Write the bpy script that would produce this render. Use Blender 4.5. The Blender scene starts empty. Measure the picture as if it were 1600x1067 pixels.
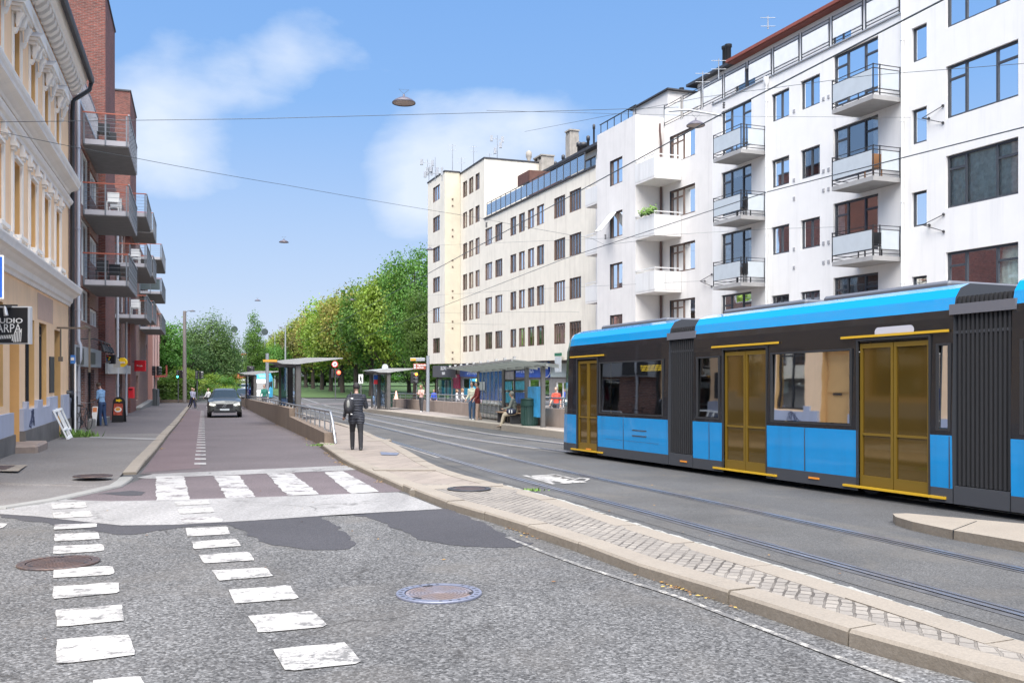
import bpy, bmesh, math, random
from mathutils import Vector, Matrix, noise as mnoise
R = math.radians
scene = bpy.context.scene
COL = scene.collection
rng = random.Random(7)
# ---------------- camera, sky, sun, exposure
CU, CV, F, CH, G = 800.0, 584.0, 1450.0, 1.65, 0.0165
cam = bpy.data.cameras.new("camera"); camo = bpy.data.objects.new("camera", cam); COL.objects.link(camo)
camo.location = (0, 0, CH); camo.rotation_euler = (R(90), 0, 0)
cam.sensor_width = 36; cam.lens = 36*F/1600; cam.shift_y = (CV-533.5)/1600; cam.clip_end = 5000; cam.clip_start = 0.05
scene.camera = camo
scene.view_settings.view_transform = 'Standard'; scene.view_settings.look = 'None'
scene.view_settings.exposure = 1.42; scene.view_settings.gamma = 1; scene.view_settings.use_curve_mapping = False
SUN_EL, SUN_AZ = 62, 182      # azimuth: compass degrees from +Y clockwise, where the sun stands
sd = bpy.data.lights.new("sun", 'SUN'); sd.energy = 4.3; sd.angle = R(72); sd.color = (1, .96, .91)
so = bpy.data.objects.new("sun", sd); COL.objects.link(so)
_d = Vector((math.sin(R(SUN_AZ))*math.cos(R(SUN_EL)), math.cos(R(SUN_AZ))*math.cos(R(SUN_EL)), math.sin(R(SUN_EL))))
so.rotation_euler = _d.to_track_quat('Z', 'Y').to_euler()
so.location = (0, -20, 40)

class NT:
    def __init__(s, tree): s.t = tree; s.n = tree.nodes; s.l = tree.links
    def new(s, typ, **kw):
        n = s.n.new(typ)
        for k, v in kw.items():
            if k.startswith('i_'):
                key = k[2:]; key = int(key) if key.isdigit() else key.replace('_', ' ')
                n.inputs[key].default_value = v
            else: setattr(n, k, v)
        return n
    def link(s, a, b): s.l.new(a, b)
    def val(s, x, sock):
        if hasattr(x, 'is_output') or isinstance(x, bpy.types.NodeSocket): s.l.new(x, sock)
        else: sock.default_value = x
    def math(s, op, a, b=0.0, clamp=False):
        n = s.n.new('ShaderNodeMath'); n.operation = op; n.use_clamp = clamp
        s.val(a, n.inputs[0]); s.val(b, n.inputs[1]); return n.outputs[0]
    def mix(s, f, a, b, blend='MIX'):
        n = s.n.new('ShaderNodeMix'); n.data_type = 'RGBA'; n.blend_type = blend
        s.val(f, n.inputs[0])
        for x, k in ((a, 6), (b, 7)):
            if isinstance(x, (tuple, list)): x = tuple(x)+((1,) if len(x) == 3 else ())
            s.val(x, n.inputs[k])
        return n.outputs[2]
    def ramp(s, f, stops):
        n = s.n.new('ShaderNodeValToRGB'); e = n.color_ramp.elements
        while len(e) < len(stops): e.new(.5)
        for el, (p, c) in zip(e, stops):
            el.position = p; el.color = (c if isinstance(c, (tuple, list)) else (c, c, c)) + ((1,) if not isinstance(c, (tuple, list)) or len(c) == 3 else ())
        s.val(f, n.inputs[0]); return n.outputs[0]
    def noise(s, vec, scale, detail=3, rough=.55, out=0, dist=0.0):
        n = s.new('ShaderNodeTexNoise'); n.inputs['Scale'].default_value = scale; n.inputs['Detail'].default_value = detail
        n.inputs['Roughness'].default_value = rough; n.inputs['Distortion'].default_value = dist
        if vec is not None: s.link(vec, n.inputs['Vector'])
        return n.outputs[out]

world = bpy.data.worlds.new("World"); scene.world = world; world.use_nodes = True
wt = NT(world.node_tree)
for n in list(wt.n): wt.n.remove(n)
sky = wt.new('ShaderNodeTexSky', sky_type='NISHITA', sun_disc=False)
sky.sun_elevation = R(SUN_EL); sky.sun_rotation = R(SUN_AZ); sky.air_density = 1.0; sky.dust_density = .5; sky.ozone_density = 2.2
tc = wt.new('ShaderNodeTexCoord'); gen = tc.outputs['Generated']
sp = wt.new('ShaderNodeSeparateXYZ'); wt.link(gen, sp.inputs[0])
# clouds live in the direction of the sky, stretched along the horizon
zc = wt.math('MAXIMUM', sp.outputs[2], 0.0); den = wt.math('ADD', zc, .35)
cmb = wt.new('ShaderNodeCombineXYZ'); wt.link(wt.math('DIVIDE', sp.outputs[0], den), cmb.inputs[0]); wt.link(wt.math('DIVIDE', sp.outputs[1], den), cmb.inputs[1])
mp = wt.new('ShaderNodeMapping'); mp.inputs['Location'].default_value = (3.1, .45, 0); wt.link(cmb.outputs[0], mp.inputs[0])
cn = wt.noise(mp.outputs[0], 1.6, 9, .56, dist=.25)
def bump_dir(x, z, r, amp):     # a soft cloud bank round one direction of the sky
    v = wt.new('ShaderNodeVectorMath', operation='DISTANCE'); wt.link(gen, v.inputs[0])
    d = Vector((x, 1, z)).normalized(); v.inputs[1].default_value = d
    return wt.math('MULTIPLY', wt.math('SUBTRACT', 1.0, wt.math('DIVIDE', v.outputs['Value'], r), True), amp)
w = wt.math('ADD', wt.math('MULTIPLY', cn, .8), .085)
for x, z, r, a in ((-.39,.28,.11,.27), (-.37,.35,.08,.18), (-.36,.22,.09,.2), (-.24,.345,.085,.17), (-.28,.30,.07,.13), (-.3,.2,.07,.13), (-.25,.2,.05,.14), (-.06,.24,.14,.28), (.02,.27,.09,.2), (.1,.27,.09,.2), (-.11,.2,.08,.15)):
    w = wt.math('ADD', w, bump_dir(x, z, r, a))
cm = wt.ramp(w, [(.635, 0.0), (.715, .5), (.82, 1.0)])
skyc = wt.new('ShaderNodeHueSaturation', i_Saturation=1.0, i_Value=1.0); wt.link(sky.outputs[0], skyc.inputs['Color'])
fog = wt.ramp(sp.outputs[2], [(0.0, .96), (.12, .9), (.45, .8)])
c0 = wt.ramp(sp.outputs[2], [(0.0, (.74, .82, .98)), (.09, (.56, .71, .98)), (.28, (.28, .53, .98)), (.6, (.13, .38, .93))])
c1 = wt.mix(fog, skyc.outputs[0], wt.mix(1.0, c0, (6.1, 6.1, 6.1), 'MULTIPLY'))
c2 = wt.mix(wt.math('MULTIPLY', cm, .7), c1, (6.0, 6.35, 6.9))
bg = wt.new('ShaderNodeBackground', i_Strength=.060); wt.link(c2, bg.inputs[0])
wo = wt.new('ShaderNodeOutputWorld'); wt.link(bg.outputs[0], wo.inputs[0])

# ---------------- helpers
def gz(x, y): return -G*max(min(y, 90), -30)       # the street falls gently away from the crossing
def at(u, v, h=0.0):                                # ground point that shows at a pixel of the photograph
    Z = (CH-h)*F/(v-CV-G*F) if v > CV+G*F+1 else 1e9
    if Z > 90: Z = F*(CH-h+G*90)/(v-CV)
    return ((u-CU)/F*Z, Z)
def zv(v, Y): return CH+(CV-v)/F*Y          # height that shows at row v when Y metres deep
def px(u, Y): return (u-CU)/F*Y

MATS = {}
def mat(name, col=(.5, .5, .5), rough=.7, metal=0.0, var=.0, vscale=3.0, bump=0.0, bscale=30.0, spec=.5, emit=None, estr=1.0, coat=0.0, var2=0.0, v2scale=.4, stain=None):
    if name in MATS: return MATS[name]
    m = bpy.data.materials.new(name); m.use_nodes = True; t = NT(m.node_tree)
    p = t.n['Principled BSDF']; p.inputs['Roughness'].default_value = rough; p.inputs['Metallic'].default_value = metal
    p.inputs['Specular IOR Level'].default_value = spec; p.inputs['Coat Weight'].default_value = coat
    c = tuple(col)+(1,)
    tcn = t.new('ShaderNodeTexCoord'); ob = tcn.outputs['Object']
    cur = c
    if var:
        f = t.ramp(t.noise(ob, vscale, 5, .6), [(.3, 1-var), (.7, 1+var)])
        n = t.mix(1.0, cur, f, 'MULTIPLY'); cur = n
    if var2:
        f = t.ramp(t.noise(ob, v2scale, 3, .5), [(.3, 1-var2), (.7, 1+var2*.5)])
        cur = t.mix(1.0, cur, f, 'MULTIPLY')
    if stain:      # vertical run-off streaks, dirt that stays put
        mpn = t.new('ShaderNodeMapping'); mpn.inputs['Scale'].default_value = (1.3, 1.3, .09); t.link(ob, mpn.inputs[0])
        f = t.ramp(t.noise(mpn.outputs[0], 2.2, 6, .65), [(.5, 0.0), (.75, stain[1])])
        cur = t.mix(f, cur, stain[0])
    if isinstance(cur, tuple): p.inputs['Base Color'].default_value = cur
    else: t.link(cur, p.inputs['Base Color'])
    if bump:
        b = t.new('ShaderNodeBump', i_Strength=bump, i_Distance=.02); t.link(t.noise(ob, bscale, 4, .6), b.inputs['Height']); t.link(b.outputs[0], p.inputs['Normal'])
    if emit: p.inputs['Emission Color'].default_value = tuple(emit)+(1,); p.inputs['Emission Strength'].default_value = estr
    MATS[name] = m; return m
def pmat(name):       # bare material with node tree; caller wires the principled
    m = bpy.data.materials.new(name); m.use_nodes = True; MATS[name] = m
    t = NT(m.node_tree); tcn = t.new('ShaderNodeTexCoord'); return m, t, t.n['Principled BSDF'], tcn.outputs['Object']

ORG = {}
class MB:
    def __init__(s, T=None): s.v = []; s.f = []; s.m = []; s.sm = []; s.T = T
    def add(s, vs, fs, m=0, smooth=False):
        o = len(s.v); s.v += [tuple(s.T(*p)) if s.T else tuple(p) for p in vs]
        s.f += [tuple(i+o for i in f) for f in fs]; s.m += [m]*len(fs); s.sm += [smooth]*len(fs); return s
    def box(s, x0, x1, y0, y1, z0, z1, m=0):
        return s.add([(x0,y0,z0),(x1,y0,z0),(x1,y1,z0),(x0,y1,z0),(x0,y0,z1),(x1,y0,z1),(x1,y1,z1),(x0,y1,z1)],
              [(0,3,2,1),(4,5,6,7),(0,1,5,4),(1,2,6,5),(2,3,7,6),(3,0,4,7)], m)
    def bbox(s, x0, x1, y0, y1, z0, z1, b=.02, m=0):   # box with chamfered vertical and top edges
        p = [(x0+b,y0),(x1-b,y0),(x1,y0+b),(x1,y1-b),(x1-b,y1),(x0+b,y1),(x0,y1-b),(x0,y0+b)]
        q = [(min(max(x,x0+b),x1-b), min(max(y,y0+b),y1-b)) for x, y in p]
        vs = [(x,y,z0) for x,y in p]+[(x,y,z1-b) for x,y in p]+[(x,y,z1) for x,y in q]
        fs = [tuple(range(7,-1,-1)), tuple(range(16,24))]
        for k in (0, 8): fs += [(k+i, k+(i+1)%8, k+8+(i+1)%8, k+8+i) for i in range(8)]
        return s.add(vs, fs, m)
    def prism(s, poly, z0, z1, m=0, top=True, bottom=False, ms=None):
        f0 = z0 if callable(z0) else (lambda x, y: z0); f1 = z1 if callable(z1) else (lambda x, y: z1)
        n = len(poly); vs = [(x,y,f0(x,y)) for x,y in poly]+[(x,y,f1(x,y)) for x,y in poly]
        if top: s.add([vs[i] for i in range(n, 2*n)], [tuple(range(n))], m)
        if bottom: s.add(vs[:n], [tuple(range(n-1,-1,-1))], m)
        s.add(vs, [(i,(i+1)%n,n+(i+1)%n,n+i) for i in range(n)], m if ms is None else ms); return s
    def sheet(s, poly, h=0.0, m=0):
        return s.add([(x, y, gz(x,y)+h) for x,y in poly], [tuple(range(len(poly)))], m)
    def cyl(s, p0, p1, r0, r1=None, n=10, m=0, caps=True, smooth=True):
        r1 = r0 if r1 is None else r1; p0, p1 = Vector(p0), Vector(p1); d = (p1-p0)
        if d.length < 1e-6: return s
        d.normalize(); a = d.orthogonal().normalized(); b = d.cross(a)
        vs = []
        for p, r in ((p0, r0), (p1, r1)):
            for i in range(n):
                t = 2*math.pi*i/n; vs.append(p+a*math.cos(t)*r+b*math.sin(t)*r)
        o = s.T; 
        s.add(vs, [(i,(i+1)%n,n+(i+1)%n,n+i) for i in range(n)], m, smooth)
        if caps: s.add(vs, [tuple(range(n-1,-1,-1)), tuple(range(n,2*n))], m)
        return s
    def tube(s, pts, r, n=6, m=0, smooth=True):
        pts = [Vector(p) for p in pts]; rings = []; prev = None
        for i, p in enumerate(pts):
            d = (pts[min(i+1,len(pts)-1)]-pts[max(i-1,0)]).normalized()
            a = d.orthogonal().normalized() if prev is None else (prev-d*prev.dot(d)).normalized()
            prev = a; b = d.cross(a); rr = r[i] if isinstance(r, (list, tuple)) else r
            rings.append([p+a*math.cos(2*math.pi*k/n)*rr+b*math.sin(2*math.pi*k/n)*rr for k in range(n)])
        vs = [q for ring in rings for q in ring]
        fs = [(i*n+k, i*n+(k+1)%n, (i+1)*n+(k+1)%n, (i+1)*n+k) for i in range(len(pts)-1) for k in range(n)]
        s.add(vs, fs, m, smooth); s.add(vs, [tuple(range(n-1,-1,-1)), tuple(range(len(vs)-n, len(vs)))], m); return s
    def lathe(s, prof, c=(0,0,0), n=20, m=0, smooth=True, cap=True):
        vs = [(c[0]+r*math.cos(2*math.pi*k/n), c[1]+r*math.sin(2*math.pi*k/n), c[2]+z) for r, z in prof for k in range(n)]
        fs = [(i*n+k, i*n+(k+1)%n, (i+1)*n+(k+1)%n, (i+1)*n+k) for i in range(len(prof)-1) for k in range(n)]
        s.add(vs, fs, m, smooth)
        if cap: s.add(vs, [tuple(range(n-1,-1,-1)), tuple(range(len(vs)-n, len(vs)))], m)
        return s
    def ball(s, c, r, m=0, n=12, k=8):
        rx, ry, rz = (r, r, r) if not isinstance(r, (tuple, list)) else r
        vs = [(c[0], c[1], c[2]-rz)]
        for i in range(1, k):
            t = math.pi*i/k
            vs += [(c[0]+rx*math.sin(t)*math.cos(2*math.pi*j/n), c[1]+ry*math.sin(t)*math.sin(2*math.pi*j/n), c[2]-rz*math.cos(t)) for j in range(n)]
        vs.append((c[0], c[1], c[2]+rz)); L = len(vs)-1
        fs = [(0, 1+(j+1)%n, 1+j) for j in range(n)]+[(L, L-n+j, L-n+(j+1)%n) for j in range(n)]
        fs += [(1+i*n+j, 1+i*n+(j+1)%n, 1+(i+1)*n+(j+1)%n, 1+(i+1)*n+j) for i in range(k-2) for j in range(n)]
        return s.add(vs, fs, m, True)
    def mesh(s, name, mats, org=(0,0,0), fixn=True):
        me = bpy.data.meshes.new(name); ox, oy, oz = org
        me.from_pydata([(x-ox, y-oy, z-oz) for x,y,z in s.v], [], s.f)
        for mm in mats: me.materials.append(mm)
        me.polygons.foreach_set('material_index', s.m); me.polygons.foreach_set('use_smooth', s.sm)
        if fixn:
            bm = bmesh.new(); bm.from_mesh(me); bmesh.ops.recalc_face_normals(bm, faces=bm.faces); bm.to_mesh(me); bm.free()
        me.update(); return me
    def build(s, name, mats, parent=None, label=None, cat=None, group=None, kind=None, fixn=True):
        if not isinstance(mats, (list, tuple)): mats = [mats]
        org = ORG.get(parent.name, (0,0,0)) if parent else (0,0,0)
        o = bpy.data.objects.new(name, s.mesh(name, mats, org, fixn)); COL.objects.link(o)
        if parent: o.parent = parent; ORG[o.name] = org
        tag(o, label, cat, group, kind); return o
def tag(o, label=None, cat=None, group=None, kind=None):
    for k, v in (('label', label), ('category', cat), ('group', group), ('kind', kind)):
        if v: o[k] = v
    return o
def thing(name, label, cat, loc=(0,0,0), group=None, kind=None):
    o = bpy.data.objects.new(name, None); COL.objects.link(o); o.location = loc; o.empty_display_size = .2
    ORG[o.name] = tuple(loc); return tag(o, label, cat, group, kind)
KIDS = {}
def copy_thing(root, loc, rz=0, label=None, group=None, scale=None, cat=None):
    def cp(o, par):
        c = o.copy(); COL.objects.link(c)
        if par is not None: c.parent = par
        for ch in o.children: cp(ch, c)
        return c
    r = cp(root, None); r.location = loc; r.rotation_euler = (0, 0, rz)
    if scale: r.scale = scale if isinstance(scale, (tuple, list)) else (scale,)*3
    if label: r['label'] = label
    if group: r['group'] = group
    return r
def place(root, loc, rz=0, scale=None):
    root.location = loc; root.rotation_euler = (0, 0, rz)
    if scale: root.scale = scale if isinstance(scale, (tuple, list)) else (scale,)*3
    return root
def text_mb(mb, txt, size, fn, m=0, bold=0.0, align='CENTER', depth=.004, shear=0.0, sx=1.0):
    """lettering as mesh; fn(x, y, z) maps letter space (x right, y up, z out) to the world"""
    cu = bpy.data.curves.new('t', 'FONT'); cu.body = txt; cu.size = size; cu.align_x = align; cu.align_y = 'CENTER'
    cu.extrude = depth; cu.offset = bold; cu.shear = shear; cu.resolution_u = 2
    ob = bpy.data.objects.new('t', cu); COL.objects.link(ob)
    dg = bpy.context.evaluated_depsgraph_get(); me = bpy.data.meshes.new_from_object(ob.evaluated_get(dg))
    T = mb.T; mb.T = None
    mb.add([fn(v.co.x*sx, v.co.y, v.co.z+depth) for v in me.vertices], [tuple(p.vertices) for p in me.polygons], m)
    mb.T = T; bpy.data.objects.remove(ob); bpy.data.curves.remove(cu); bpy.data.meshes.remove(me)

# ---------------- materials
W = {}
def asphalt(name, base, contrast, tint=(1,1,1), agg=70., patch=.18, patchcol=None, rough=.85, bump=.5):
    m, t, p, ob = pmat(name)
    v = t.new('ShaderNodeTexVoronoi', i_Scale=agg); t.link(ob, v.inputs['Vector'])
    hs = t.new('ShaderNodeSeparateColor'); t.link(v.outputs['Color'], hs.inputs[0])
    f = t.ramp(hs.outputs[0], [(0.0, base*(1-contrast)), (.35, base*(1-contrast*.35)), (.72, base*(1+contrast*.25)), (1.0, base*(1+contrast*1.5))])
    g = t.ramp(t.noise(ob, agg*.45, 3, .7), [(.32, .72), (.68, 1.22)])
    c = t.mix(1.0, f, g, 'MULTIPLY')
    big = t.ramp(t.noise(ob, .55, 5, .55), [(.3, 1-patch), (.7, 1+patch*.6)])
    c = t.mix(1.0, c, big, 'MULTIPLY')
    c = t.mix(1.0, c, tuple(tint), 'MULTIPLY')
    if patchcol:
        pf = t.ramp(t.noise(ob, .8, 4, .6, dist=.6), [(.5, 0.0), (.68, .5)]); c = t.mix(pf, c, patchcol)
    if agg < 65:      # hairline cracks and oily wheel paths on the old carriageway
        nz = t.noise(ob, 1.3, 4, .6, out=1); vm = t.new('ShaderNodeVectorMath', operation='MULTIPLY_ADD'); t.link(nz, vm.inputs[0]); vm.inputs[1].default_value = (.9,)*3; t.link(ob, vm.inputs[2])
        vc = t.new('ShaderNodeTexVoronoi', feature='DISTANCE_TO_EDGE', i_Scale=.42); t.link(vm.outputs[0], vc.inputs['Vector'])
        ck = t.math('MULTIPLY', t.ramp(vc.outputs['Distance'], [(0.0, 1.0), (.012, 0.0)]), t.ramp(t.noise(ob, .6, 3, .6), [(.5, 0.0), (.6, .75)])); c = t.mix(ck, c, (.03, .028, .026))
        mp2 = t.new('ShaderNodeMapping'); mp2.inputs['Rotation'].default_value = (0, 0, R(-22)); mp2.inputs['Scale'].default_value = (.75, .10, 1); t.link(ob, mp2.inputs[0])
        c = t.mix(1.0, c, t.ramp(t.noise(mp2.outputs[0], 1.6, 4, .55), [(.32, .80), (.62, 1.08)]), 'MULTIPLY')
        c = t.mix(t.ramp(t.noise(ob, 1.9, 3, .5), [(.66, 0.0), (.78, .55)]), c, (.045, .043, .04))
    t.link(c, p.inputs['Base Color']); p.inputs['Roughness'].default_value = rough; p.inputs['Specular IOR Level'].default_value = .3
    b = t.new('ShaderNodeBump', i_Strength=bump, i_Distance=.008); t.link(g, b.inputs['Height']); t.link(b.outputs[0], p.inputs['Normal'])
    return m
M_COARSE = asphalt('coarse_asphalt', .110, .62, (1.01, .995, .975), 64, .16, (.122, .112, .10), bump=1.0)
M_STREET = asphalt('street_asphalt', .100, .25, (1.10, .94, .955), 130, .12, bump=.25)
M_CROSS = asphalt('crossing_asphalt', .105, .28, (1.1, .90, .93), 120, .15, bump=.25)
M_BIKE = asphalt('bike_lane_asphalt', .115, .2, (1.12, .84, .86), 130, .12, bump=.2)
M_TRACK = asphalt('track_asphalt', .075, .3, (1.0, 1, 1.01), 110, .2, (.10, .092, .082), bump=.3)
M_PATCH = asphalt('patch_asphalt', .052, .25, (1, .97, 1.06), 120, .12, bump=.25)
M_WALK = asphalt('sidewalk_asphalt', .150, .25, (1.03, .96, .91), 95, .14, (.13, .115, .105), bump=.4)
M_WALKRED = asphalt('sidewalk_far_asphalt', .115, .2, (1.03, .93, .94), 110, .12, bump=.3)
M_PALE = asphalt('pale_concrete', .25, .12, (1.03, 1, .97), 60, .06, rough=.8, bump=.12)
def stone(name, c, var=.1, bump=.6, s=14, dirt=.5):
    m, t, p, ob = pmat(name)
    f = t.ramp(t.noise(ob, s*3, 5, .7), [(.3, 1-var*1.6), (.7, 1+var)])
    g = t.ramp(t.noise(ob, .9, 4, .6), [(.3, 1-var), (.7, 1+var*.5)])
    cc = t.mix(1.0, t.mix(1.0, tuple(c), f, 'MULTIPLY'), g, 'MULTIPLY')
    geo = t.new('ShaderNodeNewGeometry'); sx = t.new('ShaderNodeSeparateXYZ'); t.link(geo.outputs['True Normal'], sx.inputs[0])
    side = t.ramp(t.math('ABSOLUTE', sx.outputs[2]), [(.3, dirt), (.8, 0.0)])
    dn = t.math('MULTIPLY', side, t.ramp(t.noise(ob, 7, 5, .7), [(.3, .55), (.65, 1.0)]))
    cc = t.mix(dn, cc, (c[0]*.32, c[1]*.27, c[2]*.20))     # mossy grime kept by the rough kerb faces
    t.link(cc, p.inputs['Base Color']); p.inputs['Roughness'].default_value = .85
    b = t.new('ShaderNodeBump', i_Strength=bump, i_Distance=.01); t.link(t.noise(ob, s*2, 5, .65), b.inputs['Height']); t.link(b.outputs[0], p.inputs['Normal'])
    return m
M_KERB = stone('kerb_granite', (.245, .212, .172)); M_KERBG = stone('kerb_grey_granite', (.235, .23, .215), dirt=.3); M_SETT = stone('sett_granite', (.29, .285, .26), .16)
M_RETAIN = None
M_KERBL = stone('far_kerb_granite', (.30, .265, .22), dirt=.18)
def pavers(name, c1, c2, mortar, bw, bh, ang, ms=.012, off=.5, bump=.8, wobble=0.0, mixf=.5):
    m, t, p, ob = pmat(name)
    mpn = t.new('ShaderNodeMapping'); mpn.inputs['Rotation'].default_value = (0, 0, ang); t.link(ob, mpn.inputs[0]); vec = mpn.outputs[0]
    if wobble:
        nn = t.noise(vec, 5.5, 4, .6, out=1); vm = t.new('ShaderNodeVectorMath', operation='MULTIPLY_ADD'); t.link(nn, vm.inputs[0]); vm.inputs[1].default_value = (wobble,)*3; t.link(vec, vm.inputs[2]); vec = vm.outputs[0]
    b = t.new('ShaderNodeTexBrick', offset=off, i_Scale=1.0); b.inputs['Brick Width'].default_value = bw; b.inputs['Row Height'].default_value = bh
    b.inputs['Mortar Size'].default_value = ms; b.inputs['Mortar Smooth'].default_value = .3; b.inputs['Bias'].default_value = 0
    b.inputs['Color1'].default_value = tuple(c1)+(1,); b.inputs['Color2'].default_value = tuple(c2)+(1,); b.inputs['Mortar'].default_value = tuple(mortar)+(1,)
    t.link(vec, b.inputs['Vector'])
    g = t.ramp(t.noise(ob, 1.1, 5, .6), [(.3, .82), (.7, 1.1)]); g2 = t.ramp(t.noise(ob, 40, 3, .6), [(.3, .88), (.7, 1.1)])
    c = t.mix(1.0, t.mix(1.0, b.outputs[0], g, 'MULTIPLY'), g2, 'MULTIPLY')
    fill = t.ramp(t.noise(ob, 2.3, 4, .6), [(.42, 0.0), (.6, mixf)])       # joints filled with sand here and there
    c = t.mix(t.math('MULTIPLY', fill, b.outputs['Fac']), c, tuple(c1))
    t.link(c, p.inputs['Base Color']); p.inputs['Roughness'].default_value = .85
    bp = t.new('ShaderNodeBump', i_Strength=bump, i_Distance=.01); bp.invert = True; t.link(b.outputs['Fac'], bp.inputs['Height']); t.link(bp.outputs[0], p.inputs['Normal'])
    return m
M_COBBLE = pavers('cobble_paving', (.255, .228, .195), (.20, .18, .157), (.075, .064, .053), .135, .10, R(-70), .011, .42, 1.0, .06, .6)
M_SLAB = pavers('slab_paving', (.25, .21, .175), (.222, .187, .158), (.08, .065, .052), .62, .36, R(-72), .008, .5, .5, .02, .85)
M_PLAT = pavers('platform_paving', (.235, .205, .18), (.215, .185, .165), (.12, .105, .095), .6, .4, R(-72), .008, .5, .3)
def worn_paint(name, c, under, amt=.5, sc=9.):
    m, t, p, ob = pmat(name)
    n1 = t.noise(ob, sc, 6, .75); n2 = t.noise(ob, sc*6, 3, .6)
    f = t.ramp(t.math('ADD', t.math('MULTIPLY', n1, .8), t.math('MULTIPLY', n2, .2)), [(amt-.03, 1.0), (amt+.05, 0.0)])
    f = t.math('SUBTRACT', 1.0, f)
    dirty = t.ramp(t.noise(ob, 2.5, 4, .6), [(.3, .86), (.7, 1.0)])
    cc = t.mix(f, tuple(under), t.mix(1.0, tuple(c), dirty, 'MULTIPLY')); t.link(cc, p.inputs['Base Color']); p.inputs['Roughness'].default_value = .75
    return m
M_PAINT = worn_paint('road_paint', (.365, .35, .33), (.13, .126, .12), .44, 6.)
M_PAINTW = worn_paint('worn_road_paint', (.35, .34, .325), (.13, .115, .115), .44, 3.)
M_PAINTX = worn_paint('thin_worn_paint', (.40, .38, .34), (.12, .115, .11), .53, 14.)
M_STEEL = mat('galvanised_steel', (.34, .35, .365), .42, .7, var=.12, vscale=8)
M_RAIL = mat('rail_steel', (.50, .51, .56), .32, .85, var=.1, vscale=4); M_GROOVE = mat('rail_groove', (.025, .025, .03), .8)
M_DARKMETAL = mat('dark_metal', (.05, .05, .055), .5, .3, var=.15, vscale=5)
M_BLACK = mat('black_paint', (.022, .022, .024), .45); M_WHITE = mat('white_paint', (.78, .78, .76), .5, var=.05)
M_GREYPAINT = mat('grey_metal_paint', (.40, .41, .42), .45, .3, var=.08)
M_INT = mat('dark_interior', (.035, .033, .032), .9, var=.3, vscale=.8)  # panels behind the windows; darkness of unlit rooms put into the colour
M_CURT = mat('curtain_white', (.82, .82, .78), .9, var=.22, vscale=6); M_CURTG = mat('curtain_grey', (.42, .42, .39), .9, var=.2, vscale=5)
def glass(name, tint, gloss, grough=.02):
    m = bpy.data.materials.new(name); m.use_nodes = True; t = NT(m.node_tree); MATS[name] = m
    for n in list(t.n):
        if n.type != 'OUTPUT_MATERIAL': t.n.remove(n)
    out = t.n['Material Output']
    tr = t.new('ShaderNodeBsdfTransparent', i_Color=tuple(tint)+(1,)); gl = t.new('ShaderNodeBsdfGlossy', i_Roughness=grough, i_Color=(.95, .98, 1, 1))
    fr = t.new('ShaderNodeFresnel', i_IOR=1.5); f = t.math('ADD', t.math('MULTIPLY', fr.outputs[0], .9), gloss, True)
    tcn = t.new('ShaderNodeTexCoord'); b = t.new('ShaderNodeBump', i_Strength=.03, i_Distance=.05); t.link(t.noise(tcn.outputs['Object'], .9, 2), b.inputs['Height']); t.link(b.outputs[0], gl.inputs['Normal'])
    mx = t.new('ShaderNodeMixShader'); t.link(f, mx.inputs[0]); t.link(tr.outputs[0], mx.inputs[1]); t.link(gl.outputs[0], mx.inputs[2]); t.link(mx.outputs[0], out.inputs[0])
    return m
M_GLASS = glass('window_glass', (.84, .88, .90), .30); M_CLEAR = glass('clear_glass', (.80, .90, .88), .12); M_TGLASS = glass('tinted_glass', (.16, .16, .17), .22)
M_FROST = mat('frosted_panel', (.50, .54, .56), .35, var=.05, spec=.6)
# ================= the ground, roads, islands, tracks
def P(*pts, h=0.0): return [at(u, v, h) for u, v in pts]
def Q4(*pts, h=0.0): return [at(u/2, 534+v/2, h) for u, v in pts]      # points read in the enlarged lower left quarter
def resample(path, step):
    out = [Vector(path[0]).to_2d()]; carry = 0.0
    for a, b in zip(path, path[1:]):
        a, b = Vector(a).to_2d(), Vector(b).to_2d(); L = (b-a).length; d = step-carry
        while d < L: out.append(a+(b-a)*(d/L)); d += step
        carry = L-(d-step)
    out.append(Vector(path[-1]).to_2d()); return out
def smooth_path(path, n=6):
    p = [Vector(q).to_2d() for q in path]; out = []
    for i in range(len(p)-1):
        p0, p1, p2, p3 = p[max(i-1,0)], p[i], p[i+1], p[min(i+2,len(p)-1)]
        for k in range(n):
            t = k/n; out.append(.5*((2*p1)+(-p0+p2)*t+(2*p0-5*p1+4*p2-p3)*t*t+(-p0+3*p1-3*p2+p3)*t**3))
    out.append(p[-1]); return out
def normals2(path):
    out = []
    for i in range(len(path)):
        d = (path[min(i+1,len(path)-1)]-path[max(i-1,0)]).normalized(); out.append(Vector((d.y, -d.x)))
    return out
def offset_path(path, w):
    path = [Vector(p).to_2d() for p in path]; return [p+n*w for p, n in zip(path, normals2(path))]
def ribbon(mb, path, off, w, h, m=0):
    a, b = offset_path(path, off-w/2), offset_path(path, off+w/2); n = len(a)
    vs = [(p.x, p.y, gz(p.x,p.y)+h) for p in a]+[(p.x, p.y, gz(p.x,p.y)+h) for p in b]
    mb.add(vs, [(i, i+1, n+i+1, n+i) for i in range(n-1)], m)
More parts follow.
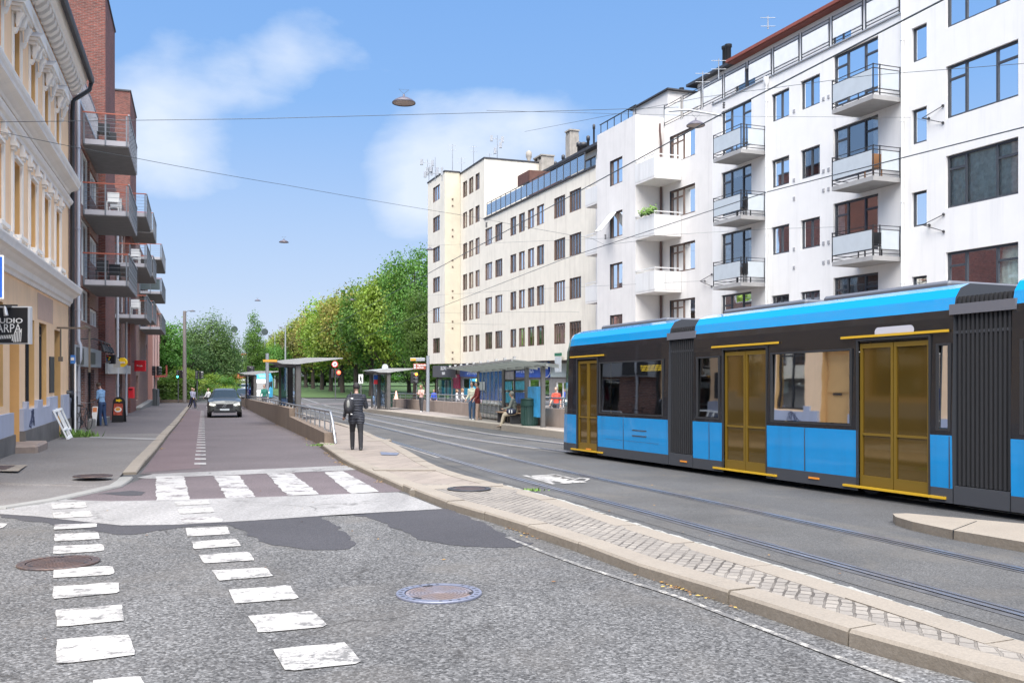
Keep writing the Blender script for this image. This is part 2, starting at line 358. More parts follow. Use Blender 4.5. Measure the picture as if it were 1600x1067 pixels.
def kerb(mb, path, w, h, L=1.1, gap=.012, ch=.022, jit=.006, seed=1, m=0):
    """separate kerb stones; path is the outer foot, w>0 puts the stone to the right of the path"""
    rr = random.Random(seed); pts = resample(path, L)
    if len(pts) > 2 and (pts[-1]-pts[-2]).length < .3*L: pts.pop(-2)
    nn = normals2(pts); sg = 1 if w > 0 else -1
    for i in range(len(pts)-1):
        d = (pts[i+1]-pts[i]).normalized(); a, b = pts[i]+d*gap*.5, pts[i+1]-d*gap*.5; na, nb = nn[i], nn[i+1]
        hh = [(h(p.x, p.y) if callable(h) else h)+rr.uniform(-jit, jit) for p in (a, b)]; jo = rr.uniform(-jit, jit)
        vs = []
        for p, n, h1 in ((a, na, hh[0]), (b, nb, hh[1])):
            g = gz(p.x, p.y); o = p+n*jo
            vs += [(o.x, o.y, g-.1), (o.x+n.x*sg*.008, o.y+n.y*sg*.008, g+h1-ch), (o.x+n.x*sg*ch*1.2, o.y+n.y*sg*ch*1.2, g+h1), (p.x+n.x*w, p.y+n.y*w, g+h1), (p.x+n.x*w, p.y+n.y*w, g-.1)]
        mb.add(vs, [(0,1,6,5),(1,2,7,6),(2,3,8,7),(3,4,9,8),(0,4,3,2,1),(5,6,7,8,9)], m)
def ragged(poly, amp=.035, step=.12, seed=3):
    rr = random.Random(seed); p = resample(list(poly)+[poly[0]], step)[:-1]
    return [(q.x+mnoise.noise(Vector((q.x*4, q.y*4, seed)))*amp*2+rr.uniform(-amp,amp)*.35, q.y+mnoise.noise(Vector((q.x*4+9, q.y*4, seed)))*amp*3) for q in p]
S = 'structure'
# ground sheet, follows the fall of the street and runs to the horizon
g = MB(); xs = [-3000, -600, -200, -90, -40, 0, 40, 90, 200, 600, 3000]; ys = [-600, -30, 0, 30, 60, 90, 160, 400, 1200, 4500]
g.add([(x, y, gz(x,y)-.004) for y in ys for x in xs], [(j*11+i, j*11+i+1, (j+1)*11+i+1, (j+1)*11+i) for j in range(9) for i in range(10)])
g.build('ground', M_TRACK, kind=S)

near_c = smooth_path([(14.6,-22), (10.4,-10), (6.9,0), (4.48,6.8), (2.47,12.66), (.5,18.1), (-2.56,27.8), (-6.4,40), (-19.3,82), (-32.6,125), (-60,213)])
far_c = smooth_path([(20.95,-20), (14.65,-5), (12.55,0), (8.35,10), (4.15,20), (-.95,32), (-3.5,40), (-16.3,82), (-29.6,125), (-57,213)])

# foreground carriageway of coarse asphalt
isl_out = P((628,766),(692,793),(779,820),(900,862),(1000,900),(1075,924),(1197,965.6),(1354,1020),(1525,1067))+[(3.35,3.9),(4.4,2.2),(6.6,-1.5),(11.5,-10)]
isl_out = [tuple(p) for p in smooth_path(isl_out, 3)]
road = MB(); fp = P((-250,760),(0,797),(60,800),(160,822),(235,828),(350,818),(500,807),(560,805),(688,794)) + isl_out[5:] + [(11.5,-28),(-60,-28),(-60,14.2)]
road.sheet(fp, .004); road = road.build('road', M_COARSE, kind=S)
def marking(parent, poly, h=.012, m=M_PAINT, rag=0.0, name='road_marking', seed=1, label=None):
    mb = MB(); mb.sheet(ragged(poly, rag, .09, seed) if rag else poly, h); return mb.build(name, m, parent, label=label)
# asphalt repairs and the pale concrete threshold
rp = MB(); rp.sheet(ragged(P((0,801),(60,804),(190,819),(350,814),(500,804),(508,812),(535,828),(553,846),(548,857),(520,859.5),(478,859),(430,853),(400,845),(378,829),(352,820),(300,823),(255,828),(205,836),(178,836),(150,831),(60,815),(0,810)), .045, .10, 5), .008)
rp.build('asphalt_patch', M_PATCH, road)
rp = MB(); rp.sheet(ragged(P((556,804),(620,800),(702,795),(730,808),(765,824),(800,840),(832,850),(812,855),(770,856),(722,854.5),(690,850),(655,843),(628,829),(600,818),(572,811)), .045, .10, 8), .008)
rp.build('asphalt_patch', M_PATCH, road)
th = MB(); th.sheet(P((-40,800),(0,797),(60,789),(103,781),(122,782.3),(171,784),(245,782.5),(420,777),(622,769.5),(640,775),(662,784),(692,796),(600,801),(500,807),(430,812),(350,817),(270,821),(190,822),(120,815),(60,808),(0,804)), .012)
th.build('concrete_threshold', M_PALE, road)
for q in ([(578,585),(710,580),(720,603),(588,610)], [(597,627),(740,617),(752,640),(607,650)], [(622,668),(775,658),(797,685),(637,695)], [(662,717),(833,708),(852,735),(683,749)], [(714,778),(905,763),(935,806),(735,822)], [(778,860),(978,844),(1024,893),(806,914)], [(853,966),(1075,943),(1135,1008),(893,1035)],
          [(170,603),(308,597),(312,618),(170,626)], [(170,641),(322,634),(325,656),(167,666)], [(167,712),(352,702),(355,730),(167,741)], [(167,768),(370,753),(375,787),(167,807)], [(174,842),(383,824),(388,874),(177,895)], [(177,935),(402,917),(426,982),(176,1012)], [(290,1062),(440,1047),(455,1078),(296,1095)], [(-60,570),(27,569),(8,583),(-60,596)]):
    marking(road, Q4(*q), .012, rag=.006, seed=q[0][0])
for q in ([(170,574),(302,570),(302,582),(170,590)], [(560,555),(690,548),(697,566),(578,570)]): marking(road, Q4(*q), .016, M_PAINTW, .008, seed=4)
for q in ([(545,503),(648,497),(655,510),(552,515)], [(555,527),(662,520),(672,536),(562,541)], [(160,508),(265,503),(272,520),(163,526)], [(165,537),(280,532),(292,549),(170,555)]):
    marking(road, Q4(*q), .018, rag=.004, seed=4)
mk = MB(); ln = [Vector(p) for p in P((792,840),(850,864),(907,885),(1000,915),(1049,930),(1217,994),(1405,1065),(1700,1170))]; ribbon(mk, resample(ln, .25), 0, .055, .012); mk.build('road_marking', M_PAINTX, road, label='thin worn white edge line beside the island kerb')
# crossing table, side street, bike lane
st = MB(); st.sheet(P((165,765),(200,757),(222,748),(560,727),(585,740),(628,768),(420,778),(245,783.5),(165,785),(100,783)), .006)
st = st.build('crossing_surface', M_CROSS, kind=S)
marking(st, P((214,747),(240,741),(545,727.5),(580,733),(560,734.5),(300,745),(235,748.5)), .011, M_PALE)
for k, q in enumerate(([(487,422),(575,420),(593,495),(488,497)], [(668,420),(745,418),(800,488),(708,490)], [(833,413),(912,411),(998,478),(898,482)], [(1012,408),(1072,405),(1188,470),(1095,476)])):
    marking(st, Q4(*q), .013, M_PAINTW, .014, 'zebra_stripe', seed=k+3)
tar = MB(); tar.sheet(ragged(P((150,772),(185,769),(205,767),(226,769),(222,774),(200,775),(175,773)), .02, .1, 2), .010); tar.build('asphalt_patch', M_PATCH, st)
LW = lambda Z: 3.43-.332*Z          # foot of the retaining wall
LK = lambda Z: -1.17-.333*Z          # foot of the left kerb
lane = MB(); zs = [18.0, 30, 45, 60, 75, 90, 100]
lane.sheet([(LK(z)-.05, z) for z in zs]+[(LW(z)+.1, z) for z in reversed(zs)], .0045); lane = lane.build('side_street', M_STREET, kind=S)
bk = MB(); bx = lambda Z: -6.72-.3325*(Z-20); zb_ = [18.35]+zs[1:-1]; bk.sheet([(LK(z)-.02, z) for z in zb_]+[(bx(z), z) for z in reversed([19.3]+zs[1:-1])], .009); bk.build('bike_lane', M_BIKE, lane)
z = 20.2; k = 0
while z < 84 and k < 40:
    x = bx(z); marking(lane, [(x-.13,z),(x+.13,z),(x+.13-.17,z+.5),(x-.13-.17,z+.5)], .014, M_PAINT if k % 2 else M_PAINTW); z += 1.25+.006*z; k += 1
cs = MB(); cs.sheet([(-60,93.5),(-5,93.5),(-5,99),(-60,99)], .012); cs.build('cross_street', M_WALKRED, lane)
# left pavement with its kerb
kp = P((-900,905),(-300,812),(0,797.7),(103,781),(171,766),(198,758.6),(214,741),(239,714.5),(264,681))+[(LK(45)+.02,45),(LK(65),65),(LK(86),86),(LK(92),92)]
kp = [tuple(p) for p in smooth_path(kp, 4)]
kh = lambda x, y: .035 if y < 17.5 else min(.12, .035+(y-17.5)*.03)
kb = MB(); kerb(kb, [p for p in kp if p[1] < 17.6], -.24, kh, 1.0, seed=2, m=1); kerb(kb, [p for p in kp if p[1] > 17.3], -.26, kh, 1.2, seed=3); 
kbo = kb.build('kerb', [M_KERB, M_KERBG], kind=S)
ki = offset_path(kp, -.25)
wk = MB(); a = [(p.x, p.y) for p in ki if p.y < 33.5]; wp = a+[(-17,33.5),(-16.1,33.5),(-12.3,22),(-9.5,14),(-60,-10)]
a = [(p.x, p.y) for p in ki if p.y < 31.2]
wk.add([(x, y, gz(x,y)+kh(x,y)-.006) for x, y in a], [tuple(range(len(a)))][:0]) 
def fillstrip(mb, A, B, hA, hB, m=0):
    n = len(A); vs = [(x,y,gz(x,y)+hA(x,y)) for x,y in A]+[(x,y,gz(x,y)+hB(x,y)) for x,y in B]
    mb.add(vs, [(i,i+1,n+i+1,n+i) for i in range(n-1)], m)
wk = MB(); k1 = lambda x, y: kh(x,y)-.006; kr = resample(ki, .4); near = [(p.x, p.y) for p in kr if p.y < 32.3]; farp = [(p.x, p.y) for p in kr if p.y >= 31.5]
fx = lambda y: -.3434*y-4.35
fillstrip(wk, near, [(min(x, fx(y))-(14 if y < 15.8 else 0)-.3, y+(1.5 if y < 15.8 else 0)) for x, y in near], k1, lambda x, y: .115)
wk = wk.build('sidewalk', M_WALK, kind=S)
wf = MB(); fillstrip(wf, farp, [(fx(y)-.3, y) for x, y in farp], lambda x, y: kh(x,y)-.010, lambda x, y: .111); wf.build('sidewalk_far_stretch', M_WALKRED, wk)
jn = MB(); jn.sheet([at(140,682,.12), at(244,685,.12), at(243,687,.12), at(140,684,.12)], .124); jn.build('paving_joint', M_PALE, wk)

# the long traffic island with kerb stones, cobbles and a row of setts towards the rails
in_edge = P((785,757),(862,777),(1000,821),(1300,910),(1600,1003), h=.09)+[(3.95,4.3),(5.2,2.0),(7.4,-1.5),(12.2,-10)]
in_edge = [tuple(p) for p in smooth_path(in_edge, 4)]
isl = MB(); kerb(isl, isl_out, -.27, .11, 1.25, seed=5); kerb(isl, list(reversed(in_edge)), -.01-.26+0, .095, 1.3, seed=6, ch=.01)
isl.build('island_kerb', M_KERB, kind=S)
A = [(p.x, p.y) for p in offset_path(isl_out, -.26)]; B = [(p.x, p.y) for p in offset_path(in_edge, -.0)]
ce = P((632,768),(655,757.5),(785,757), h=.09)
nA = len(A); Br = resample(in_edge, sum((Vector(in_edge[i+1])-Vector(in_edge[i])).length for i in range(len(in_edge)-1))/(nA-1)*.9999)[:nA]
while len(Br) < nA: Br.append(Br[-1])
cb = MB(); fillstrip(cb, A, [(p.x, p.y) for p in Br], lambda x,y: .096, lambda x,y: .088)
cb.build('island_cobbles', M_COBBLE, kind=S)
sr = MB(); kerb(sr, [tuple(p) for p in offset_path(list(reversed(in_edge)), .125)], -.115, .07, .17, gap=.014, ch=.02, jit=.008, seed=8)
sr.build('sett_row', M_SETT, kind=S)
# paved end of the tram platform
pl_out = P((498,697.5),(512,708),(534,724),(556,734.6),(590,750),(628,767))
pv = MB(); hk = lambda x, y: .12 if y >= 22 else .095+.025*max(0, (y-15)/7)
kerb(pv, pl_out, -.30, hk, .9, seed=9, jit=.003)
trk = [(-32.6-1.35,125.), (-20.7,82.), (-8.2,41.6), (-5.55,34.), (-3.65,27.7), (-2.75,23.9), (-1.65,19.2), (-.96,17.), (-.16,15.2)]
kerb(pv, trk, .28, lambda x, y: hk(x, y) if y < 30 else min(.26, .12+(y-30)*.02), 1.1, seed=10, jit=.004)
pv.build('platform_kerb', M_KERB, kind=S)
ps = MB(); poly = P((519,662),(564,674),(590,681),(612,689),(635,702),(678,725),(720,740),(785,756), h=.1)
pin = [(p.x, p.y) for p in offset_path(trk, .22)]
_in = resample(offset_path(pl_out, -.27), .02); lo = [(LW(y)+.28, y) for y in (125,82,41.6,34)]+[tuple(_in[int(k*(len(_in)-1)/4)]) for k in range(5)]
hp = lambda x, y: hk(x, y)-.006 if y < 30 else min(.254, .114+(y-30)*.02)
def even(path, n):
    L = sum((Vector(b)-Vector(a)).length for a, b in zip(path, path[1:])); q = resample(path, L/(n-1)*.99999); q = q[:n]; q += [q[-1]]*(n-len(q)); return [(p.x, p.y) for p in q]
_in2 = [tuple(p) for p in offset_path(pl_out, -.22)]
fillstrip(ps, pin[:4], lo[:4], hp, hp); fillstrip(ps, even(pin[3:], 26), even([lo[3]]+_in2+[at(655,757.5,.1)], 26), lambda x, y: hp(x,y)-.001, lambda x, y: hp(x,y)-.001)
ps = ps.build('tram_platform', M_SLAB, kind=S)
bd = MB(); a, b = at(640,765.5,.1), at(786,758.5,.1); c, d = at(786,755,.1), at(648,758,.1); bd.prism([a,b,c,d], lambda x,y: gz(x,y)-.05, lambda x,y: gz(x,y)+.100)
a, b = at(585,735.5,.1), at(681,735.5,.1); c, d = at(677,732.5,.1), at(582,733,.1); bd.prism([a,b,c,d], lambda x,y: gz(x,y)-.05, lambda x,y: gz(x,y)+.118)
a, b = at(573,690,.1), at(612,688.7,.1); c, d = at(609,686.8,.1), at(573,687.5,.1); bd.prism([a,b,c,d], lambda x,y: gz(x,y)-.05, lambda x,y: gz(x,y)+.121)
bd.build('border_stone', M_KERB, ps)
# small kerbed refuge between the tracks
rf_o = P((1600,861),(1490,842),(1420,826),(1394,817))
nose = [at(1389,811,.0), at(1394,806,.0), at(1412,803,.0)]
rf = rf_o+nose+P((1500,808),(1600,817))+[(7.6,8.7),(9.3,5.0),(8.7,4.6),(6.5,8.2)]
rf = [(6.3,6.6),(5.2,9.42),(4.86,10.2),(4.69,10.87),(4.67,11.3),(4.75,11.58),(4.95,11.62),(5.38,11.22),(5.93,10.7),(7.3,7.2),(7.0,6.6)]
r = MB(); r.prism(rf, lambda x,y: gz(x,y)-.05, lambda x,y: gz(x,y)+.10)
cx = sum(p[0] for p in rf)/len(rf); 
r = r.build('traffic_refuge', M_KERB, kind=S)
bev = r.modifiers.new('b', 'BEVEL'); bev.width = .02; bev.segments = 2
jr = MB()
for (u0, v0, u1, v1) in ((1489,843,1524,812),):
    a, b = at(u0,v0-15,.10), at(u1+2,v1+2,.10); jr.add([(a[0]-.008,a[1],gz(*a)+.103),(a[0]+.008,a[1],gz(*a)+.103),(b[0]+.008,b[1],gz(*b)+.103),(b[0]-.008,b[1],gz(*b)+.103)], [(0,1,2,3)])
    a2 = at(u0, v0-1); jr.add([(a2[0]-.008,a2[1]-.01,gz(*a2)),(a2[0]+.008,a2[1]-.01,gz(*a2)),(a[0]+.008,a[1]-.012,gz(*a)+.1),(a[0]-.008,a[1]-.012,gz(*a)+.1)], [(0,1,2,3)])
jr.build('stone_joint', M_BLACK, r)
# tram tracks
tk = MB(); tb = MB()
for c in (near_c, far_c):
    tb2 = [p for p in c]; ribbon(tb, tb2, 0, 2.3, .0)
tb.build('track_bed', asphalt('track_bed_asphalt', .086, .3, (1.02, 1, .97), 100, .25, (.115, .104, .09), bump=.3), kind=S)
for c in (near_c, far_c):
    rl = MB()
    for sg in (-1, 1):
        ribbon(rl, c, sg*.745, .055, .012, 0); ribbon(rl, c, sg*.697, .042, .008, 1); ribbon(rl, c, sg*.66, .03, .011, 0); ribbon(rl, c, sg*.72, .26, .004, 2)
    rl.build('tram_rails', [M_RAIL, M_GROOVE, mat('rail_bed_tar', (.065, .065, .07), .8, var=.3, vscale=6)], kind=S)
pc = MB()
for c in (near_c, far_c):
    cc = [p for p in c if p.y > (21 if c is near_c else 24)]
    for sg in (-1, 1): ribbon(pc, cc, sg*.88, .11 if c is near_c else .24, .006)
pc.build('track_edge_strip', mat('grey_track_concrete', (.17,.16,.15), .8, var=.25, vscale=2), kind=S)
# pictogram of a tram painted between the rails
pz = lambda x, y: at(750+x*210/1600, 720+y*70/533)
tm = MB()
for q in ([(500,175),(560,175),(900,275),(860,280)], [(610,178),(880,163),(900,168),(640,190),(720,212),(640,212)], [(640,190),(800,190),(890,182),(905,168),(1130,218),(1270,250),(1250,258),(1000,275),(960,270),(690,215)][:0],
          [(700,185),(815,182),(975,215),(1060,243),(1000,262),(880,245),(800,225)], [(880,163),(925,167),(1160,222),(1130,228)], [(790,186),(850,180),(885,187),(830,194)], [(900,200),(960,195),(985,205),(925,212)], [(975,222),(1035,215),(1062,225),(1010,232)], [(1040,240),(1110,232),(1170,243),(1265,248),(1265,258),(1010,275),(950,268)], [(1130,218),(1180,205),(1305,213),(1300,222),(1190,215),(1160,225)], [(1290,213),(1310,220),(1270,240),(1240,236)], [(640,195),(700,190),(880,255),(840,262)]):
    if q: tm.sheet([pz(*p) for p in q], .0075+.0004*len(tm.f))
tm.build('tram_pictogram', M_PAINT, kind=S, fixn=False)
mk = MB()
a, b = (.95, .35), 0
mk.build if False else None
# the far platform across the tracks
KE = lambda Z: 12.1-.337*Z
zz = [20, 26, 31, 37, 45, 55, 70, 74]
edge = [(KE(z), z) for z in zz]
edge[-1] = (KE(74)+1.2, 74.5)
wallp = [(8.2, 20), (5.2, 26), (2.9, 31), (.45, 37), (-1.45, 45), (-4.1, 55), (-8.6, 70), (-9.9, 74.5)]
fk = MB(); kerb(fk, edge, .3, lambda x, y: .26 if y < 66 else .26-.02*(y-66), 1.1, seed=12, jit=.003, ch=.03); fk.build('far_platform_kerb', M_KERBL, kind=S)
fpz = MB(); fillstrip(fpz, [(x+.27, y) for x, y in edge], [(x+.3, y) for x, y in wallp], lambda x,y: .255, lambda x,y: .255); fpz.build('far_platform', M_PLAT, kind=S)
# carriageway and pavement in front of the apartment houses
sw = MB(); 
for (z0, z1) in ((15, 90), (90, 110)):
    sw.prism([(27.6-.3793*z0-4.2, z0), (27.6-.3793*z1-4.2, z1), (27.6-.3793*z1+1, z1), (27.6-.3793*z0+1, z0)], lambda x,y: gz(x,y)-.1, lambda x,y: gz(x,y)+.13, m=0)
sw.build('shop_sidewalk', M_PLAT, kind=S)
# lawns of the park
lw = MB(); 
M_GRASS = mat('grass_green', (.045, .085, .018), .9, var=.3, vscale=2.0, bump=.6, bscale=20)
poly = [(-10,116),(-30,121),(-56,200),(-260,900),(260,900),(160,112),(8,112)]
lw.add([(x, y, gz(x,y)+.09) for x,y in poly], [tuple(range(len(poly)))]); lw.build('park_lawn', M_GRASS, kind=S)
lw = MB(); poly = [(-38.5,100.5),(-300,100.5),(-300,900),(-330,900),(-135,380),(-72,200)][:0] or [(-38.5,100.5),(-300,100.5),(-360,900),(-320,900),(-80,210)]
lw.add([(x, y, gz(x,y)+.09) for x,y in poly], [tuple(range(len(poly)))]); lw.build('hedge_border_lawn', M_GRASS, kind=S)
# autumn leaves blown against the kerbs, and tufts of weed
lv = MB(); rr = random.Random(5)
def leaf(mb, x, y, h, s, m):
    a = rr.uniform(0, 6.28); t1, t2 = rr.uniform(-.7,.7), rr.uniform(-.7,.7); ca, sa = math.cos(a)*s, math.sin(a)*s; z = gz(x,y)+h
    mb.add([(x-ca, y-sa, z+abs(t1)*s*.4), (x+sa*.5, y-ca*.5, z+.002), (x+ca, y+sa, z+abs(t2)*s*.5), (x-sa*.5, y+ca*.5, z+.002+s*.25)], [(0,1,2,3)], m)
def drift(path, n, wid, clump=1.0, side=1):
    pts = resample(path, .05)
    cs = [(rr.randrange(len(pts)), rr.uniform(.1,.5)) for _ in range(max(3, n//28))]
    for _ in range(n):
        i, spd = rr.choice(cs); j = min(max(int(i+rr.gauss(0, spd/.05)), 0), len(pts)-1); q = pts[j]; nrm = normals2(pts[max(0,j-1):j+2])[0]
        o = side*abs(rr.gauss(.02, wid)); leaf(lv, q.x+nrm.x*o, q.y+nrm.y*o, .014, rr.uniform(.012,.026), rr.choice((0,0,1,2)))
drift(isl_out[6:], 430, .045, side=1)
drift([(LW(z), z) for z in (23, 30, 40, 60)], 260, .12, side=-1); drift([(p[0],p[1]) for p in pl_out], 170, .08, side=1)
drift([(LK(z), z) for z in (20, 40, 60, 80)], 260, .06, side=1)
for _ in range(60): leaf(lv, rr.uniform(-9,3), rr.uniform(6,18), .012, rr.uniform(.012,.025), rr.choice((0,1)))
lv.build('fallen_leaves', [mat('leaf_ochre', (.28,.16,.045), .8), mat('leaf_brown', (.15,.075,.03), .8), mat('leaf_yellow', (.36,.25,.06), .8)], label='dry ochre leaves lying along the foot of the kerbs', cat='leaves', kind='stuff', fixn=False)
M_WEED = mat('weed_green', (.12,.22,.04), .8, var=.3)
wd = MB()
for (cx, cy, n, sp, hh) in ((-14.0,29.9,260,.28,.30), (at(829,766)[0], at(829,766)[1], 60, .12,.05), (-5.3,25.6,90,.18,.06), (at(757,656,.25)[0], at(757,656,.25)[1], 80, .18, .1), (at(670,643,.25)[0], at(670,643,.25)[1], 60, .15, .12)):
    for _ in range(n):
        x, y = cx+rr.gauss(0, sp), cy+rr.gauss(0, sp*.6); z = gz(x,y)+.1*(cy>20); h = hh*rr.uniform(.3,1); a = rr.uniform(0,6.28); w_ = .02+hh*.06; dx, dy = math.cos(a), math.sin(a)
        wd.add([(x-dx*w_, y-dy*w_, z), (x+dx*w_, y+dy*w_, z), (x+dy*h*.5, y-dx*h*.5, z+h)], [(0,1,2)])
wd.build('weeds', M_WEED, label='green weeds sprouting at the foot of walls and kerbs', cat='weeds', kind='stuff', fixn=False)
# manhole covers
def radial_cover(name, metalc, rust):
    m, t, p, ob = pmat(name)
    sp = t.new('ShaderNodeSeparateXYZ'); t.link(ob, sp.inputs[0])
    v = t.new('ShaderNodeTexChecker', i_Scale=26.0); t.link(ob, v.inputs['Vector'])
    c = t.mix(t.ramp(t.noise(ob, 3, 5, .6), [(.35, 0.0), (.6, 1.0)]), metalc, rust); c = t.mix(.25, c, t.mix(v.outputs[1], (.03,.03,.03), (.5,.5,.5)), 'OVERLAY')
    t.link(c, p.inputs['Base Color']); p.inputs['Metallic'].default_value = .35; p.inputs['Roughness'].default_value = .5
    b = t.new('ShaderNodeBump', i_Strength=.6, i_Distance=.01); t.link(v.outputs[1], b.inputs['Height']); t.link(b.outputs[0], p.inputs['Normal']); return m
M_COV = radial_cover('cast_cover', (.26,.25,.29), (.27,.20,.17)); M_COVD = radial_cover('dark_cast_cover', (.085,.07,.07), (.13,.085,.07)); M_RIM = mat('cast_rim', (.19,.20,.255), .45, .4, var=.15, vscale=5)
M_RUST = mat('rust_tone', (.30,.22,.14), .9, var=.3, vscale=4)
def manhole(u, v, r, h0, label, mc, mr, notches=3, group='manhole covers'):
    x, y = at(u, v, h0); z = gz(x,y)+h0; sl = math.atan(G)
    o = thing('manhole_cover', label, 'manhole cover', (x, y, z), group); o.rotation_euler = (-sl, 0, 0)
    save = ORG[o.name]; ORG[o.name] = (0,0,0)
    rim = MB(); rim.lathe([(r*.80,.006),(r*.80,.017),(r*.99,.017),(r,.012),(r,.0)], n=48, cap=False, smooth=False)
    for k in range(26):
        a = k*2*math.pi/26; rim.box(0,0,0,0,0,0) if False else None
        ca, sa = math.cos(a), math.sin(a); p = lambda rr_, w_: (ca*rr_-sa*w_, sa*rr_+ca*w_, .0175)
        if k % 13 not in (5, 6): rim.add([p(r*.85,-.012), p(r*.94,-.012), p(r*.94,.012), p(r*.85,.012)], [(0,1,2,3)], 1)
    rim.build('rim', [mr, M_DARKMETAL], o)
    d = MB(); d.lathe([(0.001,.014),(r*.2,.015),(r*.775,.013)], n=48, cap=False, smooth=False)
    for ring in range(2, 9):
        nn = ring*6
        for k in range(nn):
            a = 2*math.pi*k/nn; rr0 = r*.085*ring; cx_, cy_ = math.cos(a)*rr0, math.sin(a)*rr0; s_ = r*.022
            d.add([(cx_-s_,cy_-s_,.018),(cx_+s_,cy_-s_,.018),(cx_+s_,cy_+s_,.018),(cx_-s_,cy_+s_,.018)], [(0,1,2,3)])
    d.build('lid', mc, o)
    for a in (-.1, 2.0, -2.2)[:notches]:
        k = MB(); ca, sa = math.cos(a), math.sin(a); k.add([(ca*q-sa*w_, sa*q+ca*w_, .0195) for q, w_ in ((r*.7,-.03),(r*.8,-.045),(r*.8,.045),(r*.7,.03))], [(0,1,2,3)]); k.build('lifting_slot', M_GROOVE, o)
    ORG[o.name] = save
    return o
manhole(686, 928, .345, .006, 'round grey iron manhole cover in coarse asphalt, rusty at one edge', M_COV, M_RIM)
manhole(92, 880, .36, .006, 'dark iron manhole cover lying over the dashed squares', M_COVD, M_COVD)
manhole(145, 744, .33, .098, 'dark round cover in the grey sidewalk near the corner kerb', M_COVD, M_COVD)
manhole(733, 764, .34, .10, 'dark round cover in the cobbles at the tip of the island', M_COVD, M_DARKMETAL)
sq = thing('square_cover', 'rectangular dark hatch with pale stone frame in the sidewalk by the yellow house', 'hatch', (*at(10,731,.12), gz(0,18)+.12))
a = [at(-30,725,.12), at(43,726,.12), at(28,736,.12), at(-60,735,.12)]; m_ = MB(); m_.sheet(a, .121); m_.build('frame', M_KERB, sq)
a = [at(-35,727,.12), at(25,727,.12), at(8,734,.12), at(-60,733,.12)]; m_ = MB(); m_.sheet(a, .125); m_.build('lid', M_COVD, sq)
sq = thing('slab_cover', 'flat grey metal plate set in the platform paving behind the woman', 'hatch', (*at(609,708.5,.12), gz(0,22)+.12))
a = [at(594,706,.12), at(624,707.5,.12), at(620,711,.12), at(596,710.5,.12)]; m_ = MB(); m_.sheet(a, .124); m_.build('lid', M_RIM, sq)
# ================= buildings
def wallmat(name, c, var=.05, stainc=None, rough=.85, bump=.15):
    return mat(name, c, rough, var=var, vscale=1.2, bump=bump, bscale=60, stain=stainc, spec=.3)
M_CREAM = wallmat('cream_render', (.76, .705, .60), .05, ((.46,.40,.33), .42)); M_CREAMD = wallmat('shaded_yellowish_render', (.60, .55, .43), .05, ((.5,.44,.36), .3))  # second render: shade of the tower's side and soffit put into its colour
M_OFFW = wallmat('offwhite_render', (.72, .69, .655), .04, ((.5,.47,.44), .3)); M_WHW = wallmat('white_render', (.79, .77, .74), .025, ((.60,.59,.57), .38))
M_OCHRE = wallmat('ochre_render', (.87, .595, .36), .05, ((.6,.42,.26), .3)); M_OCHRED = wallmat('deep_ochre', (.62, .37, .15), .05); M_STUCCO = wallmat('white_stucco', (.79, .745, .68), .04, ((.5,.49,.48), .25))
M_PLINTH = wallmat('blue_grey_plinth', (.42, .44, .52), .07, ((.3,.31,.34), .4)); M_BASE = wallmat('dark_stone_base', (.15, .14, .13), .25, bump=.5); M_ROSE = wallmat('rose_render', (.50, .27, .23), .06, ((.4,.22,.2), .3)); M_PINKT = wallmat('pale_rose_render', (.66,.48,.42), .05)
M_BROWNF = mat('brown_window_frame', (.15, .098, .075), .55, var=.2); M_GREYF = mat('slate_window_frame', (.055, .06, .07), .5, var=.1); M_SILL = mat('brown_sill', (.20,.13,.10), .6)
M_ROOF = mat('dark_roofing', (.045,.045,.05), .6, var=.2); M_REDE = mat('red_eaves', (.26,.07,.045), .6, var=.15); M_CONC = mat('concrete', (.34,.33,.32), .85, var=.12, vscale=2, bump=.2); M_CONCD = mat('balcony_concrete', (.21,.205,.2), .85, var=.1)
M_CHIM = mat('chimney_concrete', (.34,.31,.27), .9, var=.2, vscale=3, stain=((.16,.14,.12), .6)); M_WPANEL = mat('white_ribbed_panel', (.72,.71,.69), .5, stain=((.4,.36,.33), .25)); M_TEAL = glass('teal_glass', (.6,.8,.82), .55, .06)
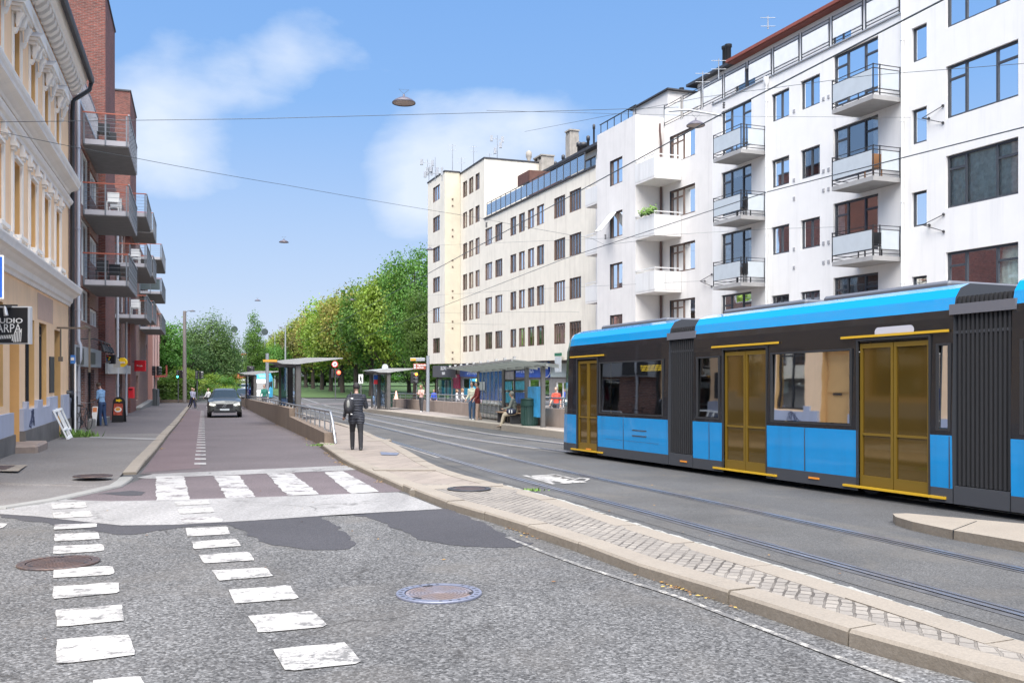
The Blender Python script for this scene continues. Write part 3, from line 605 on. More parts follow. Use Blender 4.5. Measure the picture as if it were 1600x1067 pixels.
def brick(name, c1, c2, mort, m_=.3434, bw=.24, bh=.075):
    m, t, p, ob = pmat(name)
    n = math.hypot(1, m_); ex, ey = -m_/n, 1/n
    sp = t.new('ShaderNodeSeparateXYZ'); t.link(ob, sp.inputs[0])
    a = t.math('ADD', t.math('MULTIPLY', sp.outputs[0], ex+ey), t.math('MULTIPLY', sp.outputs[1], ey-ex))
    cb = t.new('ShaderNodeCombineXYZ'); t.link(a, cb.inputs[0]); t.link(sp.outputs[2], cb.inputs[1])
    b = t.new('ShaderNodeTexBrick', i_Scale=1.0); b.inputs['Brick Width'].default_value = bw; b.inputs['Row Height'].default_value = bh; b.inputs['Mortar Size'].default_value = .014
    b.inputs['Color1'].default_value = c1+(1,); b.inputs['Color2'].default_value = c2+(1,); b.inputs['Mortar'].default_value = mort+(1,); b.inputs['Bias'].default_value = -.1; t.link(cb.outputs[0], b.inputs['Vector'])
    mp = t.new('ShaderNodeMapping'); mp.inputs['Scale'].default_value = (4.2, 13.5, 1); t.link(cb.outputs[0], mp.inputs[0])
    g = t.ramp(t.noise(mp.outputs[0], 1, 2, .8), [(.3, .62), (.5, 1.0), (.72, 1.45)]); g2 = t.ramp(t.noise(ob, .5, 4, .6), [(.3, .85), (.7, 1.12)])
    t.link(t.mix(1.0, t.mix(1.0, b.outputs[0], g, 'MULTIPLY'), g2, 'MULTIPLY'), p.inputs['Base Color']); p.inputs['Roughness'].default_value = .85
    bp = t.new('ShaderNodeBump', i_Strength=.5, i_Distance=.01); bp.invert = True; t.link(b.outputs['Fac'], bp.inputs['Height']); t.link(bp.outputs[0], p.inputs['Normal']); return m
M_BRICK = brick('red_brown_brick', (.235,.092,.062), (.14,.058,.045), (.26,.21,.18)); M_BRICKR = brick('red_brick', (.21,.052,.034), (.115,.036,.028), (.17,.11,.095))

class Fac:      # facade plane: s = depth of the plane's point, d = metres out into the street, z = height
    def __init__(s, a, m, side):
        s.a, s.m = a, m; n = math.hypot(1, m); s.nx, s.ny = (-1/n, -m/n) if side > 0 else (1/n, m/n)
    def T(s, S_, d, z): return (s.a-s.m*S_+d*s.nx, S_+d*s.ny, z)
    def S(s, u, d=0.0):
        q = (u-CU)/F; return (s.a+d*(s.nx-q*s.ny))/(q+s.m)
    def z(s, v, S_, d=0.0): return zv(v, S_+d*s.ny)
FR, FL = Fac(27.6, .3793, 1), Fac(-4.4, .3434, -1)
FIX = math.hypot(1, .36)
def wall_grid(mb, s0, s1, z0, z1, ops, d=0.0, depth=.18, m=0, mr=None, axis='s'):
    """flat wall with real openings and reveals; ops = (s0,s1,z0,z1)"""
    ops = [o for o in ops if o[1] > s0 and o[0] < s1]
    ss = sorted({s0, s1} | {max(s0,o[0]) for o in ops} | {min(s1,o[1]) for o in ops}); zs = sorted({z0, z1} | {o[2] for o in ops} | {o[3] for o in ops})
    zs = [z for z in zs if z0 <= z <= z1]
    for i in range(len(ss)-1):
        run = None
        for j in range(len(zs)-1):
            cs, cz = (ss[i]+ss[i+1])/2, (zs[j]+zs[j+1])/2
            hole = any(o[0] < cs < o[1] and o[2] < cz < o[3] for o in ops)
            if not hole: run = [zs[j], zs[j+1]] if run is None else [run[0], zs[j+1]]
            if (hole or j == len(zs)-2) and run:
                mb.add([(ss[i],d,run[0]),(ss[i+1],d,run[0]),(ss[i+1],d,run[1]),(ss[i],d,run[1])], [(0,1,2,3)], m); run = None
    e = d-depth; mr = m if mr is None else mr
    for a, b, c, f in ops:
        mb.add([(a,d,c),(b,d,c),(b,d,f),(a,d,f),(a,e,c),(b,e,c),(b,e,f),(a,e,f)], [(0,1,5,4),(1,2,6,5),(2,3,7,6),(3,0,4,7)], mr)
def window(root, fc, o, d=0.0, rec=.10, fw=.07, mull=(), trans=(), fm=M_GREYF, cur=0, sill=None, glassm=None, name='window', T=None, panes=None, curm=None, seed=0):
    a, b, c, f = o; k = 1/FIX; w = MB(T or fc.T); e = d-rec; w_ = fw*k
    w.box(a+.002, a+w_, e-.05, e+.01, c+.002, f-.002); w.box(b-w_, b-.002, e-.05, e+.01, c+.002, f-.002); w.box(a+w_, b-w_, e-.05, e+.01, c+.002, c+fw); w.box(a+w_, b-w_, e-.05, e+.01, f-fw, f-.002)
    xs = [a+w_]+[a+(b-a)*q for q in mull]+[b-w_]
    for q in mull: x = a+(b-a)*q; w.box(x-w_*.45, x+w_*.45, e-.047, e+.014, c+fw, f-fw)
    for i in range(len(xs)-1):
        for tz in trans:
            if tz[0] == i: z = c+(f-c)*tz[1]; w.box(xs[i]+(w_*.45 if i else 0), xs[i+1]-(w_*.45 if i < len(xs)-2 else 0), e-.045, e+.008, z-fw*.45, z+fw*.45)
    wo = w.build(name, fm, root)
    g = MB(T or fc.T); g.add([(a+w_*.5,e-.03,c+fw*.5),(b-w_*.5,e-.03,c+fw*.5),(b-w_*.5,e-.03,f-fw*.5),(a+w_*.5,e-.03,f-fw*.5)], [(0,1,2,3)]); g.build('pane', glassm or M_GLASS, wo)
    if sill: s_ = MB(T or fc.T); s_.box(a-.03, b+.03, d-rec+.011, d+.05, c-.05, c-.002); s_.build('sill', sill, wo)
    if cur:
        r_ = random.Random(seed+int(a*97+c*31)); cu = MB(T or fc.T); full = r_.random()
        parts = []
        if cur == 1: parts = [(a, a+(b-a)*r_.uniform(.1,.3), c, f), (b-(b-a)*r_.uniform(.1,.3), b, c, f)] if full < .5 else ([(a, b, f-(f-c)*r_.uniform(.15,.6), f)] if full < .75 else [])
        if cur == 2: parts = [(a, b, c, f)]
        for (p, q, z0, z1) in parts:
            n = max(4, int((q-p)/.05)); vs = []
            for i in range(n+1):
                x = p+(q-p)*i/n; dd = e-.10+.025*math.sin(i*1.9+r_.random()); vs += [(x, dd, z0), (x, dd, z1)]
            cu.add(vs, [(2*i, 2*i+2, 2*i+3, 2*i+1) for i in range(n)], 0, True)
        if parts: cu.build('curtain', curm or r_.choice((M_CURT, M_CURT, M_CURTG)), wo)
    return wo

# ---- cream corner house (six storeys, dark brown windows)
cream = thing('apartment_building', 'cream rendered block with rows of small brown windows, shops below and antennas on its tower', 'building', FR.T(70,0,-1.3))
S1, S2 = FR.S(719.5), FR.S(931)     # main facade from far to near
wins = []; ZT = 78.4
def rows_t(k): return 5.05+2.80*k
def rows_m(k): return 5.14+2.915*k
tri = [(723.6,729.8),(733,739.6),(743,749.3)]; main = [(758.5,769,1),(774,785,1),(797.6,806.5,0),(811,820,0),(825,834.7,0),(839,850,0),(866,883,2),(890,908,2)]
for u0, u1 in tri:
    for k in range(6): wins.append((FR.S(u1), FR.S(u0), rows_t(k)-1.42, rows_t(k), 1))
for u0, u1, ty in main:
    for k in range(4): wins.append((FR.S(u1), FR.S(u0), rows_m(k)-1.42, rows_m(k), 1 if ty == 0 else ty+1))
wm = MB(FR.T); zsh = 2.6
wall_grid(wm, FR.S(757), S1, zsh, 19.95, [w[:4] for w in wins], m=0, mr=1)
wall_grid(wm, S2, FR.S(757), zsh, 14.75, [w[:4] for w in wins], m=0, mr=1)
DT = 1.49; T0, T1 = FR.S(695,DT), FR.S(668.5,DT)
tw = [(FR.S(687.2,DT), FR.S(676.8,DT), 5.0+2.86*k-1.4, 5.0+2.86*k) for k in range(6)]
wall_grid(wm, T0, T1, zsh, 20.1, tw, d=DT, m=0, mr=1)
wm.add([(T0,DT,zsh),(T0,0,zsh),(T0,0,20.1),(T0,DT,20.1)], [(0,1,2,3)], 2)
SS = FR.S(757)
wm.add([(SS,0,14.75),(SS,-11,14.75),(SS,-11,19.95),(SS,0,19.95)], [(0,1,2,3)], 0)          # side wall of the tower above the terrace
for (a, b, d0, d1, z) in ((SS, S1, 0, -11, 19.95), (T0, T1, DT, -11, 20.1)): wm.add([(a,d0,z),(b,d0,z),(b,d1,z),(a,d1,z)], [(0,1,2,3)], 3)
wm.add([(S2,0,14.75),(SS,0,14.75),(SS,-11,14.75),(S2,-11,14.75)], [(0,1,2,3)], 3)
wm.add([(T1,DT,zsh),(T1,-11,zsh),(T1,-11,20.1),(T1,DT,20.1)], [(0,1,2,3)], 0); wm.add([(T1,-.9,-3),(T1,-11,-3),(T1,-11,zsh),(T1,-.9,zsh)], [(0,1,2,3)], 0); wm.add([(S2,-11,-3),(T1,-11,-3),(T1,-11,17),(S2,-11,17)], [(0,1,2,3)], 0)
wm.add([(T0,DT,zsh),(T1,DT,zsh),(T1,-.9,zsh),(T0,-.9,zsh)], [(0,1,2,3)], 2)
wm.build('wall', [M_CREAM, M_BROWNF, M_CREAMD, M_ROOF], cream)
it = MB(FR.T); it.box(S2+.3, T1-.3, -.62, -.58, 3.6, 14.7); it.box(SS+.2, T1-.3, -.62, -.58, 14.8, 19.8); it.box(T0+.1, T1-.1, DT-.62, DT-.58, 3.7, 19.9); it.build('dark_room_backing', M_INT, cream)
for i, w in enumerate(wins): window(cream, FR, w[:4], fm=M_BROWNF, mull=[j/(w[4]+1) for j in range(1, w[4]+1)] if w[4] > 1 else (.42,), fw=.075, rec=.08, cur=1, sill=None, seed=i)
for i, w in enumerate(tw): window(cream, FR, w, d=DT, fm=M_BROWNF, mull=(.36,.7), fw=.075, rec=.08, cur=1, seed=i)
cp = MB(FR.T)
cp.box(SS-.05, S1-.01, -.15, .07, 19.955, 20.07); cp.box(T0-.06, T1+.06, DT-.15, DT+.07, 20.105, 20.22); cp.box(SS-.06, SS+.14, -11, -.16, 19.955, 20.07); cp.box(T0-.06, T0+.14, .01, DT-.16, 20.105, 20.22); cp.box(S2, SS-.01, -.2, .10, 14.755, 14.86); cp.build('coping', M_ROOF, cream)
for k in range(6):
    for (s_, d_) in ((T0-.01, .75),):
        for q in (-.9, -1.5):
            vent = MB(FR.T); vent.box(s_-.03, s_+.02, d_-.07, d_+.07, rows_t(k)+q-.6, rows_t(k)+q-.45); vent.build('vent', M_BROWNF, cream)
# glazed terrace railing and set-back attic
rl = MB(FR.T); gp = MB(FR.T); a0, a1 = FR.S(914), FR.S(761)
n = 17
for i in range(n+1):
    s_ = a0+(a1-a0)*i/n; rl.box(s_-.02, s_+.02, -.02, .04, 14.87, 16.0)
    if i < n: gp.box(s_+.05, a0+(a1-a0)*(i+1)/n-.05, .0, .015, 14.98, 15.9)
rl.box(a0, a1, -.02, .04, 16.003, 16.035); rl.build('terrace_railing', M_GREYF, cream); gp.build('glass_balustrade', M_TEAL, cream)
at_ = MB(FR.T); aw = [(S2+1.5,S2+3.5,15.0,16.9),(S2+5,S2+7,15.0,16.9),(S2+9,S2+11,15.0,16.9),(S2+13.5,S2+15,15.0,16.9)]
wall_grid(at_, S2, SS-3, 14.76, 17.3, aw, d=-2.6); at_.build('attic_wall', M_CREAM, cream)
for w in aw: window(cream, FR, w, d=-2.6, fm=M_GREYF, mull=(.5,), cur=0, name='terrace_window')
rf = MB(FR.T); rf.box(S2, SS-2.5, -11, -2.1, 17.305, 17.5); rf.build('attic_roof', M_ROOF, cream)
scr = MB(FR.T); scr.box(FR.S(826)-.05, FR.S(826)+.05, -2.5, -.05, 14.87, 16.9); scr.box(FR.S(826)+.06, FR.S(826)+2.2, -.1, -.02, 16.08, 16.9); scr.build('privacy_screen', mat('rusty_screen', (.12,.055,.04), .7, var=.2), cream)
def chimney(root, fc, s_, d_, z0, w, dp, h, pots=2):
    c = MB(fc.T); c.box(s_-w/2, s_+w/2, d_-dp, d_, z0, z0+h)
    k = MB(fc.T)
    for i in range(3):
        x = s_-w/2+.08+i*(w-.16)/2; k.box(x-.07, x+.07, d_-dp+.02, d_-.02, z0+h+.002, z0+h+.3)
    k.box(s_-w/2-.06, s_+w/2+.06, d_-dp-.05, d_+.05, z0+h+.303, z0+h+.42)
    co = c.build('chimney', M_CHIM, root); k.build('chimney_cap', M_CHIM, co)
S_ = FR.S(840,-5); chimney(cream, FR, S_, -5, 17.0, 1.6, 1.2, 3.2); S_ = FR.S(887,-5); chimney(cream, FR, S_, -5, 17.0, .8, .8, 3.9)
ck = MB(FR.T); s_ = FR.S(818,-4); x, y, _ = FR.T(s_, -4.5, 0); ck.T = None; ck.lathe([(.16,17),(.16,20.3),(.11,20.35),(.26,20.7),(.26,21.1),(.0,21.3)], (x,y,0), 10); ck.build('flue_pipe', M_CHIM, cream)
for uu, r_, z0, h in ((905,.22,17.4,1.5),(912,.3,17.4,1.3),(919,.14,17.4,1.6),(928,.1,17.4,2.2),(880,.14,17.4,1.2),(868,.12,17.4,1.0)):
    s_ = FR.S(uu,-3.5); x, y, _ = FR.T(s_, -3.5, 0); vt = MB(); vt.lathe([(r_*.7,z0),(r_*.7,z0+h-.3),(r_,z0+h-.28),(r_,z0+h),(.01,z0+h+.1)], (x,y,0), 10); vt.build('roof_vent', M_DARKMETAL, cream)
def antenna(root, u, vb, vt_, Y, kind):
    x = px(u, Y); z0, z1 = zv(vb, Y)-.3, zv(vt_, Y); a = MB(); a.cyl((x,Y,z0),(x,Y,z1),.035,.02,6)
    if kind == 'dish':
        for k, (dx, z) in enumerate(((-.5,z1-.3),(.3,z1-.9),(-.2,z1-1.4),(.45,z1-.4))):
            a.cyl((x,Y,z),(x+dx,Y-.1,z),.02,n=5); a.box(x+dx-.12,x+dx+.12,Y-.3,Y-.1,z-.25,z+.25)
    if kind == 'yagi':
        for z in (z1-.1, z1-.5): a.cyl((x-.35,Y,z),(x+.35,Y,z),.015,n=5)
    if kind == 'rack':
        a.cyl((x-.55,Y,z0),(x-.55,Y,z1-.9),.03,n=6); a.cyl((x+.6,Y,z0),(x+.6,Y,z1-1.2),.03,n=6); a.cyl((x-.7,Y,z0+.7),(x+.75,Y,z0+.7),.03,n=6)
        for dx in (-.7,-.3,.2,.6): a.box(x+dx-.1,x+dx+.1,Y-.15,Y,z0+.5,z0+1.2)
    a.build('antenna', M_STEEL, root)
for u, vb, v_, k in ((680,278,246,'rack'),(668,264,249,'dish'),(707,262,226,'yagi'),(721,262,246,'yagi'),(740,252,228,'yagi'),(777,246,212,'dish'),(765,250,240,'yagi')): antenna(cream, u, vb, v_, 82, k)
# shop floor, set back behind the cantilevered storeys
sh = MB(FR.T); DS = -.9; 
ops = [(FR.S(711,DS), FR.S(682,DS), -1.0, 1.12)]
sb = [(FR.S(748,DS),FR.S(722.5,DS)), (FR.S(781,DS),FR.S(752,DS)), (FR.S(818,DS),FR.S(786,DS)), (FR.S(858,DS),FR.S(826,DS))]
ops += [(a, b, -.9, 1.26) for a, b in sb]
dr = (FR.S(888,DS), FR.S(868,DS), -1.1, 1.1); ops.append(dr)
wall_grid(sh, S2, T1, -3, 2.61, ops, d=DS, depth=.15); sh.add([(S2,0,2.605),(T1,0,2.605),(T1,DS,2.605),(S2,DS,2.605)], [(0,1,2,3)]); sh.build('shop_wall', mat('shop_stone_cladding', (.26,.25,.24), .6, var=.12, vscale=3), cream)
si = MB(FR.T); si.box(S2+.2, T1-.2, DS-2.0, DS-1.96, -2, 2.5); si.box(S2+.2, T1-.2, DS-1.95, DS-.2, -1.35, -1.3); si.build('shop_interior', mat('shop_inside', (.15,.13,.12), .9, var=.5, vscale=1.4), cream)
disp = MB(FR.T); r5 = random.Random(11); 
dm = [mat('goods_%s' % n, c, .6) for n, c in (('teal',(.05,.28,.33)),('rose',(.55,.25,.3)),('orange',(.55,.22,.06)),('white',(.65,.65,.62)),('brown',(.25,.13,.08)),('blue',(.05,.15,.45)))]
for i in range(130):
    a = r5.uniform(S2+2, T1-1.5); z = r5.uniform(-1.1, 1.1); w_ = r5.uniform(.15,.5); disp.box(a, a+w_, DS-.8-r5.random()*.6, DS-.75+r5.random()*.3, z, z+r5.uniform(.1,.6), r5.randrange(6))
disp.build('shop_goods', dm, cream, kind='stuff')
shop_w = []
for k, o in enumerate(ops[:-1]): shop_w.append(window(cream, FR, o, d=DS, rec=.05, fw=.06, mull=(.5,), fm=M_GREYPAINT if k else M_BLACK, glassm=M_CLEAR, name='shop_window'))
window(cream, FR, dr, d=DS, rec=.08, fw=.08, mull=(.5,), fm=M_WHITE, glassm=M_CLEAR, name='shop_door')
def lettr(root, fc, txt, u, v, d, size, m, sx=1.0, bold=0.0, name='lettering', shear=0.0):
    s0 = fc.S(u, d); z0 = fc.z(v, s0, d); mb = MB()
    sg = 1 if fc.nx < 0 else -1     # on the right side the letters run towards the camera
    text_mb(mb, txt, size, lambda x, y, z: fc.T(s0-sg*x/math.hypot(1, fc.m), d+z, z0+y), bold=bold, sx=sx, shear=shear); return mb.build(name, m, root)
for (u0, u1, z0, z1, c) in ((684,691,-.9,1.0,'goods_teal'),(692,698,-.5,1.0,'goods_white'),(699,708,-.9,1.0,'goods_teal'),(724,732,-.7,1.1,'goods_brown'),(755,764,-.6,1.1,'goods_blue'),(828,842,-.7,1.1,'goods_white')):
    q = MB(FR.T); q.box(FR.S(u1,DS), FR.S(u0,DS), DS-.22, DS-.19, z0, z1); q.build('window_poster', mat('poster_'+c, tuple(MATS[c].node_tree.nodes['Principled BSDF'].inputs['Base Color'].default_value[:3]), .6, var=.5, vscale=2.5), cream)
# fascia boards
f1 = MB(FR.T); f1.box(FR.S(714,DS), FR.S(678,DS), DS+.01, DS+.14, 1.3, 2.5); b1 = f1.build('sign_board', mat('charcoal_board', (.09,.09,.10), .5), cream)
lettr(b1, FR, 'SALONG', 693, 575.5, DS+.145, .5, M_WHITE, bold=.02); lettr(b1, FR, 'FRISØR', 693, 583.5, DS+.145, .34, M_WHITE, bold=.02)
f2 = MB(FR.T); f2.box(FR.S(860,DS), FR.S(721,DS), DS+.01, DS+.16, 1.38, 2.52); b2 = f2.build('sign_board', mat('blue_board', (.03,.10,.45), .5, var=.2, vscale=.7), cream)
lettr(b2, FR, 'SYMASKINER', 742, 580, DS+.165, .98, mat('pale_blue_letters', (.55,.66,.86), .5), sx=.8, bold=.012); lettr(b2, FR, 'VÆREN', 781, 579, DS+.165, .95, MATS['pale_blue_letters'], sx=.9, bold=.01, shear=.3); lettr(b2, FR, 'SYMASKINER', 820, 577, DS+.165, .88, MATS['pale_blue_letters'], sx=.72, bold=.01)
o_ = MB(); s0 = FR.S(852,DS+.17); z0 = 1.95
for rr_, w_ in ((.95,.07),): 
    vs = []
    for k in range(33):
        a = 2*math.pi*k/32; vs += [FR.T(s0+math.cos(a)*rr_, DS+.168, z0+math.sin(a)*rr_*.6), FR.T(s0+math.cos(a)*(rr_-w_), DS+.168, z0+math.sin(a)*(rr_-w_)*.6)]
    o_.add(vs, [(2*k,2*k+2,2*k+3,2*k+1) for k in range(32)])
o_.build('emblem_ring', M_WHITE, b2)
f3 = MB(FR.T); f3.box(FR.S(898,DS), FR.S(862,DS), DS+.01, DS+.12, 1.42, 2.4); f3.build('sign_board', mat('pale_green_board', (.48,.56,.54), .5), cream)
f4 = MB(FR.T); f4.box(FR.S(716.6,DS+.2), FR.S(706.9,DS+.2), DS+.03, DS+.12, .25, 1.6); b4 = f4.build('sign_board', mat('maroon_poster', (.42,.03,.09), .6, var=.5, vscale=3.5), cream)
lettr(b4, FR, 'PhDs', 712, 588, DS+.13, .4, M_WHITE, bold=.01)
# hanging flag sign over the pavement
hs = MB(FR.T); s_ = FR.S(876,.1); hs.box(s_-.5, s_+.5, .25, .33, 2.86, 3.08, 0); hs.box(s_-.45, s_+.45, .25, .33, 1.78, 2.82, 1); hs.build('projecting_sign', [mat('green_sign', (.03,.16,.09), .5), M_FROST], cream)

# ---- off-white house with a projecting bay and white ribbed balconies
offw = thing('apartment_building', 'off-white block with projecting bay and white ribbed balconies beside the bright white block', 'building', FR.T(52,0,-1))
DB = 1.6; B0, B1 = FR.S(993,DB), FR.S(933,DB); E0, E1 = FR.S(1113), S2
bw = [(FR.S(972.5,DB), FR.S(953,DB), z-1.45, z) for z in (13.85, 10.85, 7.93, 5.0)]
ww = [(FR.S(1086), FR.S(1046.5), z-1.5, z) for z in (14.45, 11.5, 8.55, 5.6)]
ow = MB(FR.T); wall_grid(ow, B0, B1, -3, 15.75, bw, d=DB, mr=1); wall_grid(ow, E0, FR.S(1033), -3, 15.2, ww, mr=1)
ow.add([(B0,DB,-3),(B0,0,-3),(B0,0,15.75),(B0,DB,15.75)], [(0,1,2,3)]); ow.add([(B1,DB,-3),(B1,0,-3),(B1,0,15.75),(B1,DB,15.75)], [(0,1,2,3)]); ow.add([(B0,DB,15.75),(B1,DB,15.75),(B1,-9,15.75),(B0,-9,15.75)], [(0,1,2,3)], 2)
ow.add([(B0,0,15.2),(B0,-2.2,15.2),(B0,-2.2,15.75),(B0,0,15.75)], [(0,1,2,3)]); ow.add([(E0,0,15.2),(B0,0,15.2),(B0,-9,15.2),(E0,-9,15.2)], [(0,1,2,3)], 2)
ow.add([(B1,0,-3),(E1,0,-3),(E1,0,15.2),(B1,0,15.2)], [(0,1,2,3)])
ow.build('wall', [M_OFFW, M_GREYF, M_ROOF], offw)
it = MB(FR.T); it.box(E0+.1, FR.S(1036), -.62, -.58, -1, 15); it.box(B0+.1, B1-.1, DB-.62, DB-.58, -1, 15.5); it.build('dark_room_backing', M_INT, offw)
for i, w in enumerate(bw): 
    wo = window(offw, FR, w, d=DB, fm=M_BROWNF, mull=(.5,), fw=.075, cur=1, seed=3+i)
    if i == 1:      # one casement pushed open at the top
        q = MB(FR.T); a, b, c, f = w; m_ = (a+b)/2
        vs = [(m_,DB+.02,f-.05),(b,DB+.02,f-.05),(b,DB+.95,c+.35),(m_,DB+.95,c+.35)]; q.add(vs, [(0,1,2,3)]); q.tube([FR.T(*v) for v in []], .02) if False else None
        T_ = q.T; q.T = None; pts = [FR.T(*v) for v in vs]; q.tube(pts+[pts[0]], .04, 4); q.build('open_casement', M_WHITE, wo)
for i, w in enumerate(ww): window(offw, FR, w, fm=M_BROWNF, mull=(.5,.76), trans=((1,.72),(2,.72)), fw=.08, cur=2 if i in (1,2) else 1, seed=8+i)
def ribbed_balcony(root, fc, s0, s1, d0, d1, zb, plants=False):
    b = MB(fc.T); b.box(s0, s1, d0, d1, zb, zb+.16); bo = b.build('balcony', M_OFFW, root); p = MB(fc.T)
    n = int((s1-s0)/.075)
    for i in range(n): a = s0+(s1-s0)*i/n; p.box(a+.005, a+(s1-s0)/n-.008, d1-.02, d1+.01+.006*(i%2), zb+.12, zb+1.1)
    n = int((d1-d0)/.08)
    for i in range(n): a = d0+(d1-d0)*i/n; p.box(s0-.01-.006*(i%2), s0+.02, a+.005, a+(d1-d0)/n-.008, zb+.12, zb+1.1); p.box(s1-.02, s1+.01, a+.005, a+(d1-d0)/n-.008, zb+.12, zb+1.1)
    p.build('ribbed_panel', M_WPANEL, bo)
    r_ = MB(fc.T); r_.box(s0-.03, s1+.03, d1-.03, d1+.02, zb+1.24, zb+1.29); r_.box(s0-.03, s0+.01, d0, d1-.031, zb+1.24, zb+1.29); r_.box(s1-.01, s1+.03, d0, d1-.031, zb+1.24, zb+1.29)
    for s_ in (s0-.01, (s0+s1)/2, s1-.03): r_.box(s_, s_+.03, d1-.02, d1+.01, zb+1.103, zb+1.239)
    r_.build('handrail', M_WPANEL, bo)
    if plants:
        g_ = MB(fc.T); rr_ = random.Random(4)
        for _ in range(260):
            s_, d_, z_ = s0+rr_.uniform(0,1.2)*(s1-s0)*.6, d1+rr_.gauss(-.05,.07), zb+1.15+abs(rr_.gauss(0,.16)); a = rr_.uniform(0,6)
            g_.add([(s_-.06,d_,z_),(s_+.05*math.cos(a),d_+.08,z_+.04),(s_+.07,d_,z_+.1),(s_,d_-.03,z_+.06)], [(0,1,2,3)])
        g_.build('plants', M_WEED, bo, fixn=False)
b0, b1 = FR.S(1065), B0-.02
for k, z in enumerate((12.0, 9.0, 6.05)):
    ribbed_balcony(offw, FR, b0, b1, 0.02, 1.62, z-.1, k == 1)
for z in (12.0, 9.0, 6.05): ribbed_balcony(offw, FR, B1+.03, B1+2.3, 0.02, 1.2, z-.1)
dp = MB(); x, y, _ = FR.T(B0-.12, .1, 0); dp.tube([(x,y,-1.5),(x,y,14.3),(x-.1,y-.25,14.9),(x-.1,y-.25,15.3)], .06, 8); x, y, _ = FR.T(B0-.12, -1.9, 0); dp.build('downpipe', mat('brown_pipe', (.13,.08,.07), .5), offw)
# ---- bright white house, slate windows, frosted balconies
whb = thing('apartment_building', 'bright white block with slate window frames and frosted balconies above the near tram', 'building', FR.T(35,0,-1))
H0, H1 = 21.0, E0
dw = [(FR.S(1174), FR.S(1127), z-2.15, z, 'd') for z in (14.5, 11.5, 8.5, 5.5)] + [(FR.S(1372), FR.S(1302), z-2.15, z, 'd') for z in (14.65, 11.65, 8.6, 5.57)]
sm = [(FR.S(u1), FR.S(u0), z-1.25, z, 's') for u0, u1 in ((1205.5,1233),(1251,1281)) for z in (14.22, 11.25, 8.24, 5.16)]
nr = [(FR.S(1448), FR.S(1424.5), z-1.27, z, 'n') for z in (14.3, 11.3, 8.28, 5.2)]
bg_ = [(FR.S(1591), FR.S(1478), z-1.84, z, 'b') for z in (15.6, 12.42, 9.28, 5.9)]
bg2 = [(FR.S(1760), FR.S(1660), z-1.84, z, 'b') for z in (15.6, 12.42, 9.28, 5.9)]
wn = dw+sm+nr+bg_+bg2
wb = MB(FR.T); STP = FR.S(1411)
wall_grid(wb, STP, H1, -3, 15.05, [w[:4] for w in wn], mr=1, depth=.2); wall_grid(wb, H0, STP, -3, 18.3, [w[:4] for w in wn], mr=1, depth=.2)
wb.add([(STP,0,15.05),(STP,-9,15.05),(STP,-9,18.3),(STP,0,18.3)], [(0,1,2,3)]); wb.add([(STP,0,15.05),(H1,0,15.05),(H1,-9,15.05),(STP,-9,15.05)], [(0,1,2,3)], 2); wb.add([(H0,0,-3),(H0,-9,-3),(H0,-9,18.3),(H0,0,18.3)], [(0,1,2,3)]); wb.add([(H0,0,18.3),(STP,0,18.3),(STP,-9,18.3),(H0,-9,18.3)], [(0,1,2,3)], 2)
wb.build('wall', [M_WHW, M_WHW, M_ROOF], whb)
it = MB(FR.T); it.box(H0+.1, H1-.1, -1.2, -1.16, -1, 15); it.build('dark_room_backing', M_INT, whb)
for i, w in enumerate(wn):
    ty = w[4]; o = w[:4]
    if ty == 'd': window(whb, FR, o, mull=(.31,.70), trans=((0,.76),(2,.76),(0,.10),(2,.12)), fw=.085, cur=1, seed=i*3, name='balcony_window')
    if ty == 's': window(whb, FR, o, mull=(.5,), fw=.075, cur=1, seed=i)
    if ty == 'n': window(whb, FR, o, fw=.075, cur=(i%2), seed=i)
    if ty == 'b': window(whb, FR, o, mull=(.30,.73), trans=((0,.72),(2,.74)), fw=.085, cur=2 if o[3] < 15 else 1, seed=i, name='wide_window', curm=M_CURT, glassm=M_CLEAR if o[3] < 12 else M_GLASS)
def frosted_balcony(root, fc, s0, s1, dp_, zb, k):
    b = MB(fc.T); b.box(s0, s1, 0.01, dp_, zb, zb+.17); bo = b.build('balcony', M_CONC, root)
    r_ = MB(fc.T); h0, h1 = zb+.25, zb+1.27; w_ = .022
    for z in (h0, h1, h1-.14, h0+.14): r_.box(s0, s1, dp_-w_, dp_+.01, z, z+w_); r_.box(s0-.01, s0+w_, .02, dp_-w_-.001, z, z+w_); r_.box(s1-w_, s1+.01, .02, dp_-w_-.001, z, z+w_)
    for s_, d_ in ((s0,dp_-.03),(s1-.03,dp_-.03),(s0+.001,.03),(s1-.031,.03),(s0+.001,dp_-.34)): r_.box(s_, s_+.03, d_, d_+.035, zb+.171, h1+.04)
    r_.build('railing', M_BLACK, bo)
    p = MB(fc.T); p.box(s0+.05, s1-.08, dp_+.012, dp_+.024, h0+.17, h1-.16); p.box(s0-.03, s0-.018, .16, dp_-.36, h0+.17, h1-.16); p.build('frosted_panel', M_FROST, bo)
    if k:
        f_ = MB(fc.T); mm = mat('wood_chair', (.33,.16,.07), .6)
        c0, d0 = s0+.4, .5
        for (a, b_) in ((0,0),(.4,0),(0,.4),(.4,.4)): f_.box(c0+a, c0+a+.04, d0+b_, d0+b_+.04, zb+.172, zb+.6)
        f_.box(c0-.02, c0+.46, d0-.02, d0+.46, zb+.602, zb+.64); f_.box(c0-.02, c0+.03, d0-.02, d0+.46, zb+.66, zb+1.1); f_.build('balcony_chair', mm if k == 1 else M_BLACK, bo)
for k, z in enumerate((11.78, 8.8, 5.78)): frosted_balcony(whb, FR, FR.S(1197), FR.S(1197)+2.1, 1.35, z-.17, 0 if k == 0 else 2)
for k, z in enumerate((11.92, 8.93, 6.0)): frosted_balcony(whb, FR, FR.S(1408.5), FR.S(1408.5)+2.1, 1.32, z-.17, k)
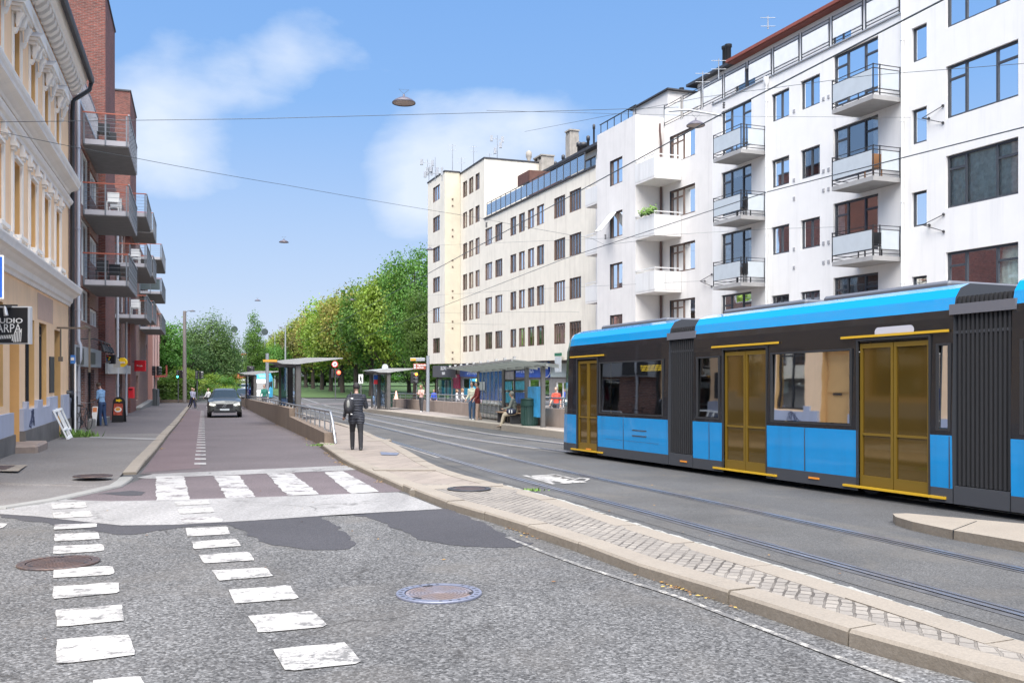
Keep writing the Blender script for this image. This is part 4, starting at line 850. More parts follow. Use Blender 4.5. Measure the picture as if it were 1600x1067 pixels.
dp = MB()
for uu, zt in ((1199.5,14.7),(1412,17.9)):
    x, y, _ = FR.T(FR.S(uu), .07, 0); d1 = MB(); d1.cyl((x,y,-1),(x,y,zt),.055,n=8); d1.lathe([(.06,zt-.02),(.15,zt+.18),(.15,zt+.4)], (x,y,0), 8)
    for z in (2,5,8,11,14): d1.cyl((x,y,z),(x,y,z+.05),.075,n=8)
    d1.build('downpipe', M_WHITE, whb)
for uu in (1241, 1287, 1295):
    for z in (13.0,10.0,9.2,7.0,6.2):
        v_ = MB(FR.T); v_.box(FR.S(uu)-.06, FR.S(uu)+.06, .001, .03, z, z+.14); v_.build('wall_vent', mat('vent_grey', (.35,.35,.36), .6), whb)
rl = MB(FR.T); pn = MB(FR.T); a0, a1 = STP+.1, B0-.2; nn = 9
for i in range(nn):
    p, q = a0+(a1-a0)*i/nn+.1, a0+(a1-a0)*(i+1)/nn-.1
    for z in (15.2,15.33,16.12,16.26): rl.box(p, q, -.02, .005, z, z+.03)
    rl.box(p-.03, p, -.03, .01, 15.1, 16.33); rl.box(q, q+.03, -.03, .01, 15.1, 16.33); pn.box(p+.05, q-.05, .008, .02, 15.38, 16.08)
rl.build('terrace_railing', M_BLACK, whb); pn.build('terrace_panel', M_WHITE, whb)
cp = MB(FR.T); cp.box(STP+.01, E0-.01, -.2, .06, 15.055, 15.10); cp.build('coping', M_GREYPAINT, whb)
aw = MB(FR.T); ao = [(FR.S(1180,-2.3), FR.S(1148,-2.3), 15.3, 17.3), (FR.S(1330,-2.3), FR.S(1300,-2.3), 15.3, 17.4), (FR.S(1088,-2.3), FR.S(1070,-2.3), 15.4, 17.2), (FR.S(1118,-2.3), FR.S(1112,-2.3), 16.6, 17.2)]
wall_grid(aw, STP, B0, 15.06, 17.8, ao, d=-2.3); aw.build('attic_wall', M_WHW, whb)
for o in ao: window(whb, FR, o, d=-2.3, mull=(.5,), cur=0, name='attic_window')
rf = MB(FR.T); r0, r1 = FR.S(1140,-2), B0+.6
rf.add([(STP,-2.0,17.95),(r0,-2.0,17.95),(r0,-6,19.7),(STP,-6,19.7)], [(0,1,2,3)], 0); rf.box(STP, r0, -2.3, -1.85, 17.805, 17.95, 1); rf.box(STP, r0, -1.849, -1.75, 17.83, 17.98, 1); rf.add([(r0,-2.0,17.8),(r0,-6,17.8),(r0,-6,19.7),(r0,-2,17.95)], [(0,1,2,3)], 0)
rf.box(r0+.02, r1, -9, -1.95, 17.805, 17.95, 0); rf.build('roof', [M_ROOF, M_REDE], whb)
rb = MB(FR.T); rb.box(B0+.3, B1-.3, -5.0, -.6, 15.76, 17.4, 0); rb.box(B0+.1, B1-.1, -5.2, -.45, 17.405, 17.48, 1); rb.build('bay_attic', [M_OFFW, M_ROOF], offw)
rr_ = MB(FR.T)
for s_ in [B0+.1+i*.8 for i in range(6)]: rr_.box(s_, s_+.03, DB-.1, DB-.06, 15.77, 16.3)
rr_.box(B0+.1, B1-.2, DB-.12, DB-.05, 16.303, 16.34); rr_.build('bay_railing', M_BLACK, offw)
S_ = FR.S(997,-4); chimney(offw, FR, S_, -4.4, 17.5, .9, .9, 1.7)
for uu, r_ in ((1133,.16),(1138,.16),(1065,.12)):
    x, y, _ = FR.T(FR.S(uu,-4), -4, 0); fl = MB(); fl.lathe([(r_,17.9),(r_,19.9 if uu > 1100 else 18.9),(r_*1.3,19.95 if uu > 1100 else 18.95),(r_*1.3,20.1 if uu > 1100 else 19.1)], (x,y,0), 8); fl.build('flue_pipe', M_BLACK, whb)
for dx, u, v0, v1 in ((0,1200,30,25),(0,1123,108,92),(0,1098,130,112)): antenna(whb, u, v0+6, v1, 44, 'yagi')
# ================= the street's left side
def extr(mb, prof, s0, s1, m=0):
    n = len(prof); vs = [(s0, d, z) for d, z in prof]+[(s1, d, z) for d, z in prof]
    mb.add(vs, [(i,(i+1)%n,n+(i+1)%n,n+i) for i in range(n)]+[tuple(range(n)), tuple(range(2*n-1,n-1,-1))], m)
Y0, Y1 = 13.5, 32.7
yel = thing('corner_house', 'ochre stucco town house with white cornices, pilasters and a blue-grey plinth', 'building', FL.T(24,0,-.3))
gw = [(FL.S(39), FL.S(53.5), .78, 3.12), (FL.S(61), FL.S(72.5), .74, 3.12), (19.2, 21.45, .9, 3.3)]
gd = (FL.S(85), FL.S(94.5), -.4, 3.05); en = (FL.S(15), FL.S(30), -.2, 3.0)
c1 = [20.75+2.3*k for k in range(-3, 5)]+[31.45-.0] ; c1 = [c for c in c1 if c < 31]
f1 = [(c-.44, c+.44, 5.05, 6.88) for c in c1]; f2 = [(c-.42, c+.42, 8.85, 10.3) for c in c1]
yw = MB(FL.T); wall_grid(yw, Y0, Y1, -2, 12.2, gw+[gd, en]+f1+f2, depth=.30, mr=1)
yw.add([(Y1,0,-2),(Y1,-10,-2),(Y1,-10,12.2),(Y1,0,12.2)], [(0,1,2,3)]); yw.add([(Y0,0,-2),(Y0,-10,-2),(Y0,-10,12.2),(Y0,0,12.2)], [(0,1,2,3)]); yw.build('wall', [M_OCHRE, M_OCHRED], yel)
it = MB(FL.T); it.box(Y0+.1, Y1-.1, -.95, -.9, -1, 12); it.build('dark_room_backing', M_INT, yel)
for i, o in enumerate(gw): window(yel, FL, o, rec=.14, fw=.07, fm=M_BLACK, mull=(.5,) if i < 2 else (), trans=((0,.86),(1,.86)) if i < 2 else (), glassm=M_GLASS, name='shop_window', cur=0)
window(yel, FL, gd, rec=.2, fw=.1, fm=M_BLACK, mull=(), trans=((0,.8),(0,.35)), glassm=M_TGLASS, name='door')
d_ = MB(FL.T); a, b, c, f = en; d_.box(a, b, -.30, -.24, c, f); d_.box(a+.1, b-.1, -.239, -.21, c+.2, 1.3); d_.box(a+.1, b-.1, -.239, -.21, 1.45, f-.15); do = d_.build('entrance_door', M_OCHRED, yel)
d_ = MB(FL.T); s_ = FL.S(21.5); d_.box(s_, s_+.35, -.209, -.19, 1.34, 1.42); d_.build('name_plate', M_BLACK, do)
for i, o in enumerate(f1): window(yel, FL, o, rec=.26, fw=.06, fm=M_OCHRED, mull=(.5,), trans=((0,.7),(1,.7)), cur=1, seed=i)
for i, o in enumerate(f2): window(yel, FL, o, rec=.2, fw=.06, fm=M_OCHRED, mull=(.5,), trans=((0,.7),(1,.7)), cur=1, seed=i+9)
# plinth with raised window parapets
pl = MB(FL.T); segs = [(Y0, 18.9, .72), (18.9, en[0]-.02, .72), (en[1]+.02, gw[0][0]-.35, .76), (gw[0][0]-.35, gw[0][0]-.02, .93), (gw[0][0]-.02, gw[0][1], .72), (gw[0][1], gw[1][0], .92), (gw[1][0], gw[1][1], .70), (gw[1][1], gd[0]-.02, .95), (gd[1]+.02, Y1, .95)]
for sl in (segs[:2], segs[2:8], segs[8:]):
    pl = MB(FL.T)
    for a, b, z in sl: pl.box(a, b-.001, .002, .10, .12 if a > 24 else .2, z)
    pl.build('plinth', M_PLINTH, yel)
for a, b in ((Y0, en[0]-.02), (en[1]+.02, gd[0]-.02), (gd[1]+.02, Y1)): pb = MB(FL.T); pb.box(a, b, .002, .14, -1.2, .12 if a > 24 else .199); pb.build('stone_base', M_BASE, yel)
st_ = MB(FL.T); st_.bbox(en[0]-.1, en[1]+.25, -.2, .62, -.6, -.06, .05); st_.build('step', mat('brown_step', (.24,.19,.16), .8, var=.15, bump=.3), yel)
# graffiti scribble on the plinth
gf = MB(FL.T); rg = random.Random(2); s_ = FL.S(41); T_ = gf.T; gf.T = None
for k in range(7):
    pts = [FL.T(s_+rg.uniform(-.25,.35)+.1*k*.5, .106, rg.uniform(.22,.72)) for _ in range(4)]
    pts = [Vector(a).lerp(Vector(b), t) + Vector((0,0,.05*math.sin(t*6+k))) for a, b in zip(pts, pts[1:]) for t in (0,.25,.5,.75)]; gf.tube(pts, .009, 4)
gf.build('graffiti', mat('graffiti_ink', (.04,.05,.10), .6), yel)
# cornices
tr = MB(FL.T)
extr(tr, [(.002,4.02),(.06,4.02),(.08,4.10),(.14,4.14),(.16,4.28),(.24,4.34),(.30,4.40),(.40,4.44),(.42,4.52),(.45,4.60),(.45,4.64),(.002,4.72)], Y0, Y1+.08); tr.build('cornice', M_STUCCO, yel)
tr = MB(FL.T); extr(tr, [(.002,7.95),(.05,7.95),(.08,8.02),(.20,8.10),(.33,8.16),(.34,8.24),(.38,8.30),(.40,8.38),(.40,8.41),(.002,8.50)], Y0, Y1+.12)
extr(tr, [(.002,7.46),(.05,7.46),(.06,7.56),(.12,7.60),(.16,7.68),(.16,7.72),(.002,7.76)], Y0, Y1+.05); tr.build('cornice', M_STUCCO, yel)
tr = MB(FL.T); extr(tr, [(.002,11.15),(.05,11.15),(.07,11.25),(.12,11.30),(.12,11.42),(.002,11.5)], Y0, Y1+.05)
extr(tr, [(.002,11.78),(.46,11.78),(.48,11.88),(.56,11.95),(.58,12.05),(.62,12.10),(.62,12.2),(.002,12.22)], Y0, Y1+.1)
s_ = Y0+.2
while s_ < Y1: 
    extr(tr, [(.121,11.49),(.20,11.49),(.26,11.52),(.42,11.66),(.44,11.775),(.121,11.775)], s_, s_+.24); s_ += .47
tr.build('cornice', M_STUCCO, yel)
gt = MB(FL.T); extr(gt, [(.62,12.10),(.66,12.02),(.76,12.02),(.80,12.10),(.80,12.22),(.62,12.235)], Y0, Y1+.35); extr(gt, [(.60,12.24),(-9,15.5),(-9,15.4),(.60,12.21)], Y0, Y1+.1); gt.build('roof', M_ROOF, yel)
dp = MB(); p = lambda s_, d, z: FL.T(s_, d, z); dp.tube([p(Y1+.3,.70,12.05),p(Y1+.3,.65,11.8),p(Y1+.15,.35,11.5),p(Y1+.05,.15,11.3),p(Y1+.05,.12,10.9),p(Y1+.05,.12,.9),p(Y1+.05,.14,-.3)], .075, 8); dp.build('downpipe', M_BLACK, yel)
# first floor: pilasters with capitals and pedestals; second floor: frames, brackets, little pediments
for i, c in enumerate(c1):
    q = MB(FL.T)
    for sg in (-1, 1):
        a = c+sg*.60; q.box(a-.08, a+.08, .002, .05, 5.0, 7.05); q.box(a-.045, a+.045, .051, .06, 5.1, 6.95)
        q.box(a-.13, a+.13, .002, .10, 4.93, 4.999); q.box(a-.13, a+.13, .002, .10, 7.055, 7.13); q.box(a-.16, a+.16, .002, .15, 7.135, 7.25); q.box(a-.11, a+.11, .002, .09, 7.255, 7.455)
        q.box(a-.15, a+.15, .002, .20, 4.70, 4.925)
    q.box(c-.48, c+.48, .002, .20, 4.95, 5.045); q.box(c-.44, c+.44, .002, .10, 6.90, 6.98); q.build('pilaster', M_STUCCO, yel)
    q = MB(FL.T)
    for sg in (-1, 1):
        a = c+sg*.53; q.box(a-.07, a+.07, .002, .04, 8.55, 10.42); q.box(a-.04, a+.04, .041, .05, 8.7, 10.3)
        q.box(a-.13, a+.13, .002, .20, 10.425, 10.52); extr(q, [(.102,10.05),(.16,10.10),(.21,10.28),(.27,10.36),(.27,10.42),(.102,10.42)], a-.07, a+.07); extr(q, [(.002,9.9),(.10,9.93),(.15,10.045),(.002,10.045)], a-.055, a+.055)
    q.box(c-.72, c+.72, .002, .26, 10.525, 10.60); q.box(c-.50, c+.50, .002, .16, 8.70, 8.84); q.box(c-.42, c+.42, .002, .09, 10.31, 10.42)
    n = len(q.v); vs = [(c-.76,.002,10.605),(c+.76,.002,10.605),(c,.002,10.98),(c-.76,.30,10.605),(c+.76,.30,10.605),(c,.30,10.98)]
    q.add(vs, [(0,1,2),(3,4,5),(0,2,5,3),(1,2,5,4),(0,1,4,3)])
    extr(q, [(.102,10.2),(.20,10.24),(.24,10.42),(.30,10.5),(.30,10.524),(.102,10.524)], c-.09, c+.09); q.build('window_surround', M_STUCCO, yel)
# wall plate, light patch, bracket of the empty sign, hook lamp
q = MB(FL.T); a = FL.S(76.5); b = FL.S(82.8); q.box(a, b, .002, .04, zv(614,a), zv(557,a)); q.build('notice_board', M_DARKMETAL, yel)
q = MB(FL.T); a = FL.S(58.5); b = FL.S(82.5); q.box(a, b, .002, .006, 3.2, 3.95); q.build('paint_patch', mat('patched_render', (.56,.38,.28), .85, var=.05), yel)
q = MB(FL.T); z_ = 3.02; s_ = FL.S(84.5,.0)+.5; q.box(s_, s_+.06, .01, 1.0, 3.1, 3.16); q.box(s_, s_+.06, .94, 1.0, 1.7, 3.1); q.box(s_-1.4, s_, .94, 1.0, 3.1, 3.16); q.box(s_-.02, s_+.05, .1, .14, 2.2, 3.09); q.box(s_-.06, s_+.1, .06, .18, 2.05, 2.2); q.build('sign_bracket', mat('bronze_bracket', (.15,.115,.085), .6), yel)
# projecting studio sign
def board_sign(name, label, cat, X, Y, z, w, h, th, face, edge, rot=0.0):
    o = thing(name, label, cat, (X, Y, z)); b = MB(); b.bbox(X-w/2, X+w/2, Y-th/2, Y+th/2, z-h/2, z+h/2, .03, 1); b.build('housing', [face, edge], o); return o
SY = 20.2; X = px(2.5, SY); sgn = thing('projecting_sign', 'black square box sign with white studio lettering and striped emblem on the yellow house', 'sign', (X, SY, zv(508, SY)))
b = MB(); z0, z1 = zv(537.5, SY), zv(478.5, SY); xa, xb = px(-38, SY), px(45.5, SY); b.bbox(xa, xb, SY, SY+.16, z0, z1, .02); b.build('frame', mat('sign_edge', (.45,.45,.45), .5), sgn)
b = MB(); b.box(xa+.03, xb-.03, SY-.012, SY-.002, z0+.03, z1-.03); b.build('face', M_BLACK, sgn)
b = MB(); text_mb(b, 'STUDIO', .155, lambda x, y, z: (px(36.5,SY)+x, SY-.014-z, zv(501.5,SY)+y), bold=.002, align='RIGHT', sx=1.32); b.build('lettering', M_WHITE, sgn)
b = MB(); text_mb(b, 'CARPA', .27, lambda x, y, z: (px(34,SY)+x, SY-.014-z, zv(513.5,SY)+y), bold=-.001, align='RIGHT', sx=.82); 
for (u0, v0, u1, v1, u2, v2, w_) in ((8,508,-2,514,10,521,1.6),(30,507,36,521,33,509,1.6)): pass
b.build('lettering', M_WHITE, sgn)
b = MB()
for k in range(24):
    t = k/23; u0 = -28+t*60; u1 = u0+1.5; vt = 520+ (4*math.sin(t*3.1) if t < .8 else -6*(t-.8)*5); vb = 535-t*3+ (-4 if .35 < t < .75 else (2 if t > .8 else 0))
    b.add([(px(u0+1.5,SY),SY-.018,zv(vt,SY)),(px(u1+1.3,SY),SY-.018,zv(vt-.5,SY)),(px(u1,SY),SY-.018,zv(vb,SY)),(px(u0,SY),SY-.018,zv(vb,SY))], [(0,1,2,3)])
b.build('emblem', M_WHITE, sgn, fixn=False)
b = MB(); wx = FL.T(SY,0,0)[0]; b.box(wx-.2, xb-.3, SY+.06, SY+.1, z1+.002, z1+.04); b.box(px(12,SY), px(19,SY), SY-.22, SY-.02, z1-.02, z1+.02); b.build('bracket', M_BLACK, sgn)
b = MB(); b.cyl((px(15,SY),SY-.2,z1-.02),(px(19,SY),SY-.24,z1-.22),.035,.05,8); b.build('spotlight', M_GREYPAINT, sgn)
# blue traffic sign cut by the picture's edge, on its own pole
SY = 15.2; o = thing('traffic_sign', 'blue rectangular road sign with white rim on a pole before the yellow house', 'traffic sign', (px(-20,SY), SY, gz(0,SY)+.12))
b = MB(); b.cyl((px(-22,SY),SY+.05,gz(0,SY)+.1),(px(-22,SY),SY+.05,zv(385,SY)),.035,n=10); b.build('pole', M_STEEL, o)
b = MB(); b.bbox(px(-50,SY),px(6,SY),SY-.01,SY+.01,zv(467,SY),zv(399,SY),.008); p_ = b.build('plate', M_WHITE, o)
b = MB(); b.box(px(-48,SY),px(4,SY),SY-.018,SY-.011,zv(464.5,SY),zv(401.5,SY)); b.build('blue_field', mat('sign_blue', (.015,.12,.55), .4), o)

# ---- brick house
N0, N1 = 32.72, 90.0
brk = thing('brick_building', 'red-brown brick apartment house with stacked steel balconies, shops at street level', 'building', FL.T(50,0,-.7))
ops = []
LV = (5.4, 8.2, 11.0)
gl = [(36.4, 39.3), (39.5, 42.8)]
for k, z in enumerate((3.75, 5.55, 8.35)):
    if k == 0: ops += [(36.4,39.3,3.75,5.1,2), (39.5,42.9,3.75,4.5,3)]
    else: ops += [(36.4,39.3,z,z+2.3,2), (39.5,42.9,z+.9,z+2.1,3)]
for z in LV[:2]:
    for (a, b) in ((50.2,52.6),(57,59),(75,79),(82,84)): ops.append((a,b,z+.05,z+2.15,2))
for a, b in ((49.0,50.6),(54.5,56),(68,71),(86,88)): ops.append((a,b,2.6,4.4,1))
ops += [(69,73,5.9,7.4,3),(69,73,8.7,10.2,3)]
g_ops = [(35.9,37.6,-.2,1.85,1), (38.6,41.2,-.55,1.85,2), (49.6,51.6,-.7,1.8,1), (54,57.5,-.3,1.8,2), (62.5,66,-1,1.7,2), (70,74,-.4,1.5,3)]
bw_ = MB(FL.T); wall_grid(bw_, N0, N1, -3, 12.15, [o[:4] for o in ops+g_ops], depth=.22)
bw_.add([(N1,0,-3),(N1,-10,-3),(N1,-10,12.15),(N1,0,12.15)], [(0,1,2,3)]); bw_.add([(N0+.1,0,12.15),(N1,0,12.15),(N1,-10,12.15),(N0+.1,-10,12.15)], [(0,1,2,3)], 1); bw_.add([(N0,0,12.15),(N0,-10,12.15),(N0,-10,9),(N0,0,9)], [(0,1,2,3)], 0)
bw_.build('wall', [M_BRICK, M_ROOF], brk)
it = MB(FL.T); it.box(N0+.2, N1-.2, -.75, -.7, -2, 12); it.build('dark_room_backing', M_INT, brk)
M_WF = mat('white_window_frame', (.66,.67,.67), .5)
for i, o in enumerate(ops): window(brk, FL, o[:4], rec=.1, fw=.08, fm=M_WF, mull=[j/o[4] for j in range(1,o[4])], cur=1, seed=i)
for i, o in enumerate(g_ops): window(brk, FL, o[:4], rec=.15, fw=.08, fm=M_BLACK if i % 2 else M_GREYPAINT, mull=[j/o[4] for j in range(1,o[4])], glassm=M_CLEAR if i < 3 else M_GLASS, cur=0, name='shop_window')
for (a, b, zt, d, w) in ((43.0, 48.2, 19.4, .3, 0), (60.0, 66.2, 19.9, .3, 1)):
    v = MB(FL.T); v.box(a, b, -7, d, -3 if False else 12.16, zt); v.box(a, b, .003, d, -3, 12.159); v.box(a-.05, b+.05, -7.05, d+.05, zt+.001, zt+.1, 1); to = v.build('brick_tower', [M_BRICKR, M_ROOF], brk)
    s_ = MB(FL.T)
    if w: s_.box(a-.03, a-.01, -1.35, -.6, 17.6, 18.5); s_.build('tower_window', M_GREYF, to)
v = MB(FL.T); v.box(60.4, 61.6, -2.2, -.9, 20.02, 20.5); v.build('roof_vent', M_GREYPAINT, brk)
v = MB(FL.T); v.box(N0-.45, N0-.05, -6, -.35, 11.0, 16.5); v.build('party_wall', M_CHIM, brk)
# roof terrace: sloping glazed upper storey with steel railing
v = MB(FL.T); v.add([(N0+.1,-.15,12.17),(43.0,-.15,12.17),(43.0,-.75,15.0),(N0+.1,-.75,15.0)], [(0,1,2,3)]); v.build('attic_glazing', M_TEAL, brk)
v = MB(FL.T)
for k in range(12):
    s_ = N0+.15+k*.93
    v.add([(s_,-.14,12.17),(s_+.1,-.14,12.17),(s_+.1,-.74,15.0),(s_,-.74,15.0)], [(0,1,2,3)])
v.box(N0+.1, 43, -.9, -.72, 15.0, 15.15); v.box(N0+.1, 43, -.35, .02, 12.17, 12.3); v.build('glazing_bar', M_GREYPAINT, brk)
v = MB(FL.T)
for k in range(26): s_ = N0+.5+k*.4; v.box(s_, s_+.025, -.03, 0, 12.31, 13.5)
v.box(N0+.3, 43, -.035, .005, 13.501, 13.54); v.build('terrace_railing', M_STEEL, brk)
M_REDRAIL = mat('red_handrail', (.36,.10,.06), .5)
def steel_balcony(s0, s1, zt, dep=1.67, items=0, panel=False):
    b = MB(FL.T); b.box(s0, s1, .01, dep, zt-.24, zt-.02); bo = b.build('balcony', M_CONCD, brk)
    e = MB(FL.T); e.box(s0-.02, s0-.001, .05, dep-.02, zt-.20, zt-.0); e.box(s0, s1, dep+.001, dep+.02, zt-.2, zt); e.build('edge_plate', mat('light_edge_plate', (.42,.41,.43), .5), bo)
    r_ = MB(FL.T)
    for d in (.05, dep*.5, dep-.05): r_.box(s0-.045, s0-.021, d-.03, d+.03, zt-.2, zt+1.02)
    for z in (.15,.32,.5,.67,.85): r_.box(s0-.04, s0-.025, .05, dep, zt+z, zt+z+.012)
    n = max(4, int((s1-s0)/.55))
    for i in range(n+1):
        s_ = s0+(s1-s0)*i/n; r_.box(s_-.02, s_+.02, dep+.021, dep+.045, zt-.2, zt+1.03)
        if i < n:
            for j in range(5): q = s_+(.12 if j % 2 else .3)*(s1-s0)/n*1.2; r_.box(q-.09, q+.09, dep+.012, dep+.04, zt+.05+j*.19, zt+.17+j*.19)
    for z in (.15,.32,.5,.67,.85): r_.box(s0, s1, dep+.02, dep+.03, zt+z, zt+z+.012)
    r_.build('railing', mat('rail_dull_steel', (.20,.215,.235), .45, .6), bo)
    h = MB(FL.T); h.box(s0-.06, s0-.01, .0, dep+.0, zt+1.03, zt+1.08); h.box(s0-.06, s1, dep+.001, dep+.06, zt+1.03, zt+1.08, 1); h.build('handrail', [M_REDRAIL, M_STEEL], bo)
    if panel: p_ = MB(FL.T); p_.box(s0-.02, s0-.005, .1, dep-.1, zt+.1, zt+1.0); p_.build('privacy_panel', mat('smoked_panel', (.10,.13,.13), .3), bo)
    if items:
        rr_ = random.Random(items)
        for k in range(2):
            f_ = MB(FL.T); a, d = s0+.5+k*1.3, .35+rr_.random()*.5
            for (p, q) in ((0,0),(.42,0),(0,.42),(.42,.42)): f_.box(a+p, a+p+.03, d+q, d+q+.03, zt, zt+.43, items % 2)
            f_.box(a, a+.45, d, d+.45, zt+.431, zt+.46, items % 2); f_.box(a+.42, a+.45, d, d+.45, zt+.47, zt+.9, items % 2)
            f_.build('balcony_chair', [M_WHITE, M_BLACK], bo)
for k, z in enumerate(LV): steel_balcony(36.9, 42.2, z, items=k+1)
for z in (4.95, 7.8, 10.6): steel_balcony(51.2, 56.6, z-.0, items=2 if z < 8 else 0)
for z in (5.3, 8.2, 11.0): steel_balcony(59.5, 64.6, z)
for k, z in enumerate((5.5, 8.4, 11.2)): steel_balcony(75.5, 86, z, panel=k == 1, items=1 if k == 0 else 0)
dpm = mat('grey_downpipe', (.46,.48,.52), .45, .4)
for u, zt in ((122.2,12.0),(175,9.0),(189.5,6.4)):
    s_ = FL.S(u,.13); d1 = MB(); p = lambda d, z: FL.T(s_, d, z)
    d1.tube([p(.13,-1), p(.13,2.0), p(.2,2.2), p(.2,2.7), p(.13,2.9), p(.13,zt)] if u < 130 else [p(.4,-1.2), p(.4,zt)], .075, 8)
    for z in (1,4,7,10):
        if z < zt: d1.cyl(p(.13 if u < 130 else .4,z), p(.13 if u < 130 else .4,z+.05), .1, n=8)
    d1.build('downpipe', dpm, brk)
v = MB(FL.T); v.box(32.95, 42.6, .004, .16, 1.93, 2.7); v.box(33.5, 35.5, .161, .2, 2.0, 2.62, 1); v.box(37.6,39.9,.161,.18,2.05,2.55,1); v.build('shop_fascia', [mat('grey_fascia', (.30,.31,.32), .5), M_DARKMETAL], brk)
v = MB(FL.T); v.box(42.8, 58.5, .304 if False else .31, .42, 1.65, 2.15); v.build('shop_fascia', mat('stone_fascia', (.44,.43,.39), .7), brk)
v = MB(); p = lambda s_, d, z: FL.T(s_, d, z); v.tube([p(35.2,.02,2.98), p(35.2,.6,2.98), p(42.2,.6,2.98), p(42.2,.02,2.98)], .022, 6); br_ = v.build('lamp_bracket', M_BLACK, brk)
for k in range(4):
    s_ = 37.6+k*1.25; v = MB(); v.tube([p(s_,.6,2.98), p(s_,.66,2.8)], .02, 5); v.cyl(p(s_,.66,2.82), p(s_,.74,2.56), .07, .10, 10); v.build('spotlight', M_BLACK, br_)
v = MB(FL.T); v.box(40.8, 43, .01, .5, -.75, -.32); v.build('stone_step', M_KERBG, brk); v = MB(FL.T); v.box(68, 90, .01, .5, -1.6, -.85); v.build('stone_plinth', M_KERBG, brk)
def proj(name, label, u0, u1, v0, v1, Y, face, cat='sign', round_=False):
    o = thing(name, label, cat, (px((u0+u1)/2,Y), Y, zv((v0+v1)/2,Y))); b = MB(); x0, x1, z0, z1 = px(u0,Y), px(u1,Y), zv(v1,Y), zv(v0,Y)
    if round_: b.cyl(((x0+x1)/2, Y, (z0+z1)/2), ((x0+x1)/2, Y+.12, (z0+z1)/2), (x1-x0)/2, n=28, smooth=False)
    else: b.bbox(x0, x1, Y, Y+.12, z0, z1, .03)
    b.build('panel', face, o); w_ = MB(); xw = FL.T(Y,0,0)[0]; w_.box(xw, x0+.1 if not round_ else (x0+x1)/2, Y+.04, Y+.08, z1-.1, z1-.06); w_.build('bracket', M_BLACK, o); return o, (x0, x1, z0, z1)
o, (x0,x1,z0,z1) = proj('projecting_sign', 'black sign with coloured petals hanging off the brick house', 157, 180, 554, 568.5, 43.5, M_BLACK)
b = MB(); cxx, czz = (x0+x1)/2, (z0+z1)/2+.06
for k, c in enumerate(range(5)):
    a = k*2*math.pi/5+.3; px_, pz_ = cxx+math.cos(a)*.1, czz+math.sin(a)*.08; b.lathe([(0,0)],(0,0,0),3) if False else None
    b.add([(px_+.05*math.cos(t), 43.485, pz_+.04*math.sin(t)) for t in [j*math.pi/4 for j in range(8)]], [tuple(range(8))], k % 4)
b.build('petal_emblem', [mat('petal_yellow', (.75,.5,.03), .5), mat('petal_red', (.6,.06,.05), .5), mat('petal_green', (.12,.4,.08), .5), mat('petal_blue', (.08,.15,.5), .5)], o, fixn=False)
b = MB(); text_mb(b, 'LOTUS', .09, lambda x,y,z: (cxx+x, 43.485-z, z0+.09+y)); b.build('lettering', M_WHITE, o)
o, (x0,x1,z0,z1) = proj('projecting_sign', 'round yellow sign on the brick house beside the black petal sign', 183.5, 198, 556.5, 575.5, 47, mat('sign_yellow', (.85,.55,.02), .45), round_=True)
b = MB(); text_mb(b, 'XXL', .2, lambda x,y,z: ((x0+x1)/2+x, 46.985-z, (z0+z1)/2+y), bold=.004) if False else text_mb(b, 'pizza', .17, lambda x,y,z: ((x0+x1)/2+x, 46.985-z, (z0+z1)/2+y), bold=.004); b.build('lettering', M_WHITE, o)
o, (x0,x1,z0,z1) = proj('projecting_sign', 'red square sign furthest along the brick house', 209.5, 227.5, 563, 580, 62, mat('sign_red', (.55,.02,.03), .45))
b = MB(); text_mb(b, 'Pilestredet', .12, lambda x,y,z: ((x0+x1)/2+x, 61.985-z, (z0+z1)/2+y)) if False else text_mb(b, 'Frisør', .16, lambda x,y,z: ((x0+x1)/2+x, 61.985-z, (z0+z1)/2+y)); b.build('lettering', M_WHITE, o)
# mailbox on the wall, shaped bow awning board between signs
Y = 52; o = thing('mailbox', 'red post box fixed to the brick wall below the red sign', 'mailbox', FL.T(Y+2,.3,zv(613,Y))); x0, x1, z0, z1 = px(200,Y), px(208,Y), zv(622,Y), zv(605,Y)
b = MB(); b.bbox(x0, x1, Y, Y+.25, z0, z1-.05, .02); b.add([(x0-.02,Y-.03,z1-.05),(x1+.02,Y-.03,z1-.05),(x1+.02,Y+.28,z1),(x0-.02,Y+.28,z1)], [(0,1,2,3)]); b.build('body', MATS['sign_red'], o)
b = MB(); b.box(x0+.06, x1-.06, Y-.012, Y-.002, z1-.16, z1-.11); b.build('slot', M_BLACK, o)
v = MB(); Y = 46; v.add([(px(165,Y),Y,zv(574,Y)),(px(188,Y),Y,zv(574,Y)),(px(188,Y),Y,zv(566,Y)),(px(181,Y),Y,zv(556,Y)),(px(177,Y),Y,zv(552,Y)),(px(177,Y),Y,zv(566,Y)),(px(165,Y),Y,zv(571,Y))], [tuple(range(7))]); v.build('curved_board', MATS['stone_fascia'], brk)
